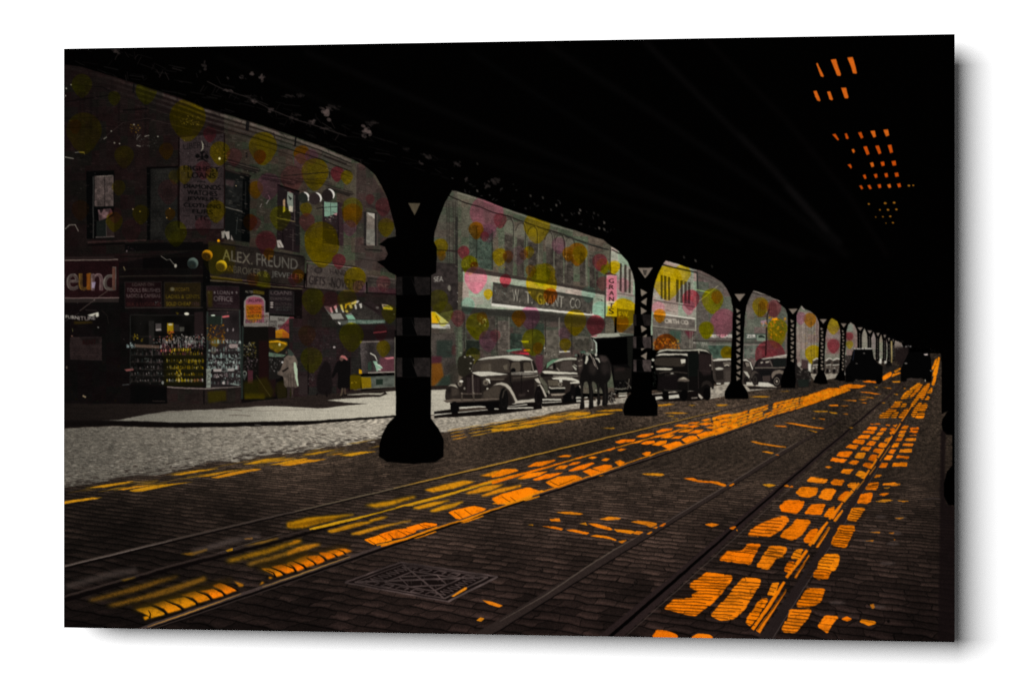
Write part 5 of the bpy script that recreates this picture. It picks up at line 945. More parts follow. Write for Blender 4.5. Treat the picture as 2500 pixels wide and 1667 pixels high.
    for x in (430, 800, 935, 1200, 1345, 1500, 1640): Ln('B2', [(x, 620), (x, 1040)], 3, rnd.choice([(110, 104, 92), (40, 36, 32), (120, 112, 100)]), alpha=.8, blur=.6)
    speck('B2', 790, 640, 900, 1000, 60, 9, [(130, 122, 110), (60, 54, 48)], .6); P('B2', '1675,835 1720,822 1780,830 1835,842 1840,858 1790,852 1770,890 1740,858 1700,872 1680,860', (112, 106, 94), alpha=.6, blur=1); speck('B2', 1330, 990, 1460, 1080, 50, 9, [(140, 134, 120), (70, 64, 56)]); El('B2', 1335, 967, 9, 10, (200, 190, 170)); Ln('B2', '1500,1010 1620,1005', 3.4, (190, 184, 170), blur=.5); P('B2', '610,1060 960,1060 1180,1040 1280,1110 1310,1240 1230,1300', (60, 40, 40), blur=3, alpha=.6); P('B2', '900,985 1100,970 1175,985 1170,1040 1000,1035', (90, 40, 40), blur=.9); P('B2', '900,990 1060,970 1090,985 920,1010', (80, 120, 98), blur=.7); P('B2', '1100,985 1172,978 1172,1000 1100,1000', (230, 90, 20), blur=.6); P('B2', '1010,1030 1160,1015 1160,1040', (190, 40, 60), blur=.7); P('B2', '1060,880 1160,885 1150,910 1090,905', (170, 160, 20), blur=.8)
    P('B2', '1230,1040 1320,1040 1310,1240 1250,1240', (74, 38, 48), blur=2, alpha=.8)
    part('hanging_sign', label='tall upright sign with dark letters, pink above and yellow below')
    P('B5', '590,650 748,655 730,1240 575,1232', (206, 198, 184), blur=.5); P('B5', '565,618 742,608 745,635 570,640', (60, 24, 24), blur=.6)
    P('B5', '590,650 748,655 735,1020 582,1020', (190, 104, 118), alpha=.9, blur=2); P('B5', '580,1085 735,1070 728,1240 575,1232', (188, 164, 10), alpha=.95, blur=2); P('B5', '590,1010 735,1015 730,1090 580,1085', (206, 190, 150), alpha=.7, blur=2)
    for t, y, h in (('G', 695, 70), ('R', 785, 62), ('A', 870, 65), ('N', 955, 65), ('T', 1045, 65), ('S', 1115, 85)): T('B5', t, [(622, y), (690, y+3), (688, y+h), (620, y+h-2)], (52, 30, 28), bold=.4)
    Ln('B5', '575,1240 735,1245', 3, (60, 44, 20)); Ln('B5', '640,260 640,600', 3, (60, 58, 50)); Ln('B5', '565,640 560,1500', 3, (50, 50, 44), alpha=.8, blur=.6)
    # the pale store with slit windows
    w = part('pale_building', label='pale two storey store with groups of narrow slit windows')
    PT = wall_tex((152, 146, 132), .09, .25, 8, .03, .7)
    fill_tex('B5', '650,250 1000,300 1000,1500 735,1500 735,650 650,620', PT); fill_tex('B5', '1200,400 1480,440 1862,600 1870,1500 1200,1500', PT)
    Ln('B5', '660,285 760,335 860,365', 3, (50, 44, 40), blur=.6); Ln('B5', '1380,500 1560,545 1740,580 1870,615', 3.4, (30, 26, 24), blur=.5); Ln('B5', '1480,460 1780,560 1930,600', 3, (196, 190, 174), alpha=.7, blur=.6)
    for x, y0, y1, dx in ((772, 478, 872, 30), (835, 500, 885, 36), (900, 560, 900, 30), (1352, 645, 980, 30), (1400, 655, 992, 34), (1458, 670, 1000, 28), (1572, 705, 1028, 38), (1632, 720, 1038, 34), (1688, 735, 1045, 36), (1738, 745, 1050, 36)):
        part('window', w); P('B5', [(x, y0), (x+dx, y0+6), (x+dx, y1+6), (x, y1)], (62, 56, 48), blur=.5)
    use(w); Ln('B5', '740,905 980,945', 3, (110, 96, 90), blur=.5); Ln('B5', '1250,1000 1560,1055 1840,1100', 3, (92, 80, 74), blur=.5); P('B5', '1250,1180 1420,1195 1840,1258 1840,1275 1420,1215 1250,1200', (206, 200, 184), blur=.4)
    part('store_sign', w, 'grey fascia with raised capitals on the pale store')
    P('B5', '1240,1205 1420,1220 1840,1280 1840,1420 1420,1390 1240,1370', (98, 90, 82), blur=.5, tex=(.85+.3*N3)); P('B5', '730,1120 985,1150 985,1340 730,1330', (98, 82, 40), blur=.6)
    T('B5', 'W', [(1252, 1245), (1282, 1248), (1282, 1305), (1252, 1302)], (160, 150, 132)); T('B5', 'OOLW', [(1290, 1240), (1405, 1252), (1405, 1312), (1290, 1305)], (180, 140, 40), bold=.3); T('B5', 'ORTH CO', [(1415, 1258), (1745, 1290), (1745, 1350), (1415, 1325)], (172, 162, 146), bold=.6); T('B5', 'F.W.', [(760, 1170), (900, 1165), (900, 1245), (760, 1250)], (200, 150, 40), bold=.4)
    use(w); P('B5', '735,1340 985,1350 985,1500 735,1490', (70, 62, 52), blur=1, tex=(.8+.4*N3)); P('B4', '1240,80 1480,110 1860,160 1860,420 1240,430', (84, 78, 70), blur=.8, tex=(.8+.35*N3+.08*GRAIN)); Ln('B4', '1245,90 1480,120 1860,155', 2.6, (150, 144, 128), alpha=.8, blur=.5); Ln('B4', '1245,105 1860,175', 2, (60, 54, 48), alpha=.8); P('B4', '1480,150 1640,160 1640,330 1480,330', (58, 74, 62), blur=1.4); T('B4', 'P', [(1320, 200), (1390, 205), (1390, 270), (1320, 265)], (122, 112, 104), alpha=.6); P('B4', '1690,155 1830,170 1770,280', (90, 34, 44), blur=1.2, alpha=.9)
    for x in (1300, 1410, 1560, 1770, 1800): Ln('B4', [(x, 170), (x, 400)], 2.2, (130, 122, 108) if x > 1700 else (60, 54, 48), alpha=.7, blur=.6)
    # grey building further on
    g = part('grey_building', label='grey building with a long lettered tavern fascia further down the street')
    GT2 = wall_tex((92, 84, 77), .10, .18, 5, .03, .6)
    fill_tex('S', '1700,650 1760,680 1800,740 1800,900 1700,900', GT2); fill_tex('S', '1812,690 1870,712 1925,760 1925,900 1812,900', GT2)
    P('B6', '90,195 150,195 150,235 90,235', (120, 100, 98), blur=.8); Ln('B6', '0,330 160,365', 2.2, (150, 180, 110), blur=.4); Ln('B6', '30,470 160,365 290,255', 1.8, (150, 142, 110), alpha=.9); Ln('B6', '10,110 20,330', 3, (40, 44, 40), blur=.6); P('B6', '20,115 180,180 300,250 280,290 20,190', (72, 66, 60), blur=.8, alpha=.6); Ln('B6', '30,150 290,255', 1.6, (110, 102, 94), alpha=.7)
    part('store_sign', g, 'dark fascia praising the best glass')
    P('B6', '20,850 430,850 430,930 20,930', (82, 76, 70), blur=.6); P('B6', '580,850 850,850 850,930 580,930', (74, 82, 72), blur=.6); T('D6', 'THE', [(880, 285), (1040, 285), (1040, 340), (880, 340)], (150, 140, 40), bold=.3); T('D6', 'BEST GLASS', [(1060, 285), (1470, 285), (1470, 345), (1060, 345)], (205, 198, 184), bold=.7); T('D6', 'ZER', [(1750, 285), (1920, 285), (1920, 350), (1750, 350)], (205, 198, 186), bold=.7); P('D6', '1940,290 2110,290 2110,410 1940,410', (118, 130, 112), blur=.5); P('D6', '1965,345 1980,310 2030,295 2090,320 2100,350', (28, 36, 30), blur=.5)
    T('D6', 'AND OYSTER HOUSE', [(1020, 352), (1430, 365), (1430, 385), (1020, 378)], (130, 122, 110)); T('D6', 'BAR GRILL', [(730, 420), (1000, 435), (1000, 465), (730, 455)], (170, 164, 150), bold=.2); speck('D6', 720, 300, 830, 400, 14, 16, [(150, 142, 130), (60, 54, 48)]); speck('D6', 830, 480, 1000, 510, 10, 12, [(140, 132, 120)])
    use(g); Ln('D6', '720,405 1470,420', 3, (50, 44, 40), alpha=.9, blur=.6); Ln('D6', '870,480 1470,480', 2, (140, 134, 122), alpha=.7, blur=.5); Ln('D6', '1700,490 2110,480', 2, (140, 138, 124), alpha=.7, blur=.5); Ln('D6', '1700,440 2110,435', 4, (54, 58, 50), alpha=.8, blur=.6); P('D6', '1010,490 1470,490 1470,740 1080,740', (60, 76, 64), blur=1, tex=(.7+.6*N3)); P('D6', '1700,500 2110,500 2110,740 1700,740', (84, 88, 78), blur=1, tex=(.7+.6*N3)); speck('D6', 1700, 520, 2100, 730, 90, 16, [(120, 96, 96), (70, 90, 76), (140, 120, 116)], .6)
    Ln('B6', '690,340 770,370 890,415 1000,470', 3, (140, 130, 118), blur=.5); Ln('B6', '670,365 850,400 980,450', 1.8, (36, 30, 28)); El('B6', 888, 398, 16, 14, (150, 140, 128), blur=.5)
    for x0, x1 in ((735, 835), (860, 970)):
        part('window', g); P('B6', [(x0, 660), (x0, 540), (x0+15, 495), ((x0+x1)/2, 470), (x1-15, 495), (x1, 540), (x1, 660)], (66, 40, 40), alpha=.7, blur=.6)
    use(g)
    for x in list(range(735, 980, 22)): Ln('B6', [(x, 480), (x, 660)], 1.6, (120, 90, 70), alpha=.6, blur=.4)
    part('lamp_post', label='dark lamp post standing in the third opening'); Ln('B6', '870,560 850,640 838,900 830,1120', 3.4, (34, 26, 24), blur=.4); P('B6', '770,700 840,690 840,730 780,745', (150, 120, 128), blur=.7); speck('B6', 775, 710, 850, 800, 24, 12, [(150, 130, 132), (190, 180, 176), (150, 100, 40)])
    # far strip
    f = part('distant_building', label='row of distant pale facades seen between the far posts')
    FT = wall_tex((120, 108, 98), .16, .3, 4, .05, .6)
    fill_tex('S', '1944,735 1975,745 2005,790 2005,920 1944,920', FT); fill_tex('S', '2010,765 2055,790 2055,930 2010,930', FT); fill_tex('S', '2060,780 2200,830 2220,920 2060,920', FT)
    for x in range(1240, 1470, 17): Ln('B6', [(x, 700), (x, 1150)], 1.4, rnd.choice([(150, 138, 126), (84, 74, 66)]), alpha=.6, blur=.4)
    P('B6', '1255,530 1290,510 1320,540 1300,570 1270,560', (150, 140, 130), blur=.5); El('B6', 1290, 535, 14, 12, (40, 34, 32), blur=.5)
    for x0, x1, y0, y1, c in ((350, 555, 310, 400, (130, 116, 110)), (350, 540, 400, 620, (110, 64, 64)), (620, 740, 170, 300, (110, 128, 112)), (620, 740, 300, 420, (110, 44, 44)), (880, 950, 250, 560, (140, 136, 120)), (1015, 1075, 300, 560, (130, 118, 116)), (1125, 1180, 340, 560, (140, 136, 112))): P('B7', [(x0, y0), (x1, y0+20), (x1, y1), (x0, y1)], c, alpha=.6, blur=1.5)
    speck('B7', 20, 300, 230, 700, 160, 9, [(150, 130, 110), (70, 60, 54), (150, 120, 40)], .5); speck('B7', 350, 300, 560, 660, 120, 9, [(150, 130, 120), (90, 70, 66)], .5)

# ---------------------------------------------------------------- translucent balloons printed over the facades
YL = (1.12, .92, .02); YG = (1.0, .95, .02); ORG = (1.12, .66, .02); PK = (1.20, .70, .78); RD = (1.05, .36, .42); TL = (.74, 1.0, .84); BR = (.95, .42, .05); MG = (1.0, .58, .72)
NB = {id(YL): 'yellow', id(YG): 'olive yellow', id(ORG): 'orange', id(PK): 'pink', id(RD): 'dark red', id(TL): 'pale green', id(BR): 'rust', id(MG): 'mauve'}
BMOT = np.clip(.84 + .5*(BLK-.4) + .25*(N2-.5), .5, 1).astype(np.float32)
def balloon(z, cx, cy, r, c, a=.9, tip=1.0, ry=None, tagit=True, clip=None, lift=0):
    ry = ry or r
    t = np.linspace(math.radians(150), math.radians(390), 26)
    p = list(np.c_[cx + r*np.cos(t), cy + ry*np.sin(t)])
    if tip: p += [(cx + r*.55, cy + ry*1.0), (cx + r*.16, cy + ry*(1.0+.34*tip)), (cx - r*.16, cy + ry*(1.0+.34*tip)), (cx - r*.55, cy + ry*1.0)]
    else: p += list(np.c_[cx + r*np.cos(np.linspace(.6, 2.5, 9)), cy + ry*np.sin(np.linspace(.6, 2.5, 9))])
    if tagit: part('balloon', label='translucent %s balloon shape over the facades' % NB[id(c)])
    c0 = soft(cover([G(S(z, p))]), 1.1)
    ink(c0, c, a*.96, 't', tagit, clip=BMOT)
def balloons():
    L = [('A1', 275, 490, 115, YG, .85), ('A1', 1000, 560, 120, YG, .8), ('A1', 640, 640, 70, YG, .7), ('A1', 300, 1010, 200, YL, .7), ('A1', 200, 960, 70, BR, .6), ('A1', 1465, 860, 205, YL, .95), ('A1', 1715, 1045, 75, RD, .9), ('A1', 1225, 1230, 82, ORG, .8), ('A1', 1830, 1250, 115, YL, .95), ('A1', 750, 1290, 110, YL, .7),
         ('A2', 640, 640, 95, YL, .85), ('A2', 650, 570, 75, RD, .5), ('A2', 940, 560, 95, YL, .75), ('A2', 690, 260, 75, YL, .6), ('A2', 260, 510, 100, BR, .5), ('A2', 1270, 560, 60, ORG, .8), ('A2', 1335, 770, 125, YG, .85), ('A2', 1430, 110, 90, YL, .85), ('A2', 1320, 140, 70, YL, .6), ('A2', 1740, 120, 70, YL, .85), ('A2', 1640, 60, 90, RD, .6), ('A2', 1785, 520, 110, YL, .9), ('A2', 1640, 690, 90, RD, .5), ('A2', 2170, 650, 80, BR, .95), ('A2', 2240, 270, 75, YL, .8), ('A2', 1250, 300, 120, RD, .4), ('A2', 830, 740, 110, RD, .4),
         ('A4', 655, 450, 160, YL, 1), ('A4', 620, 560, 70, BR, .95), ('A4', 1090, 530, 90, ORG, .95), ('A4', 1200, 560, 75, MG, .9), ('A4', 1080, 610, 80, PK, .7), ('A4', 1240, 740, 155, YL, 1), ('A4', 1490, 750, 75, RD, .95), ('A4', 1600, 790, 70, YL, .95), ('A4', 570, 930, 85, ORG, .85), ('A4', 720, 880, 130, MG, .75), ('A4', 330, 560, 90, RD, .5), ('A4', 1140, 1150, 68, YL, .85), ('A4', 850, 1240, 120, YG, .85), ('A4', 1150, 1290, 90, RD, .6), ('A4', 1660, 1150, 120, YG, .8), ('A4', 1660, 1210, 115, ORG, .9), ('A4', 1630, 1360, 80, MG, .7), ('A4', 2040, 1350, 90, YL, .85), ('A4', 2010, 1120, 90, RD, .7), ('A4', 1860, 1040, 50, RD, .6), ('A4', 560, 1310, 70, RD, .5), ('A4', 1310, 1490, 190, YL, .95), ('A4', 690, 1520, 120, RD, .7), ('A4', 980, 800, 130, RD, .5),
         ('A5', 1320, 170, 195, YL, .95), ('A5', 690, 150, 110, RD, .7), ('A5', 1510, 350, 75, RD, .85), ('A5', 720, 270, 60, ORG, .9), ('A5', 650, 560, 90, YG, .7), ('A5', 540, 560, 70, BR, .6), ('A5', 1050, 520, 70, ORG, .85), ('A5', 1690, 550, 125, YL, .95), ('A5', 1740, 650, 75, MG, .7), ('A5', 1000, 560, 60, RD, .6), ('A5', 1220, 790, 130, YG, .9), ('A5', 1420, 800, 100, RD, .6), ('A5', 1600, 790, 110, YL, .6), ('A5', 1150, 1180, 100, BR, .5), ('A5', 1200, 1450, 125, YG, .75), ('A5', 1650, 1190, 140, YG, .85), ('A5', 2010, 1330, 80, YL, .9), ('A5', 2080, 940, 90, YG, .7), ('A5', 1980, 1150, 80, RD, .6), ('A5', 130, 330, 150, YG, .5), ('A5', 2010, 600, 80, RD, .5), ('A6', 620, 880, 110, YG, .5), ('A6', 1420, 780, 80, YL, .6),
         ('B1', 1330, 640, 190, PK, .95), ('B1', 1480, 720, 75, RD, .7), ('B1', 1350, 860, 90, MG, .6), ('B1', 1210, 830, 85, ORG, .95), ('B1', 1305, 905, 50, RD, .8), ('B1', 1070, 1080, 65, RD, .9), ('B1', 1135, 1220, 95, YG, 1), ('B1', 1190, 1240, 45, BR, .8), ('B1', 810, 1020, 85, YL, .95), ('B1', 820, 1120, 50, ORG, .7), ('B1', 1895, 790, 150, YL, .95), ('B1', 1475, 1130, 85, YL, .95), ('B1', 1570, 1130, 60, BR, .7), ('B1', 1805, 1080, 60, YL, .95), ('B1', 1750, 1110, 50, BR, .5), ('B1', 2140, 1000, 80, MG, .7), ('B1', 2250, 1100, 70, ORG, .9), ('B1', 1990, 1320, 110, YL, .85), ('B1', 1690, 1110, 90, MG, .35),
         ('B2', 560, 180, 130, PK, 1), ('B2', 895, 200, 65, RD, .95), ('B2', 700, 355, 52, YL, 1), ('B2', 470, 480, 80, TL, .9), ('B2', 1300, 240, 175, YL, .95), ('B2', 1400, 370, 80, BR, .95), ('B2', 1290, 130, 110, YG, .8), ('B2', 1180, 90, 60, ORG, .6), ('B2', 1960, 530, 90, TL, .8), ('B2', 1830, 350, 80, TL, .7), ('B2', 580, 700, 130, YG, .95), ('B2', 630, 620, 60, ORG, .7), ('B2', 700, 870, 105, MG, .85), ('B2', 780, 820, 60, RD, .5), ('B2', 1170, 610, 115, MG, .9), ('B2', 1045, 620, 80, ORG, .95), ('B2', 1680, 660, 125, YL, 1), ('B2', 1910, 700, 105, RD, .9), ('B2', 1560, 800, 70, MG, .6), ('B2', 1570, 920, 65, YL, 1), ('B2', 1210, 880, 130, YG, .85), ('B2', 1260, 960, 60, ORG, .7), ('B2', 360, 620, 80, RD, .7), ('B2', 140, 420, 110, YG, .7), ('B2', 190, 560, 120, YG, .5), ('B2', 2230, 560, 150, YL, .95), ('B2', 2200, 680, 85, ORG, .9), ('B2', 1990, 30, 70, YL, .9), ('B2', 2110, 60, 60, YL, .9), ('B2', 1990, 230, 70, RD, .5), ('B2', 530, 1040, 80, YG, .7),
         ('B5', 170, 330, 140, ORG, .9), ('B5', 210, 340, 110, YL, .7), ('B5', 490, 450, 105, RD, .9), ('B5', 700, 520, 80, YL, .9), ('B5', 560, 560, 60, YG, .8), ('B5', 1450, 720, 210, YL, 1), ('B5', 1660, 620, 120, YL, .85), ('B5', 1780, 980, 125, RD, .95), ('B5', 1750, 1090, 90, PK, .8), ('B5', 1320, 1110, 90, PK, .7), ('B5', 1340, 1210, 85, ORG, .95), ('B5', 2090, 990, 155, YG, .95), ('B5', 2150, 950, 80, ORG, .85), ('B5', 2010, 1410, 105, YG, 1), ('B5', 2250, 1290, 170, PK, .9), ('B5', 810, 1100, 130, YL, .6), ('B5', 820, 780, 90, PK, .7),
         ('B6', 300, 720, 135, PK, .8), ('B6', 120, 800, 90, YG, .9), ('B6', 770, 520, 100, YL, .9), ('B6', 800, 500, 55, ORG, .7), ('B6', 930, 540, 90, RD, .6), ('B6', 970, 790, 120, YG, .95), ('B6', 960, 880, 110, YL, .7), ('B6', 880, 1110, 180, RD, .95), ('B6', 370, 1080, 80, YL, .9), ('B6', 1360, 680, 75, ORG, .95), ('B6', 1250, 660, 65, MG, .7), ('B6', 1400, 1090, 100, YL, .95), ('B6', 1640, 750, 85, YL, 1), ('B6', 1640, 990, 75, RD, .85),
         ('B4', 1430, 370, 170, BR, .95), ('B4', 2290, 480, 80, YL, .9), ('B7', 690, 360, 55, RD, .8), ('B7', 690, 480, 55, YL, .8)]
    # the ninety largest become parts, the rest stay as plain tint
    area = sorted([(b[3]/ZONE[b[0]][2])*b[5] for b in L], reverse=True)[88]
    for z, x, y, r, c, a in L:
        balloon(z, x, y, r, c, a, tagit=(r/ZONE[z][2])*a >= area)
    speck('B4', 1250, 270, 1620, 420, 110, 14, [(210, 110, 10), (230, 150, 30), (150, 60, 10)], .6); speck('B6', 850, 660, 1080, 900, 50, 14, [(230, 140, 10), (180, 130, 10), (220, 110, 20)], .7); P('B6', '920,670 975,665 970,690 925,695', (236, 150, 10), blur=.6, tag=False); speck('B1', 1420, 1020, 1540, 1280, 60, 7, [(200, 170, 40), (140, 110, 10)], .5); speck('A1', 1380, 850, 1600, 950, 60, 7, [(130, 108, 20), (150, 126, 40)], .6); speck('A1', 1720, 1180, 1930, 1350, 60, 7, [(110, 88, 8), (70, 56, 4), (150, 120, 30)], .6); El('A1', 1825, 1325, 12, 14, (220, 210, 150), blur=.5, tag=False)
    speck('B2', 600, 620, 680, 720, 30, 9, [(150, 150, 70), (190, 190, 120)], .6); speck('B5', 0, 360, 120, 400, 14, 9, [(190, 150, 80)], .6); speck('B1', 1100, 1140, 1220, 1260, 22, 8, [(170, 160, 40), (120, 100, 10)], .7)
    # film dust on the facades
    for _ in range(330):
        x = rnd.uniform(160, 1950); y = rnd.uniform(200, 860)
        P('S', ell(x, y, rnd.uniform(.6, 2), rnd.uniform(.5, 1.2), rnd.uniform(0, 180), 6), rnd.choice([(150, 142, 130), (110, 104, 96), (14, 11, 10), (20, 16, 14)]), alpha=rnd.uniform(.25, .7)*(.45+.55*min(1, x/1100)), tag=False)
# ---------------------------------------------------------------- people, carriages and cars in the print
WHT = (196, 190, 172); DKC = (20, 16, 15); MID = (54, 46, 40); BK = (6, 5, 5)
def people():
    p = part('person', label='woman in a long pale coat looking into a shop window')
    PS('A6', '636,508 690,484 732,502 765,570 757,640 760,720 778,845 700,858 628,852 612,790 602,735 548,716 536,696 566,664 592,612 616,548', (86, 75, 66), n=3, blur=.6, tex=(.85+.3*N3))
    part('hair', p); El('A6', 660, 455, 27, 36, (30, 29, 26), blur=.6); P('A6', '655,420 690,436 728,490 700,506 664,492', (48, 55, 48), blur=.8); El('A6', 642, 462, 9, 13, (74, 58, 50), blur=.6)
    use(p); Ln('A6', '735,575 748,660 752,740 772,840', '5,8,6,3', (158, 172, 146), blur=.6); P('A6', '590,670 660,630 670,645 600,690', (22, 18, 16), blur=.6); Ln('A6', '640,560 600,640 545,700', 2, (90, 76, 66), alpha=.7, blur=.6)
    for x in (660, 690, 720): Ln('A6', [(x, 700), (x+4, 845)], 1.6, (46, 38, 34), alpha=.7)
    part('leg', p); P('A6', '645,850 690,850 680,950 690,975 645,975 655,940', (38, 30, 28), blur=.6)
    part('leg', p); P('A6', '695,850 735,848 715,940 722,970 690,975 700,930', (44, 35, 33), blur=.6); Ln('A6', '712,860 708,940', 2, (76, 62, 56), alpha=.8, blur=.5)
    p = part('person', label='woman in a dark coat and pink hat walking past the shop')
    PS('A6', '1225,560 1290,545 1345,570 1362,640 1350,760 1335,868 1225,868 1222,760 1215,690 1170,745 1150,735 1175,660 1200,590', (13, 11, 11), n=3, blur=.6)
    part('head', p); El('A6', 1262, 530, 24, 30, (84, 60, 54), blur=.7); part('hat', p); P('A6', '1248,520 1262,495 1300,500 1335,545 1320,555 1280,530', (160, 96, 92), blur=.6)
    part('leg', p); Ln('A6', '1275,866 1262,930 1250,966', '5,4,5', (74, 62, 50), blur=.5); part('leg', p); Ln('A6', '1300,866 1300,910 1312,945', '5,4,4', (66, 54, 44), blur=.5); use(p); Ln('A6', '1240,965 1280,950', 3, (10, 8, 8)); Ln('A6', '1290,950 1325,940', 3, (10, 8, 8))
    p = part('person', label='dim figure in the shade of the shop entrance')
    PS('A6', '1080,560 1130,600 1150,700 1160,860 1140,930 1060,940 990,900 985,760 1010,660 1040,600', (19, 15, 15), n=3, blur=1.4); Ln('A6', '1090,900 1100,965', 4, (16, 12, 12)); Ln('A6', '1000,920 975,945', 3, (12, 9, 9), blur=.6); speck('A6', 1000, 640, 1150, 900, 30, 10, [(34, 28, 27), (12, 9, 9)], .5)
    p = part('person', label='two dark figures standing behind the front of the big sedan')
    PS('B3', '470,330 505,350 505,430 540,470 560,450 620,470 640,520 600,640 600,700 560,780 400,760 370,600 395,470 450,440', (34, 31, 24), n=3, blur=.8); El('B3', 480, 350, 22, 26, (64, 58, 48), blur=.7); El('B3', 560, 490, 36, 40, (40, 36, 28), blur=.8)
    for x, y, r in ((425, 398, 13), (490, 466, 18), (575, 457, 18), (585, 570, 18), (570, 655, 16), (598, 690, 12), (630, 510, 14)): El('B3', x, y, r, r*.7, (150, 144, 128), blur=.5)
    P('B3', '250,600 350,560 400,760 360,900 250,900', (44, 40, 34), blur=3, alpha=.8)

def wheel(par, z, cx, cy, rx, ry, tyre=(9, 8, 8), rim=None, hub=None):
    w = part('wheel', par); El(z, cx, cy, rx, ry, tyre, blur=.4)
    if rim: El(z, cx, cy, rx*.62, ry*.66, rim, blur=.4); El(z, cx, cy, rx*.5, ry*.54, tyre, blur=.4)
    if hub: El(z, cx, cy, rx*.25, ry*.25, hub, blur=.4)
    use(par)
def sedan():
    # shadows under the two cars
    use(0)
    P('B3', '0,1335 240,1300 400,1280 860,1230 1700,1120 1720,1290 1400,1330 900,1385 300,1425 0,1440', (14, 10, 9), tag=False, blur=.6); P('B3', '1700,1090 2330,1060 2330,1200 2050,1235 1720,1255', (16, 12, 10), tag=False, blur=.6)
    for s in ('0,1375 280,1355 280,1365 0,1400', '380,1345 850,1300 860,1312 380,1358', '400,1262 820,1245 830,1268 400,1295', '1170,1205 1250,1195 1320,1210 1170,1225', '1165,1270 1590,1262 1580,1285 1165,1290', '1170,1250 1480,1215 1490,1230 1180,1258', '960,1285 1030,1275 1030,1300 960,1302'): P('B3', s, (186, 180, 164), blur=.5, tag=False)
    P('B3', '400,1295 820,1268 850,1300 390,1340', (56, 46, 38), tag=False, blur=.6)
    c2 = part('sedan', label='second parked sedan, mostly hidden by the horse')
    PS('B3', '1800,560 1880,510 2000,490 2150,475 2330,480 2335,800 2345,1110 2330,1130 1860,1130 1815,1030 1800,900 1690,760 1700,720', (40, 34, 30), n=3, blur=.5)
    P('B3', '1860,525 2000,492 2150,476 2300,485 2280,515 2060,515 1900,560 1800,640 1800,580', (168, 166, 148), blur=.6); P('B3', '1800,560 1900,505 2000,492 1890,560 1790,650', (84, 120, 92), blur=.8, alpha=.9)
    part('windscreen', c2); P('B3', '1840,600 1900,560 2060,525 2190,520 2250,600 2200,690 1960,690 1820,660', (46, 40, 35), blur=.5); P('B3', '2030,540 2190,530 2220,680 2000,690', (66, 58, 52), blur=.8); P('B3', '1895,560 1935,560 1940,660 1900,660', (18, 14, 14)); P('B3', '1820,640 1890,600 1890,660', (110, 104, 94), blur=.8); Ln('B3', '1950,640 2000,690', 3, (120, 112, 100), blur=.5); use(c2)
    P('B3', '1715,700 1760,685 2000,700 2290,715 2290,735 2050,740 1760,730', WHT, blur=.5); P('B3', '1700,740 2300,750 2300,765 1900,760 1700,790', (18, 14, 13), blur=.5); Ln('B3', '1900,768 2300,764', 2.6, (120, 112, 100), blur=.4)
    P('B3', '1870,800 2000,780 2200,790 2310,840 2320,880 2200,885 2180,870 2280,850 2160,840 1900,820', WHT, blur=.5); P('B3', '1990,830 2040,825 2050,870 2000,870', (190, 186, 170), blur=.4); Ln('B3', '2170,880 2320,870', 3.4, WHT, blur=.4)
    part('grille', c2); P('B3', '1810,830 1980,840 1990,930 1830,930', (62, 54, 44), blur=.6)
    for y in (850, 870, 890, 910): Ln('B3', [(1815, y), (1985, y+6)], 1.6, (98, 90, 76))
    use(c2); El('B3', 2010, 905, 34, 34, (120, 112, 96), blur=.6); El('B3', 2010, 905, 20, 20, (60, 54, 48), blur=.6)
    part('bumper', c2); Ln('B3', '1830,945 1870,965 2090,960', 3.4, (170, 164, 148), blur=.4); P('B3', '1830,980 2090,970 2080,1030 1850,1040', (14, 14, 13), blur=.5); P('B3', '1860,1055 2100,1045 2090,1075 1870,1085', (140, 128, 112), blur=.7); use(c2)
    Ln('B3', '1820,1000 1835,1050', 3, (160, 154, 138), blur=.5)
    P('B3', '1720,1135 2020,1130 2030,1155 1720,1160', (190, 184, 168), blur=.4, tag=False); P('B3', '1720,1185 2040,1170 2030,1185 1720,1200', (186, 180, 164), blur=.4, tag=False); P('B3', '2050,1080 2330,900 2345,1160 2060,1200', (8, 8, 8), blur=.6); wheel(c2, 'B3', 2210, 1030, 40, 140, (14, 12, 12)); Ln('B3', '2320,920 2340,960', 4, (150, 140, 126), blur=.5); El('B3', 2205, 1105, 16, 26, (60, 54, 50), blur=.6); Ln('B3', '2270,1110 2345,1120', 3, WHT, blur=.4); Ln('B3', '2270,1165 2340,1165', 4, WHT, blur=.4)
    s = part('sedan', label='large dark sedan with a sunlit roof parked nearest the viewer')
    PS('B3', '600,700 640,600 680,520 780,475 900,460 1050,445 1200,436 1380,445 1500,470 1580,515 1620,600 1660,720 1690,850 1740,930 1790,1080 1780,1120 1720,1080 1600,1140 1300,1190 1130,1250 700,1230 400,1200 200,1170 175,1050 215,930 330,900 400,840 500,760', (30, 25, 22), n=3, blur=.4)
    part('roof', s); P('B3', '690,515 780,478 900,462 1100,442 1250,437 1400,447 1520,480 1580,520 1545,525 1480,515 1420,515 1360,530 1280,525 1200,505 1090,487 950,495 800,512', (192, 187, 170), blur=.5)
    part('windscreen', s); PS('B3', '625,690 640,610 690,540 800,510 960,495 1100,495 1200,540 1200,640 1190,715 1000,700 800,690', (56, 49, 42), n=3, blur=.4); P('B3', '740,590 900,560 910,690 740,690', (70, 62, 52), blur=2); P('B3', '1095,610 1170,575 1165,680 1120,670', (84, 76, 64), blur=1); P('B3', '860,590 900,580 900,690 870,690', (78, 70, 60), blur=1); use(s)
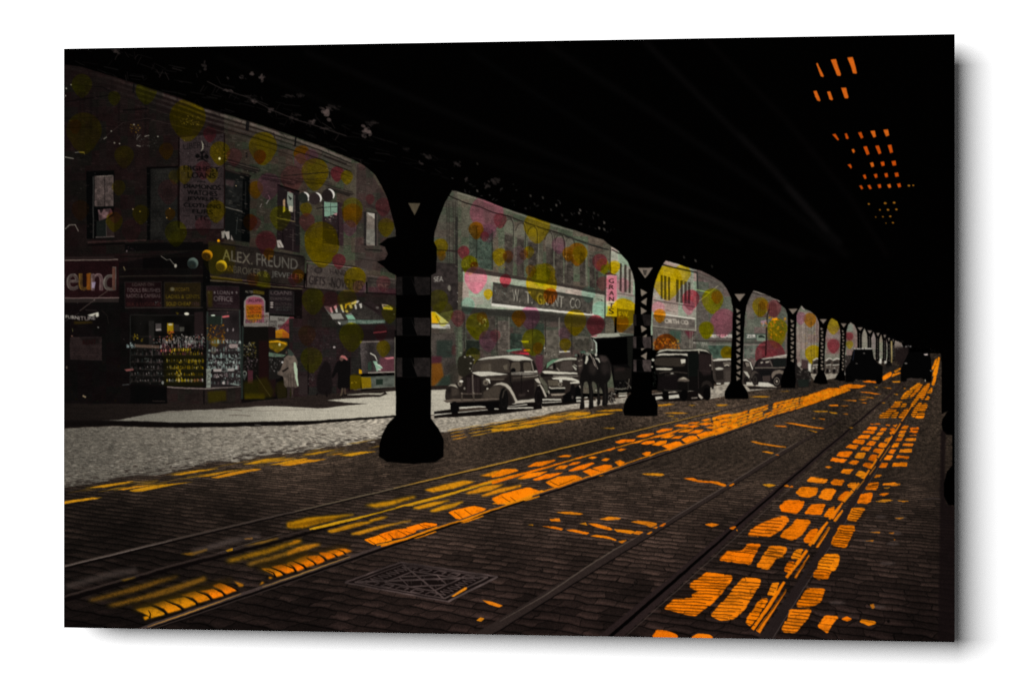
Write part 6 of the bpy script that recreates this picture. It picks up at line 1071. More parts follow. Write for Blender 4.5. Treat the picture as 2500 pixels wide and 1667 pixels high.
    part('side_window', s); PS('B3', '1240,560 1300,545 1365,550 1370,690 1300,700 1225,690 1220,620', (74, 66, 56), n=3, blur=.5); El('B3', 1260, 680, 38, 34, (10, 9, 9), blur=.5); part('side_window', s); PS('B3', '1430,560 1500,550 1540,570 1545,680 1440,690 1425,620', (70, 62, 52), n=3, blur=.5); part('side_window', s); PS('B3', '1560,560 1580,560 1620,640 1620,670 1580,670', (22, 18, 16), n=3); use(s)
    P('B3', '1225,715 1500,700 1640,680 1655,725 1500,745 1225,745', (182, 176, 160), blur=.4); Ln('B3', '1220,730 1650,715', 2, (40, 34, 30)); P('B3', '1430,690 1550,685 1550,705 1450,710', (180, 174, 158), blur=.4); Ln('B3', '1550,530 1585,700', 3, (120, 112, 100), blur=.5); P('B3', '1390,770 1520,765 1660,745 1660,765 1520,785 1450,795', (172, 166, 150), blur=.6)
    P('B3', '700,505 900,485 1150,480 1350,520 1560,515 1560,535 1360,535 1200,510 950,500 800,520', (70, 64, 56), alpha=.55, blur=2.4, tag=False); P('B3', '1230,760 1660,735 1670,850 1240,870', (58, 50, 43), alpha=.55, blur=5, tag=False); P('B3', '1240,880 1600,830 1600,900 1260,960', (8, 7, 6), alpha=.7, blur=5, tag=False); P('B3', '1420,900 1560,880 1560,1000 1440,1040', (40, 34, 30), alpha=.6, blur=5, tag=False); Ln('B3', '1395,740 1400,1080', 1.6, (8, 7, 6), alpha=.9, blur=.5, tag=False); Ln('B3', '1250,800 1640,775', 2, (86, 77, 66), alpha=.7, blur=.8, tag=False)
    part('bonnet', s); P('B3', '600,715 700,698 850,698 1000,712 1180,742 1000,760 820,775 700,770 640,740', (188, 182, 166), blur=.6); use(s); P('B3', '740,775 1180,750 1180,860 900,880 740,800', (30, 24, 21), blur=.8); Ln('B3', '890,825 1120,815', 4, (66, 58, 50), blur=.6); Ln('B3', '880,830 1100,822', 1.4, (120, 110, 96), alpha=.6)
    P('B3', '760,790 1150,765 1150,800 800,830', (66, 58, 50), alpha=.6, blur=3, tag=False); P('B3', '640,760 760,790 1000,780 1180,750 1180,764 900,790 720,800', (100, 92, 80), alpha=.5, blur=2, tag=False)
    g = part('grille', s); P('B3', '510,770 560,740 640,735 720,770 740,830 750,1060 600,1100 520,1050 500,900', (24, 18, 17), blur=.5)
    for x in (525, 545, 565, 590, 640, 665, 690, 712): Ln('B3', [(x, 790), (x+2, 1045)], 1.5, (54, 44, 42))
    Ln('B3', '612,740 622,1100', 3.4, (96, 86, 78)); use(s)
    for cx, cy, rx, ry in ((410, 890, 48, 55), (820, 870, 60, 60)):
        part('headlight', s); El('B3', cx, cy, rx, ry, (48, 42, 38), blur=.4); El('B3', cx, cy, rx*.72, ry*.75, (108, 100, 86), blur=.7); El('B3', cx, cy+8, rx*.4, ry*.4, (60, 52, 46), blur=.8)
    Ln('B3', '820,815 870,830 888,890', '2,5,2', (200, 194, 178), blur=.5); El('B3', 430, 855, 32, 20, (206, 200, 184), blur=.6); El('B3', 850, 970, 18, 16, (196, 190, 170), blur=.6); El('B3', 485, 965, 16, 20, (120, 112, 100), blur=.6); use(s)
    part('wing', s); PS('B3', '200,960 230,915 300,900 360,920 400,980 420,1080 350,1130 180,1140', (38, 32, 28), n=3, blur=.5); P('B3', '215,935 260,905 340,905 385,960 330,940 260,925', (150, 142, 126), blur=.9); P('B3', '270,960 380,970 400,1060 280,1100', (58, 50, 43), blur=3); El('B3', 240, 1000, 30, 50, (26, 22, 20), blur=2.4)
    part('wing', s); PS('B3', '900,960 960,890 1040,865 1120,875 1190,920 1240,990 1290,1090 1330,1170 1300,1200 1250,1150 1180,1020 1120,960 1060,1000 1040,1120 760,1150 800,1010', (46, 39, 34), n=3, blur=.4); P('B3', '930,930 1000,880 1080,868 1160,890 1220,950 1270,1040 1330,1165 1300,1190 1250,1090 1200,1000 1130,930 1060,905 980,910', (168, 160, 144), blur=.7); P('B3', '780,1020 960,930 1060,940 1040,1110 790,1130', (62, 54, 46), blur=3)
    part('wing', s); PS('B3', '1610,830 1660,800 1700,880 1750,960 1790,1080 1780,1125 1740,1060 1700,960 1660,920 1620,960 1600,1080 1590,900', (44, 38, 33), n=3, blur=.4); P('B3', '1600,820 1660,800 1700,880 1690,890 1640,870', (180, 172, 156), blur=.7); Ln('B3', '1650,930 1690,905 1740,990 1785,1105', '2,3.4,4.4,5', (172, 164, 148), blur=.5); use(s)
    P('B3', '1230,870 1590,820 1600,1080 1320,1130 1260,980', (26, 20, 19), blur=1.2); Ln('B3', '1210,760 1215,860 1260,960', 2, (12, 10, 10)); P('B3', '1340,1060 1460,1040 1440,1090 1360,1100', (50, 42, 38), blur=1.2); El('B3', 1500, 1005, 9, 10, (150, 140, 126), blur=.5); Ln('B3', '1390,770 1395,1060', 1.4, (12, 10, 9), alpha=.7)
    part('running_board', s); P('B3', '1310,1165 1600,1130 1640,1150 1620,1180 1330,1205 1270,1210', (176, 168, 152), blur=.6); use(s)
    part('bumper', s); P('B3', '140,1160 300,1130 700,1130 1040,1120 1045,1145 800,1165 400,1185 200,1190', (70, 60, 52), blur=.8); Ln('B3', '190,1160 500,1150 1030,1135', 3, (104, 92, 80), blur=.8, alpha=.8); Ln('B3', '440,1050 620,1055 760,1050', 3, (74, 64, 56), blur=.5)
    for x in (440, 630): Ln('B3', [(x, 1040), (x, 1200)], 4, (66, 58, 50), blur=.5); El('B3', x, 1045, 16, 14, (110, 100, 88), blur=.6)
    use(s); P('B3', '250,1195 1040,1170 1040,1290 700,1235 400,1240 260,1240', (9, 7, 7), blur=.6)
    wheel(s, 'B3', 325, 1270, 68, 95); wheel(s, 'B3', 1110, 1150, 70, 195, (13, 12, 11), (20, 18, 17)); Ln('B3', '1150,970 1110,1010 1090,1120', 2.4, (60, 54, 46), blur=.5); wheel(s, 'B3', 1665, 1110, 62, 180, (15, 12, 12), (26, 21, 20)); wheel(s, 'B3', 910, 1250, 55, 70)
def horse_wagon():
    w = part('wagon', label='dark covered delivery wagon behind the horse')
    P('B4', '345,235 500,195 700,190 860,200 985,205 985,720 940,1000 700,1000 640,640 450,500 440,330', (9, 8, 8), blur=.5)
    part('roof', w); P('B4', '348,240 480,200 640,192 800,190 985,208 985,225 830,235 700,248 560,250 420,265', (150, 150, 134), blur=.6); P('B4', '348,242 460,215 440,240', (170, 90, 100), blur=.8); P('B4', '760,200 985,205 985,225 780,235', (74, 78, 68), blur=.8); use(w)
    P('B4', '455,290 880,250 885,630 650,640 460,500', (2, 2, 2), blur=.5); P('B4', '880,250 985,235 985,760 890,640', (19, 19, 16), blur=.6); Ln('B4', '360,250 390,330 385,440', '2,4,2', (90, 86, 78), blur=.5); Ln('B4', '395,275 440,330 445,430 440,490', '1.4,3.4,3.4,1.6', (176, 186, 170), blur=.4)
    P('B4', '680,650 940,690 940,860 700,860', (22, 19, 17), blur=1); P('B4', '700,700 830,680 850,720 700,740', (46, 34, 32), alpha=.6, blur=1.6); speck('B4', 700, 860, 940, 1010, 60, 9, [(60, 54, 48), (30, 28, 26), (110, 104, 94)], .7); El('B4', 930, 965, 14, 12, (190, 186, 172), blur=.5); Ln('B4', '700,980 800,990 880,970', 2.4, (120, 114, 100), blur=.6)
    for cx, cy, r, ry in ((655, 1095, 50, 85), (900, 920, 40, 90)):
        wh = part('wheel', w); P('B4', np.vstack([ell(cx, cy, r, ry)]), (14, 11, 10), alpha=.75, blur=.4)
        for k in range(9):
            a = k*math.pi/4.5; Ln('B4', [(cx, cy), (cx+r*.9*math.cos(a), cy+ry*.9*math.sin(a))], 1.4, (120, 112, 98) if k % 2 else (16, 12, 12))
    use(w); speck('B4', 600, 1010, 720, 1180, 46, 10, [(190, 184, 168), (20, 16, 15), (60, 52, 46)], .9); P('B4', '760,1040 880,1030 870,1055 760,1060', (140, 134, 118), blur=.5); P('B4', '760,1070 880,1065 870,1085 760,1090', WHT, blur=.5)
    h = part('horse', label='dark horse with pale harness straps facing the viewer')
    PS('B4', '180,500 215,535 265,500 300,470 350,480 420,500 500,500 580,530 630,590 645,700 640,830 600,900 610,1030 600,1190 540,1215 520,1190 530,1040 500,960 480,1020 500,1180 450,1215 455,1080 440,920 380,890 400,1060 395,1190 400,1250 335,1265 340,1120 330,940 310,880 270,900 250,1020 270,1180 265,1265 205,1262 215,1180 225,1010 205,880 215,780 180,740 170,680 145,620 160,560 172,530', (17, 15, 14), n=3, blur=.4)
    P('B4', '170,500 235,510 260,590 250,700 215,770 185,740 175,660 150,620', (42, 35, 32), blur=1); P('B4', '168,510 185,480 205,530 190,545', (8, 7, 7)); P('B4', '490,510 580,520 620,580 560,610 500,600', (52, 44, 41), blur=2); Ln('B4', '600,560 640,640 640,800', 4, (40, 34, 32), blur=1.4, alpha=.7)
    P('B4', '195,560 230,545 240,640 220,720 200,700 192,620', (62, 53, 48), blur=1.4, tag=False); P('B4', '186,470 200,505 175,520', (12, 10, 10), tag=False); P('B4', '232,466 246,500 222,512', (12, 10, 10), tag=False); Ln('B4', '180,585 240,570', 3, (120, 112, 98), blur=.5, tag=False); Ln('B4', '190,660 238,650', 3, (110, 102, 90), blur=.5, tag=False); El('B4', 212, 580, 6, 6, (4, 4, 4), tag=False); P('B4', '330,620 420,600 450,720 400,800 340,740', (36, 31, 28), blur=4, tag=False); P('B4', '500,640 600,600 630,720 560,800 510,740', (34, 29, 27), blur=4, tag=False)
    part('mane', h); P('B4', '280,500 300,458 345,470 340,510 305,500', (120, 124, 110), blur=.7); P('B4', '130,500 160,485 175,515 140,525', (84, 96, 84), blur=.8); P('B4', '200,455 270,440 300,458 240,480', (56, 78, 64), blur=1); speck('B4', 240, 445, 420, 510, 22, 11, [(150, 150, 136), (90, 104, 90), (30, 30, 27)], .8); use(h)
    part('harness', h); Ln('B4', '305,510 312,560 288,625', '4,7,4', (180, 176, 158), blur=.5); Ln('B4', '345,480 400,560 425,640 460,700', '2,5,5,2', (150, 138, 124), blur=.5); Ln('B4', '425,545 470,560 490,610', '2,5,2', (170, 166, 150), blur=.5); Ln('B4', '105,655 150,700 160,715', '2,5,2', (170, 166, 150), blur=.5); Ln('B4', '120,640 170,665', 2, (160, 156, 140), blur=.5); El('B4', 378, 430, 12, 12, (170, 170, 150), blur=.4); El('B4', 435, 500, 16, 20, (180, 176, 160), blur=.5); Ln('B4', '370,500 420,620 450,690', 1.4, (18, 15, 14)); use(h)
    for x in (230, 365, 470, 565): Ln('B4', [(x, 900), (x+4, 1180)], 3, (30, 27, 24), blur=1, alpha=.8)
    for s in ('150,1105 215,1100 220,1120 155,1125', '155,1145 215,1140 215,1160 160,1165', '270,1100 320,1090 320,1110 275,1115', '270,1145 335,1140 335,1160 275,1160', '270,1190 335,1185 330,1230 280,1250', '400,1165 440,1165 440,1185 400,1190', '400,1210 440,1210 440,1230 400,1230', '430,1110 450,1130 440,1160', '420,1000 450,1000 445,1012 425,1012'): P('B4', s, (184, 178, 162), blur=.5, tag=False)
def vans():
    v = part('delivery_van', label='dark rounded panel van driving towards the viewer')
    P('B4', '1240,1060 2060,990 2060,1110 1900,1150 1500,1160 1240,1150', (16, 12, 11), tag=False, blur=.6)
    PS('B4', '1265,560 1290,480 1340,430 1440,412 1700,425 1900,412 2010,432 2080,500 2085,640 2080,800 2110,880 2100,985 2060,960 2050,1120 1980,1135 1950,1040 1740,1010 1730,1130 1640,1145 1600,1030 1470,1020 1440,1130 1400,1120 1370,1020 1300,1000 1320,820 1275,740', (14, 12, 11), n=3, blur=.4)
    part('roof', v); P('B4', '1295,475 1340,435 1440,415 1650,428 1800,425 1900,412 2000,432 2070,490 2000,455 1900,440 1800,442 1640,450 1440,440', (168, 164, 146), blur=.6); Ln('B4', '1895,440 1898,490', 3, (150, 144, 126), blur=.5); use(v)
    P('B4', '1280,515 1330,485 1450,480 1650,485 1800,488 1795,515 1740,520 1640,500 1480,505 1330,510', (192, 186, 168), blur=.5)
    part('windscreen', v); PS('B4', '1275,560 1350,540 1560,540 1700,555 1700,640 1650,665 1450,660 1280,640', (46, 40, 34), n=3, blur=.5); P('B4', '1635,560 1705,560 1700,610 1645,625', (196, 190, 172), blur=.5); use(v)
    P('B4', '1280,690 1400,680 1530,695 1480,718 1290,712', (176, 170, 152), blur=.5); P('B4', '1890,470 2070,500 2070,780 1960,790 1890,700', (34, 26, 25), blur=1.2); Ln('B4', '2078,500 2086,720', 2.6, (120, 108, 96), blur=.5); El('B4', 2055, 648, 12, 14, (150, 140, 126), blur=.5); P('B4', '1740,480 1890,470 1890,800 1740,800', (13, 15, 13), blur=1)
    part('headlight', v); El('B4', 1515, 790, 42, 36, (24, 20, 18), blur=.5); P('B4', '1480,770 1515,752 1550,765 1520,778', (170, 164, 148), blur=.6); use(v)
    part('headlight', v); El('B4', 1385, 905, 36, 34, (26, 22, 20), blur=.5); P('B4', '1352,890 1385,870 1418,888 1385,898', (90, 82, 72), blur=.8); use(v); Ln('B4', '1330,760 1420,740 1600,745 1730,760', 3, (48, 42, 37), blur=.7); Ln('B4', '1420,760 1410,1000', 2, (40, 35, 31), blur=.7); P('B4', '1430,770 1580,770 1570,960 1440,960', (24, 20, 18), blur=1); [Ln('B4', [(1445+16*k, 775), (1450+14*k, 955)], 1.3, (46, 41, 36), alpha=.7) for k in range(9)]; Ln('B4', '1740,500 1745,1000', 2, (30, 28, 25), blur=.6); Ln('B4', '1885,700 1890,980', 2, (34, 28, 26), blur=.6); Ln('B4', '1900,720 2070,735', 2, (44, 36, 33), blur=.6); PS('B4', '1930,960 1950,890 2010,860 2070,890 2095,960 2060,950 2010,915 1970,930', (34, 29, 26), n=3, blur=.7)
    part('wing', v); PS('B4', '1590,880 1620,835 1680,815 1740,840 1760,870 1700,880 1640,875', (90, 80, 70), n=3, blur=.6); P('B4', '1610,845 1680,818 1735,845 1690,845', (170, 160, 140), blur=.6); use(v); P('B4', '1320,820 1600,780 1600,980 1320,990', (18, 14, 14), blur=1.4); Ln('B4', '1400,1000 1660,1010', 3, (44, 40, 36), blur=.6); El('B4', 1230, 670, 14, 12, (170, 166, 150), blur=.5); El('B4', 1245, 570, 20, 18, (180, 176, 160), blur=.5); speck('B4', 1240, 740, 1290, 960, 30, 10, [(50, 56, 48), (24, 24, 22)], .6)
    for cx, cy, rx, ry in ((1425, 1075, 42, 60), (1685, 1070, 52, 80), (2005, 1050, 48, 90)): wheel(v, 'B4', cx, cy, rx, ry, (7, 6, 6))
    for s in ('1280,1095 1370,1085 1390,1115 1285,1140', '1470,1075 1610,1060 1620,1105 1470,1125'): P('B4', s, (190, 184, 168), blur=.5, tag=False)
    P('B4', '1885,1045 1910,1060 1960,1110 1930,1130 1890,1090', (170, 160, 144), blur=.6, tag=False); Ln('B4', '1790,1110 1880,1105', 3, (120, 110, 98), blur=.5, tag=False)
    for s in ('2060,1060 2250,1040', '2060,1080 2250,1075'): Ln('B4', s, 1.4, (90, 80, 72), alpha=.7)
    c = part('sedan', label='pale topped sedan half hidden by the third post')
    PS('B6', '190,1175 250,1155 420,1150 560,1150 630,1165 660,1200 690,1280 680,1400 600,1460 400,1440 250,1445 205,1400 195,1300', (54, 47, 42), n=3, blur=.5); P('B6', '190,1170 260,1150 420,1150 600,1160 650,1195 600,1178 420,1168 200,1180', (200, 194, 178), blur=.4)
    part('windscreen', c); P('B6', '215,1190 410,1185 415,1260 220,1265', (40, 34, 31), blur=.6); P('B6', '320,1195 410,1190 410,1230 330,1245', (96, 88, 78), blur=.8); Ln('B6', '335,1240 365,1225 395,1238', 1.8, (200, 190, 170)); part('side_window', c); P('B6', '580,1200 625,1200 640,1240 590,1250', (120, 110, 98), blur=.5); Ln('B6', '575,1190 590,1250', 3, (20, 16, 15)); use(c)
    P('B6', '220,1275 270,1255 330,1270 310,1285 240,1290', (180, 174, 158), blur=.5); part('grille', c); P('B6', '225,1300 320,1290 330,1400 240,1410', (34, 29, 26), blur=.8); use(c); P('B6', '340,1300 420,1300 420,1420 350,1430', (66, 58, 52), blur=1.4); part('bumper', c); Ln('B6', '240,1450 290,1450', 4, (190, 184, 168), blur=.5); Ln('B6', '330,1445 400,1438', 4, (180, 174, 158), blur=.5); use(c); P('B6', '560,1300 610,1310 640,1370 625,1390 590,1340', (180, 174, 158), blur=.6); Ln('B6', '640,1190 680,1290', 3, (190, 184, 168), blur=.5); wheel(c, 'B6', 600, 1410, 28, 50, (18, 15, 14), (50, 44, 40))
    P('B6', '600,1430 680,1440 670,1465 600,1460', (190, 184, 168), tag=False, blur=.5); P('B6', '600,1478 900,1490 1020,1500 1200,1490 1200,1515 900,1510 640,1520', (30, 25, 22), tag=False, blur=.8)
    c = part('coupe', label='small dark coupe with wire wheels between two posts')
    PS('B6', '690,1250 720,1180 780,1145 900,1135 1100,1130 1200,1150 1205,1240 1200,1330 1190,1460 1030,1470 900,1460 740,1470 665,1430 650,1340', (24, 20, 20), n=3, blur=.4); P('B6', '770,1150 880,1135 1080,1128 1080,1140 900,1150 800,1160', (170, 162, 146), blur=.5); P('B6', '920,1128 1080,1100 1080,1120 920,1138', (180, 174, 160), blur=.5)
    part('side_window', c); P('B6', '740,1190 800,1160 880,1170 890,1250 730,1255', (38, 30, 30), blur=.5); P('B6', '770,1190 800,1185 800,1200 770,1210', (170, 160, 144), blur=.5); P('B6', '830,1185 875,1180 875,1195 830,1205', (170, 160, 144), blur=.5); part('side_window', c); P('B6', '920,1165 1075,1160 1075,1240 920,1245', (22, 24, 22), blur=.5); use(c)
    Ln('B6', '880,1165 910,1245', 3, (90, 80, 72), blur=.5); Ln('B6', '700,1262 1080,1258', 2.4, (110, 100, 88), blur=.5); part('wing', c); PS('B6', '900,1340 930,1300 1000,1285 1060,1310 1070,1350 1010,1330 950,1340 910,1390', (110, 98, 86), n=3, blur=.6); part('wing', c); PS('B6', '655,1380 660,1320 700,1295 745,1330 700,1330 680,1390', (64, 56, 50), n=3, blur=.6); use(c); P('B6', '750,1290 900,1290 890,1400 790,1400', (18, 17, 17), blur=1); P('B6', '790,1360 890,1350 880,1420 800,1420', (58, 48, 44), blur=1)
    wheel(c, 'B6', 962, 1420, 55, 66, (20, 17, 16), (130, 118, 104), (150, 138, 122)); wheel(c, 'B6', 702, 1410, 36, 66, (30, 26, 24), (66, 58, 52))
    P('B6', '750,1430 860,1435 930,1470 820,1485 735,1480', (196, 190, 174), tag=False, blur=.5)
    m = part('parked_motorcycle', label='dark jumble of a motorcycle and rider beside the fourth post')
    PS('B6', '1190,1240 1250,1230 1330,1260 1370,1330 1365,1440 1340,1490 1230,1500 1195,1440', (28, 24, 22), n=3, blur=.7); El('B6', 1235, 1225, 24, 28, (150, 140, 128), blur=.7); P('B6', '1230,1250 1280,1270 1260,1300', (120, 110, 98), blur=.7); P('B6', '1260,1160 1340,1180 1340,1270 1260,1270', (66, 50, 48), blur=1); P('B6', '1340,1215 1375,1215 1370,1310 1345,1300', (200, 194, 180), blur=.5); speck('B6', 1200, 1290, 1370, 1460, 60, 12, [(70, 64, 58), (20, 17, 16), (110, 104, 94)], .7); P('B6', '1210,1400 1350,1400 1340,1490 1230,1490', (26, 30, 26), blur=1)
    for x0 in (1385, 1540, 1620):
        c = part('parked_car', label='pale distant car parked behind the far posts')
        w_ = {1385: 90, 1540: 85, 1620: 100}[x0]
        PS('B6', [(x0, 1200), (x0+25, 1160), (x0+w_*.7, 1145), (x0+w_, 1170), (x0+w_+5, 1300), (x0+w_*.5, 1335), (x0, 1320)], (70, 61, 54), n=3, blur=.6); Ln('B6', [(x0+10, 1175), (x0+w_*.6, 1148), (x0+w_, 1160)], 3, (190, 184, 170), blur=.5); part('windscreen', c); P('B6', [(x0+20, 1185), (x0+w_*.8, 1175), (x0+w_*.8, 1215), (x0+20, 1220)], (40, 35, 31), blur=.6); use(c); Ln('B6', [(x0+10, 1230), (x0+w_*.9, 1222)], 2.4, (170, 164, 150), blur=.5); speck('B6', x0+8, 1240, x0+w_, 1320, 26, 12, [(120, 112, 100), (30, 26, 24), (170, 164, 150)], .8); wheel(c, 'B6', x0+30, 1300, 18, 28, (22, 18, 17))
    P('B7', '620,650 735,640 735,900 620,900', (44, 38, 35), blur=1); speck('B7', 620, 640, 735, 800, 30, 9, [(150, 144, 132), (60, 54, 48)], .8); P('B7', '1040,580 1200,575 1200,640 1040,660', (120, 112, 100), blur=1, alpha=.7); speck('B7', 1030, 570, 1310, 760, 130, 8, [(190, 184, 170), (40, 34, 31), (90, 82, 74)], .8); P('B7', '1120,700 1160,690 1160,770 1120,760', (200, 194, 180), blur=.6); P('B7', '1205,690 1240,685 1235,760 1205,770', (196, 190, 176), blur=.6); P('B7', '1220,770 1260,735 1300,735 1310,800 1240,840', (14, 12, 11), blur=.6)
    P('B7', '1350,530 1560,520 1560,780 1440,790 1350,700', (30, 23, 22), blur=2, tag=False); speck('B7', 1350, 540, 1560, 760, 40, 10, [(46, 36, 34), (18, 14, 14)], .6); P('B7', '1160,800 1360,790 1440,860 1160,900', (34, 30, 28), blur=2, tag=False, alpha=.6)
def far_trucks():
    t = part('truck', label='black box truck seen from behind on the far track')
    P('B7', '730,600 755,548 1020,548 1050,690 1110,770 1180,800 1165,1040 1090,1070 1080,1010 860,1010 780,1000 740,1040 630,1040 630,840 700,740', (5, 5, 5), blur=.6); Ln('B7', '752,546 1018,546', 2.4, (190, 184, 172), blur=.4)
    for x in (800, 870, 920): Ln('B7', [(x-12, 540), (x-12, 552)], 2, (30, 26, 24))
    part('wheel', t); El('B7', 680, 980, 46, 60, (4, 4, 4)); part('wheel', t); El('B7', 1120, 1000, 42, 70, (4, 4, 4)); use(t); El('B7', 905, 613, 14, 7, (120, 112, 104), blur=.5); El('B7', 795, 765, 18, 7, (90, 84, 78), blur=.6); Ln('B7', '760,560 740,720', 1.6, (40, 44, 60), alpha=.8); P('B7', '770,1000 800,1000 790,1030', (60, 54, 50), blur=.8)
    t = part('truck', label='black truck silhouette furthest right under the railway')
    P('B7', '1560,600 1700,592 1850,600 1890,700 1900,860 1895,1035 1830,1040 1760,985 1560,985 1520,1030 1445,1025 1445,840 1500,720', (4, 4, 4), blur=.6); P('B7', '1775,625 1840,622 1838,645 1790,642', (200, 184, 176), blur=.5); El('B7', 1520, 762, 22, 10, (110, 104, 98), blur=.6); El('B7', 1885, 868, 12, 8, (150, 140, 128), blur=.5); P('B7', '1530,990 1600,975 1660,990 1740,985 1750,1005 1540,1010', (54, 46, 42), blur=1); Ln('B7', '1802,1000 1806,1030', 2, (190, 180, 160), blur=.4)
    part('wheel', t); El('B7', 1480, 985, 34, 45, (3, 3, 3)); part('wheel', t); El('B7', 1865, 995, 34, 48, (3, 3, 3)); use(t)

# ---------------------------------------------------------------- the elevated railway
ED = '140,155 155,158.5 194,163 274,187 335,206 443,241 500,264 638,306 673,318 777,355 858,388 890,405 916,427 931.5,453 947,487.7 966,563 967,577'
def structure():
    e = part('elevated_railway', label='black underside of the elevated railway')
    low = ED + ' 980,700 1050,700 1059,588 1060.5,568.6 1073.5,527 1086.5,495 1103.8,465.6 1113.6,466.7 1182,488 1231.7,508 1277,523 1344.5,545 1400,561 1437,574 1473,586 1490,599.6 1511,613.4 1531.5,637.5 1542,661.6 1548.7,684 1550.5,708 1560,720 1590,720 1596,706 1601,684 1609,663 1619,644 1626,636 1683,653 1716,663 1734.7,672 1762,689 1775.5,707 1785.7,727.8 1789.8,754 1800,760 1819,770 1822.4,746 1830.6,725.7 1838.8,709 1857,713.5 1881.6,723.7 1904,734 1916,750 1922.4,766.5 1926,780 1943,780 1945,770 1948,760 1955,748 1957,745 1965,754 1979.6,760 1992,770.6 1999,785 2001,800 2013,800 2018,808 2021,793 2026,781.5 2033,772.5 2043,781.5 2050,798 2052,815 2064,815 2066,806 2071,791.5 2077,786.5 2086,793 2092.6,806 2094,822 2103,822 2105,815 2111,800.6 2116.7,814.7 2118,826 2127,826 2133,809 2138,823 2146,830 2151.5,815.5 2155,826 2165.6,823 2182,829.6 2225,844.5 2260,850 2297,856 2299,900 2299,1010 2316,1002 2312,1005 2301,1022 2299,1035 2301,1050 2310,1060 2325,1062 2325,1135 2312,1150 2304,1180 2305,1210 2320,1232 2360,1236 2360,60 140,60'
    P('S', low, (1.5, 1.3, 1.2), blur=.5)
    # faint light in the girders
    for z, s, w, c in (('F', '1480,95 1600,215 1760,375 1900,530', 10, (15, 13, 13)), ('F', '1700,310 1780,390 1900,530', 5, (20, 17, 17)), ('F', '1080,120 1300,260 1500,390 1700,480', 9, (6, 6, 6)), ('F', '1000,330 1400,430 1700,520 1900,600', 6, (9, 8, 8)), ('F', '700,120 1100,290 1500,450 1850,590', 12, (8, 7, 7)), ('F', '1250,100 1500,260 1750,430 1950,590', 14, (8, 7, 7)), ('F', '1620,90 1800,270 1950,450 2040,590', 8, (9, 7, 7)), ('F', '500,130 900,300 1300,430 1700,560', 5, (10, 9, 8)), ('B8', '0,1110 120,1240 300,1440 420,1560', 12, (17, 15, 15))):
        Ln(z, s, w, c, alpha=.55, blur=9, tag=False)
    B = [(310, 100, 16, 13, 46), (766, 180, 13, 18, 34), (1015, 215, 10, 12, 66), (1070, 235, 10, 18, 70), (965, 235, 12, 8, 44), (890, 238, 4, 5, 60), (885, 305, 18, 6, 66), (1020, 357, 12, 11, 72), (1112, 400, 14, 9, 66), (1000, 330, 20, 3, 34), (1205, 330, 22, 6, 34), (1268, 330, 10, 14, 32), (1230, 445, 18, 7, 40), (1325, 470, 12, 14, 78), (1405, 420, 17, 22, 92), (1415, 395, 26, 7, 60), (1440, 385, 22, 10, 26), (1400, 500, 20, 5, 50), (1610, 515, 18, 22, 96), (1640, 475, 24, 10, 40), (1600, 540, 10, 8, 66), (1935, 650, 16, 12, 42), (1900, 680, 8, 10, 44), (1820, 605, 14, 8, 28), (2085, 690, 14, 12, 40), (2135, 770, 8, 10, 46), (2280, 770, 18, 14, 46), (2240, 800, 10, 14, 46), (1250, 430, 18, 4, 36)]
    for x, y, rx, ry, v in B:
        for k in range(11):
            El('D7', x+rnd.gauss(0, rx*.65), y+rnd.gauss(0, ry*.55), rx*rnd.uniform(.3, .75), ry*rnd.uniform(.25, .6), (v*.85, v*.72, v*.68), rot=rnd.uniform(0, 45), alpha=rnd.uniform(.3, .85), blur=.9, tag=False)
    for s, v in (('780,255 860,295 1000,340 1110,400', 40), ('1110,400 1230,450 1330,480 1510,540', 46), ('1380,470 1470,530', 30), ('600,185 650,200', 30), ('980,330 1100,380', 28)): Ln('D7', s, 2.4, (v, v*.85, v*.8), alpha=.7, blur=.8, tag=False)
    for _ in range(60):
        x = rnd.uniform(250, 900); y = 100 + .36*(x-200) + rnd.uniform(-30, 60); h = rnd.uniform(8, 22)
        Ln('S', [(x, y), (x+rnd.choice((-9, 3, 10)), y+h)], rnd.uniform(1, 2.6), (26, 21, 20), alpha=rnd.uniform(.3, .8), blur=.8, tag=False)
    for _ in range(110):
        t = rnd.random(); x = 180 + 900*t; y = 60 + .34*(x-150) + rnd.uniform(10, 90); Ln('S', [(x, y), (x+rnd.uniform(10, 40), y+rnd.uniform(2, 12))], rnd.uniform(.8, 2.4), (22, 19, 18), alpha=rnd.uniform(.2, .7), blur=.6, tag=False)
    for _ in range(40):
        x = rnd.uniform(1090, 1500); y = 395 + .36*(x-1080) + rnd.uniform(-10, 66) - .0*(x); v = rnd.uniform(14, 52)
        El('S', x, min(y, 462+.285*(x-1090)-8), rnd.uniform(1.5, 5.5), rnd.uniform(.8, 2.6), (v, v*.92, v*.88), rot=rnd.uniform(0, 180), alpha=rnd.uniform(.4, .9), blur=.7, tag=False)
    for x, y, v in ((1165, 400, 70), (1165, 466, 150), (1195, 455, 70), (1215, 440, 60), (1295, 478, 110), (1325, 483, 100), (1305, 498, 60), (1358, 501, 150), (1345, 512, 90), (1372, 525, 70), (1416, 513, 170), (1413, 520, 140), (1475, 544, 170), (1463, 557, 180), (1475, 560, 150), (1450, 520, 80), (1460, 525, 60), (1670, 628, 90), (1698, 636, 130), (1738, 650, 60)): P('S', [(x-2.5, y-3.5), (x+2.5, y-2), (x+3.2, y+3.4), (x-1.2, y+3)], (v*.5, v*.46, v*.42), blur=1.1, alpha=.8, tag=False)
    use(e)
    # wall-like strip along the right edge under the railway
    P('S', '2297,1050 2310,1050 2306,1180 2312,1232 2360,1236 2360,1600 2290,1600', (20, 14, 14), alpha=.85, blur=2, tag=False)
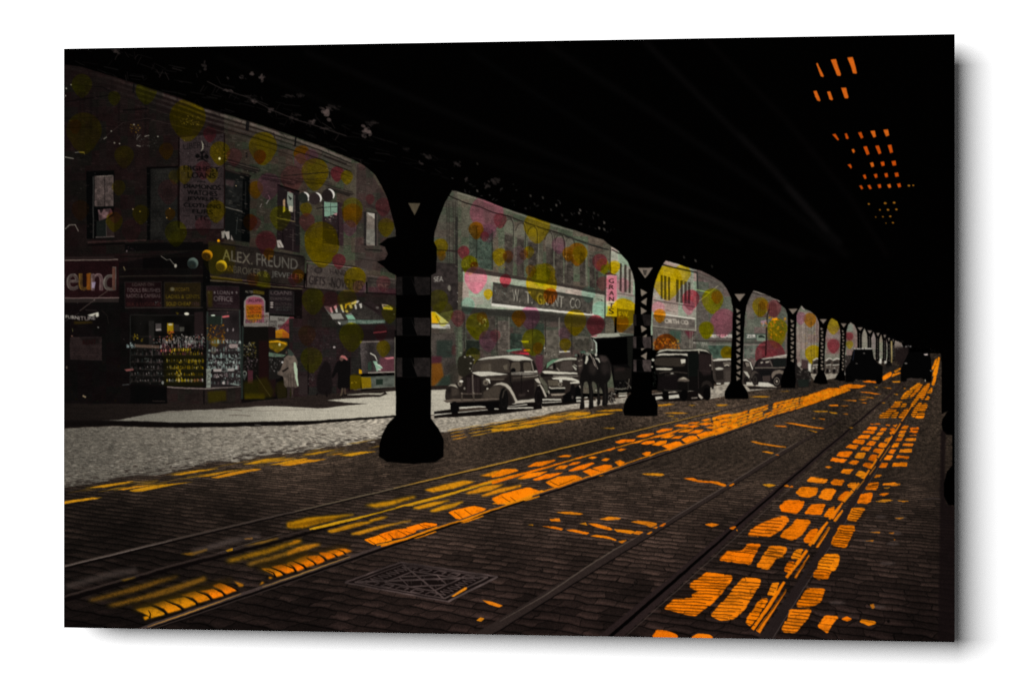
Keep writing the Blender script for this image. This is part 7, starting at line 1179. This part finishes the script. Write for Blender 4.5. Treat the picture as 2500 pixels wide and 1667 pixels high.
def column(n, outline, base, tri, shaft, lat, bands, lbl):
    c = part('railway_post', label=lbl)
    for s in outline: P('S', s, (1.5, 1.3, 1.2), blur=.5)
    part('post_base', c); P('S', base, (1.5, 1.3, 1.2), blur=.6); use(c)
    if tri: P('S', tri, (118, 106, 94), blur=.4, tag=False)
    x0, x1, xt0, xt1, ya, yb, k = lat
    for i in range(k):                                       # lattice windows
        t0 = i/k; y0 = ya+(yb-ya)*t0; h = (yb-ya)/k
        if i % 2: q = [(xt0, y0+h*.5), (xt1, y0+h*.08), (xt1-.12*(xt1-xt0), y0+h*.92)]
        else: q = [(xt1, y0+h*.5), (xt0, y0+h*.08), (xt0+.12*(xt1-xt0), y0+h*.92)]
        P('S', q, (128, 116, 102), alpha=.95 if n > 1 else .3, blur=.35, tag=False)
    for y0, y1, v in bands:
        part('painted_band', c)
        P('S', [(x0, y0), (x1, y0), (x1, y1), (x0, y1)], (v, v*.86, v*.82), blur=.5, tex=(.8+.4*N3+.08*GRAIN)); m = (x0+x1)/2; w = x1-x0
        P('S', [(x0+w*.17, y0), (x0+w*.42, y0), (x0+w*.62, y1), (x0+w*.18, y1)], (3, 3, 3), blur=.6, tag=False); P('S', [(x0+w*.42, y0), (x0+w*.52, y0), (x0+w*.54, y0+(y1-y0)*.5)], (3, 3, 3), blur=.5, tag=False)
    use(c)
def columns():
    column(1, ['900,400 916,427 931.5,453 946.7,487.7 966,563 967,577 945.5,581.6 924,597 939,603 946.6,620.7 939,633.7 919.5,639 937,651 950,664 967,672.7 966,1024 1052,1024 1053,672 1065,666 1066,640 1067,605.5 1059,588 1060.5,568.6 1073.5,527 1086.5,495 1103.8,465.6 1110,440'],
           '965,1016 946,1035 933,1061 926.5,1085 924.7,1114 945,1127 1006,1132 1062,1128 1082.7,1115 1083,1073 1071,1047 1053,1022', None, (966, 1052),
           (968, 1050, 0, 1, 0, 1, 0), [(676, 720, 22), (776, 819, 30), (873, 920, 30)], 'nearest thick black post with bolted collar and pale painted bands')
    P('S', '996,496.5 1026,496.5 1012,526', (72, 64, 50), blur=.7, tag=False)
    P('S', '984,676 1006,690 1002,720 985,720', (3, 3, 3), blur=.6, tag=False)
    column(2, ['1500,600 1531.5,637.5 1542,661.6 1548.7,684 1550.5,708 1548.7,766 1547,821 1543.6,876 1542.7,910 1540,970 1592,970 1589,907 1591,876 1589,797 1591,766.6 1593.5,732 1596,706 1601,684 1609,663 1619,644 1630,630'],
           '1538,962 1530,971 1523.8,985 1522,1002 1524.6,1014 1569,1016 1605.6,1015 1605.6,986.6 1600,973 1593.5,964 1589,958', '1557.5,653.5 1594,653.5 1575,679', (1546, 1590),
           (1546, 1590, 1564, 1580, 703, 880, 8), [(767, 795, 28), (822, 850, 56), (878, 907, 62)], 'second black lattice post with three grey painted bands')
    P('S', '1569,658 1580,658 1577,672 1572,672', (60, 54, 48), blur=.5, tag=False)
    column(3, ['1770,690 1785.7,727.8 1789.8,754 1787.8,813.5 1784.7,874.7 1783.7,945 1813,945 1812,930 1817,803 1819,770.6 1822.4,746 1830.6,725.7 1842,705'],
           '1784,932 1777.6,940 1770,954 1768.6,961 1770.6,973 1828,973 1826.7,961 1819,946 1812.7,936', '1793,717.5 1820,717.5 1805.5,735', (1786, 1815),
           (1786, 1815, 1797.5, 1808, 751, 930, 13), [], 'third lattice post in front of the pale topped sedan')
    column(4, ['1905,735 1916,750 1922.4,766.5 1923,790 1922,844 1919,930 1940,930 1942,885 1944,823 1945,770.6 1948,760 1955,748 1960,735'],
           '1918,895 1911,912 1906,930 1906,946 1941.5,947 1943,925 1940,900', '1925,753.5 1948,753.5 1936,766.5', (1922, 1944), (1922, 1944, 1930, 1938.5, 778, 885, 10), [], 'fourth lattice post in front of the small coupe')
    column(5, ['1990,765 1999,785 2000,803 1998,860 1996,918 2013,918 2014,860 2015.5,826 2018,808 2021,793 2026,781.5 2032,770'],
           '1996,910 1990,919 1985,934 2003,938 2021,936 2018,922 2013,910', '2001,778.5 2019,778.5 2009.5,789.5', (1998, 2015), (1998, 2015, 2003.5, 2010.5, 798, 905, 12), [], 'fifth lattice post before the sunlit gap')
    column(6, ['2046,785 2050,798 2052,815 2050,876 2048,915 2062,915 2063,870 2064.5,853 2066,810 2071,791.5 2078,782'],
           '2049,908 2043,917 2038,926 2052,930 2064,930 2062,908', '2052.5,788.5 2067,788.5 2060,799', (2051, 2065), (2051, 2065, 2055.5, 2061, 804, 905, 13), [], 'sixth lattice post left of the black truck')
    for k, (a, b, ta, tb, y0, y1) in enumerate(((2093.5, 2104.5, 2094, 2107, 799, 850), (2118, 2127, 2118, 2130, 806.5, 852), (2138, 2147, 2139, 2148, 812, 880), (2155.5, 2164, 2157, 2164, 817, 880), (2167, 2175, 2168, 2173, 825, 885), (2179, 2184, 2180, 2183, 828, 880))):
        c = part('railway_post', label='slender distant railway post, one of the far row')
        P('S', [(a-3, y0-4), (a, y0+16), (a, y1), (b, y1), (b, y0+16), (b+3, y0-4)], (4, 3.5, 3.5), blur=.4)
        P('S', [(ta, y0), (tb, y0), ((ta+tb)/2, y0+8)], (120, 108, 98), blur=.4, tag=False)
        for i in range(9):
            y = y0+14+(y1-y0-16)*i/9.; m = (a+b)/2; P('S', [(m-1.6+(i % 2)*1.2, y), (m+1.6, y+1.2), (m, y+3.4)], (130, 118, 108), blur=.3, alpha=.9, tag=False)
    part('distant_building', label='far end of the street glimpsed between the last posts')
    P('S', '2175,832 2179,832 2178,885 2175,885', (160, 140, 90), blur=.5, alpha=.9)
    use(0)
    speck('B7', 1340, 430, 1480, 560, 40, 7, [(110, 100, 94), (60, 52, 50), (150, 140, 134)], .7); speck('B7', 1440, 500, 1600, 525, 40, 7, [(190, 182, 176), (120, 112, 108)], .9); speck('B7', 1600, 505, 2000, 590, 26, 8, [(50, 40, 38), (30, 24, 24), (80, 66, 60)], .6)
    for z, s in (('C7', '2195,390 2140,600'), ): pass
    c = part('railway_post', label='black rounded post base cut off at the right edge of the print')
    P('S', '2301,1022 2316,1002 2345,1000 2345,1062 2312,1060 2301,1050 2299,1035', (1.5, 1.3, 1.2), blur=.5); part('railway_post', label='nearest black post base cut off at the right edge of the print'); P('S', '2304,1180 2312,1150 2334,1125 2345,1125 2345,1234 2316,1232 2305,1210', (1.2, 1, 1), blur=.5); Ln('C7', '2020,1250 2100,1235 2180,1245', 3, (56, 48, 46), alpha=.7, blur=1, tag=False)

def finish():
    """overall print tone: a slightly soft old photograph with fine grain"""
    global img
    ax = (vnoise(360, 240, 71)-.5)*.5 + (vnoise(120, 80, 72)-.5)*.8
    ay = (vnoise(360, 240, 73)-.5)*.5 + (vnoise(120, 80, 74)-.5)*.8
    u = np.clip(_gx + ax, 0, W-1.001); v = np.clip(_gy + ay, 0, H-1.001)
    x = u.astype(int); y = v.astype(int); fx = (u-x)[..., None].astype(np.float32); fy = (v-y)[..., None].astype(np.float32)
    w_ = (img[y, x]*(1-fx) + img[y, x+1]*fx)*(1-fy) + (img[y+1, x]*(1-fx) + img[y+1, x+1]*fx)*fy
    p = np.pad(w_, ((1, 1), (1, 1), (0, 0)), mode='edge')
    s_ = (p[:-2, 1:-1] + p[2:, 1:-1] + p[1:-1, :-2] + p[1:-1, 2:])*.05 + p[1:-1, 1:-1]*.80
    img = s_
    L = img.mean(2)
    img = img * (1 + (.09*SOFTG + .05*(N3-.5) + .06*(N2-.5))*np.clip(1.1-L/260, .35, 1))[..., None]
    img += (SOFTG*np.clip(.2 + L/70, .2, 2))[..., None]
    img = np.clip(img, 0, 255).astype(np.float32)

def paint():
    brick_building(); store_row(); bricks(); storefront(); balloons(); pawn_balls()
    street(); rails(); manhole(); lights(); people(); sedan(); horse_wagon(); vans(); structure(); columns(); far_trucks(); overhead(); finish()
LAMP_LOC = (-5.6, -8.0, 4.3); LAMP_SX = 11.0; LAMP_SY = 5.6; LAMP_P = 2130; WORLD_S = .10
# ================================================================ the scene itself
paint()
PH = 0.8; PW = 1.52 * PH; GAP = .060; LAMPK = 1.44     # panel size (m), stand-off from the wall
# ---- panel frame: x to the right along the wall, z up, wall faces -y
def ink_material():
    m = bpy.data.materials.new('printed_ink'); m.use_nodes = True
    nt = m.node_tree; b = nt.nodes['Principled BSDF']
    at = nt.nodes.new('ShaderNodeVertexColor'); at.layer_name = 'ink'
    tc = nt.nodes.new('ShaderNodeTexCoord')
    wv = nt.nodes.new('ShaderNodeTexNoise'); wv.inputs['Scale'].default_value = 900; wv.inputs['Detail'].default_value = 2
    mr = nt.nodes.new('ShaderNodeMapRange'); mr.inputs['To Min'].default_value = .86; mr.inputs['To Max'].default_value = 1.14
    mx = nt.nodes.new('ShaderNodeMix'); mx.data_type = 'RGBA'; mx.blend_type = 'MULTIPLY'; mx.inputs['Factor'].default_value = 1
    nt.links.new(tc.outputs['Object'], wv.inputs['Vector'])
    nt.links.new(wv.outputs['Fac'], mr.inputs['Value'])
    nt.links.new(at.outputs['Color'], mx.inputs['A']); nt.links.new(mr.outputs['Result'], mx.inputs['B'])
    nt.links.new(mx.outputs['Result'], b.inputs['Base Color'])
    b.inputs['Roughness'].default_value = .55; b.inputs['Specular IOR Level'].default_value = 0
    return m
def plain(name, col, rough=.6, spec=.3, noise=0, scale=40):
    m = bpy.data.materials.new(name); m.use_nodes = True
    nt = m.node_tree; b = nt.nodes['Principled BSDF']
    b.inputs['Roughness'].default_value = rough; b.inputs['Specular IOR Level'].default_value = spec
    n = nt.nodes.new('ShaderNodeTexNoise'); n.inputs['Scale'].default_value = scale; n.inputs['Detail'].default_value = 4
    r = nt.nodes.new('ShaderNodeMix'); r.data_type = 'RGBA'
    r.inputs['A'].default_value = (*[c*(1-noise) for c in col], 1); r.inputs['B'].default_value = (*[c*(1+noise) for c in col], 1)
    tc = nt.nodes.new('ShaderNodeTexCoord'); nt.links.new(tc.outputs['Object'], n.inputs['Vector'])
    nt.links.new(n.outputs['Fac'], r.inputs['Factor']); nt.links.new(r.outputs['Result'], b.inputs['Base Color'])
    return m
INK = ink_material()
root = bpy.data.objects.new('wall_print', None); scene.collection.objects.link(root)
root.empty_display_size = .1
root['label'] = 'large dark rectangular print of a shaded street under an elevated railway on a white wall'
root['category'] = 'wall print'
root.location = (0, 0, 1.5)

# ---- light patches past the ninety largest are joined into one part
cnt = np.bincount(ids.ravel(), minlength=len(PARTS))
lpo = sorted([i for i in range(1, len(PARTS)) if PARTS[i]['name'] == 'light_patch'], key=lambda i: -cnt[i])
rest = lpo[98:]
if rest:
    lut = np.arange(len(PARTS)); keep = rest[0]
    for i in rest: lut[i] = keep
    ids[:] = lut[ids]
    PARTS[keep]['name'] = 'scattered_light'; PARTS[keep]['kind'] = 'stuff'
# stray cells that no printed thing claims
e_id = next(i for i, p in enumerate(PARTS) if p and p['name'] == 'elevated_railway')
b_id = next(i for i, p in enumerate(PARTS) if p and p['name'] == 'brick_building')
s_id = next(i for i, p in enumerate(PARTS) if p and p['name'] == 'cobbled_street')
z = ids == 0
ids[z & (PY < 860) & (PX > 1100)] = e_id
ids[z & (PX <= 1100)] = b_id
ids[(ids == 0)] = s_id

lin = np.where(img <= 10.31, img/255/12.92, ((np.clip(img, 0, 255)/255+.055)/1.055)**2.4) / LAMPK
X = np.linspace(-PW/2, PW/2, W, dtype=np.float32); Z = np.linspace(PH/2, -PH/2, H, dtype=np.float32)
cell = ids[:-1, :-1]
order = np.argsort(cell.ravel(), kind='stable'); sc_ = cell.ravel()[order]
starts = np.searchsorted(sc_, np.arange(len(PARTS)+1))
objs = {}
def ink_mesh(name, flat):
    r = flat // (W-1); c = flat % (W-1)
    v0 = r*W + c
    quad = np.stack([v0, v0+W, v0+W+1, v0+1], 1)
    uv, inv = np.unique(quad.ravel(), return_inverse=True)
    me = bpy.data.meshes.new(name)
    co = np.empty((len(uv), 3), np.float32)
    co[:, 0] = X[uv % W]; co[:, 1] = 0; co[:, 2] = Z[uv // W]
    n = len(quad)
    me.vertices.add(len(uv)); me.vertices.foreach_set('co', co.ravel())
    me.loops.add(n*4); me.loops.foreach_set('vertex_index', inv.astype(np.int32).ravel())
    me.polygons.add(n); me.polygons.foreach_set('loop_start', np.arange(0, n*4, 4, dtype=np.int32))
    a = me.color_attributes.new('ink', 'FLOAT_COLOR', 'POINT')
    cc = np.ones((len(uv), 4), np.float32); cc[:, :3] = lin.reshape(-1, 3)[uv]
    a.data.foreach_set('color', cc.ravel())
    me.materials.append(INK); me.update(); me.validate()
    return me
for i in range(1, len(PARTS)):
    fl = order[starts[i]:starts[i+1]]
    kids = any(p and p['parent'] == i for p in PARTS)
    if len(fl) < 3 and not kids: continue
    p = PARTS[i]
    me = ink_mesh(p['name'], fl) if len(fl) else None
    o = bpy.data.objects.new(p['name'], me); scene.collection.objects.link(o)
    o.parent = objs.get(p['parent'], root)
    if p.get('label'): o['label'] = p['label']
    if p.get('kind'): o['kind'] = p['kind']
    objs[i] = o
# ---- the board behind the ink
def box(name, x0, x1, y0, y1, z0, z1, mat, parent=None, bevel=0):
    import bmesh
    bm = bmesh.new()
    vs = [bm.verts.new((x, y, z)) for x in (x0, x1) for y in (y0, y1) for z in (z0, z1)]
    for f in ((0, 1, 3, 2), (4, 6, 7, 5), (0, 4, 5, 1), (2, 3, 7, 6), (0, 2, 6, 4), (1, 5, 7, 3)): bm.faces.new([vs[k] for k in f])
    bmesh.ops.recalc_face_normals(bm, faces=bm.faces)
    if bevel: bmesh.ops.bevel(bm, geom=list(bm.edges), offset=bevel, segments=2, profile=.5, affect='EDGES')
    me = bpy.data.meshes.new(name); bm.to_mesh(me); bm.free(); me.materials.append(mat)
    o = bpy.data.objects.new(name, me); scene.collection.objects.link(o); o.parent = parent
    return o
box('backing_board', -PW/2, PW/2, .0006, .0056, -PH/2, PH/2, plain('board_black', (.012, .011, .011), .5, .2), root)
for x in (-.42, .42): box('hanging_batten', x-.06, x+.06, .0056, GAP-.0005, .14, .2, plain('batten_wood', (.35, .25, .16), .7, .2, .2), root)
# ---- wall
WALL = plain('white_wall_paint', (.90, .90, .90), .9, .1, .008, 60)
bpy_w = box('wall', -9, 9, GAP, GAP+.12, -4, 7, WALL); bpy_w['kind'] = 'structure'

# ---- camera: recover it from the print's four corners
f = 6441.0; zl = f*PH/1411.2; zr = f*PH/1482.4
Xl = (156.0-1250)*zl/f; Xr = (2331.0-1250)*zr/f
ex = np.array([Xr-Xl, zr-zl]); ex /= np.linalg.norm(ex)     # panel x axis in camera (right, depth)
cx, cz = (Xl+Xr)/2, (zl+zr)/2                                # panel centre in camera
# camera position in panel axes: right = ex, inward normal = (-ex[1], ex[0])
nx = np.array([-ex[1], ex[0]])
px = -(cx*ex[0] + cz*ex[1]); py = -(cx*nx[0] + cz*nx[1])
cam = bpy.data.cameras.new('camera'); co = bpy.data.objects.new('camera', cam); scene.collection.objects.link(co)
cam.sensor_width = 36; cam.lens = 36*f/2500.0; cam.clip_end = 100; cam.clip_start = .05
yaw = -math.atan2(ex[1], ex[0])                              # panel right axis turned by yaw in camera
co.location = (px, py, 1.5)
co.rotation_euler = (math.pi/2, 0, yaw)
cam.shift_y = -(833.5-825.3)/2500.0
scene.camera = co
# ---- light: one big soft box high on the left
def area(name, loc, sx, sy, power, target=(0, 0, 1.5)):
    l = bpy.data.lights.new(name, 'AREA'); l.shape = 'RECTANGLE'; l.size = sx; l.size_y = sy; l.energy = power
    o = bpy.data.objects.new(name, l); scene.collection.objects.link(o); o.location = loc
    from mathutils import Vector
    d = Vector(target) - Vector(loc); o.rotation_euler = d.to_track_quat('-Z', 'Y').to_euler()
    return o
area('soft_box', LAMP_LOC, LAMP_SX, LAMP_SY, LAMP_P, (LAMP_LOC[0], 0, LAMP_LOC[2]))
w = bpy.data.worlds.new('World'); scene.world = w; w.use_nodes = True
w.node_tree.nodes['Background'].inputs['Color'].default_value = (1, 1, 1, 1)
w.node_tree.nodes['Background'].inputs['Strength'].default_value = WORLD_S
scene.view_settings.view_transform = 'Standard'; scene.view_settings.look = 'None'
scene.view_settings.exposure = 0; scene.view_settings.gamma = 1
scene.render.engine = 'CYCLES'
scene.cycles.use_denoising = False
scene.cycles.max_bounces = 4
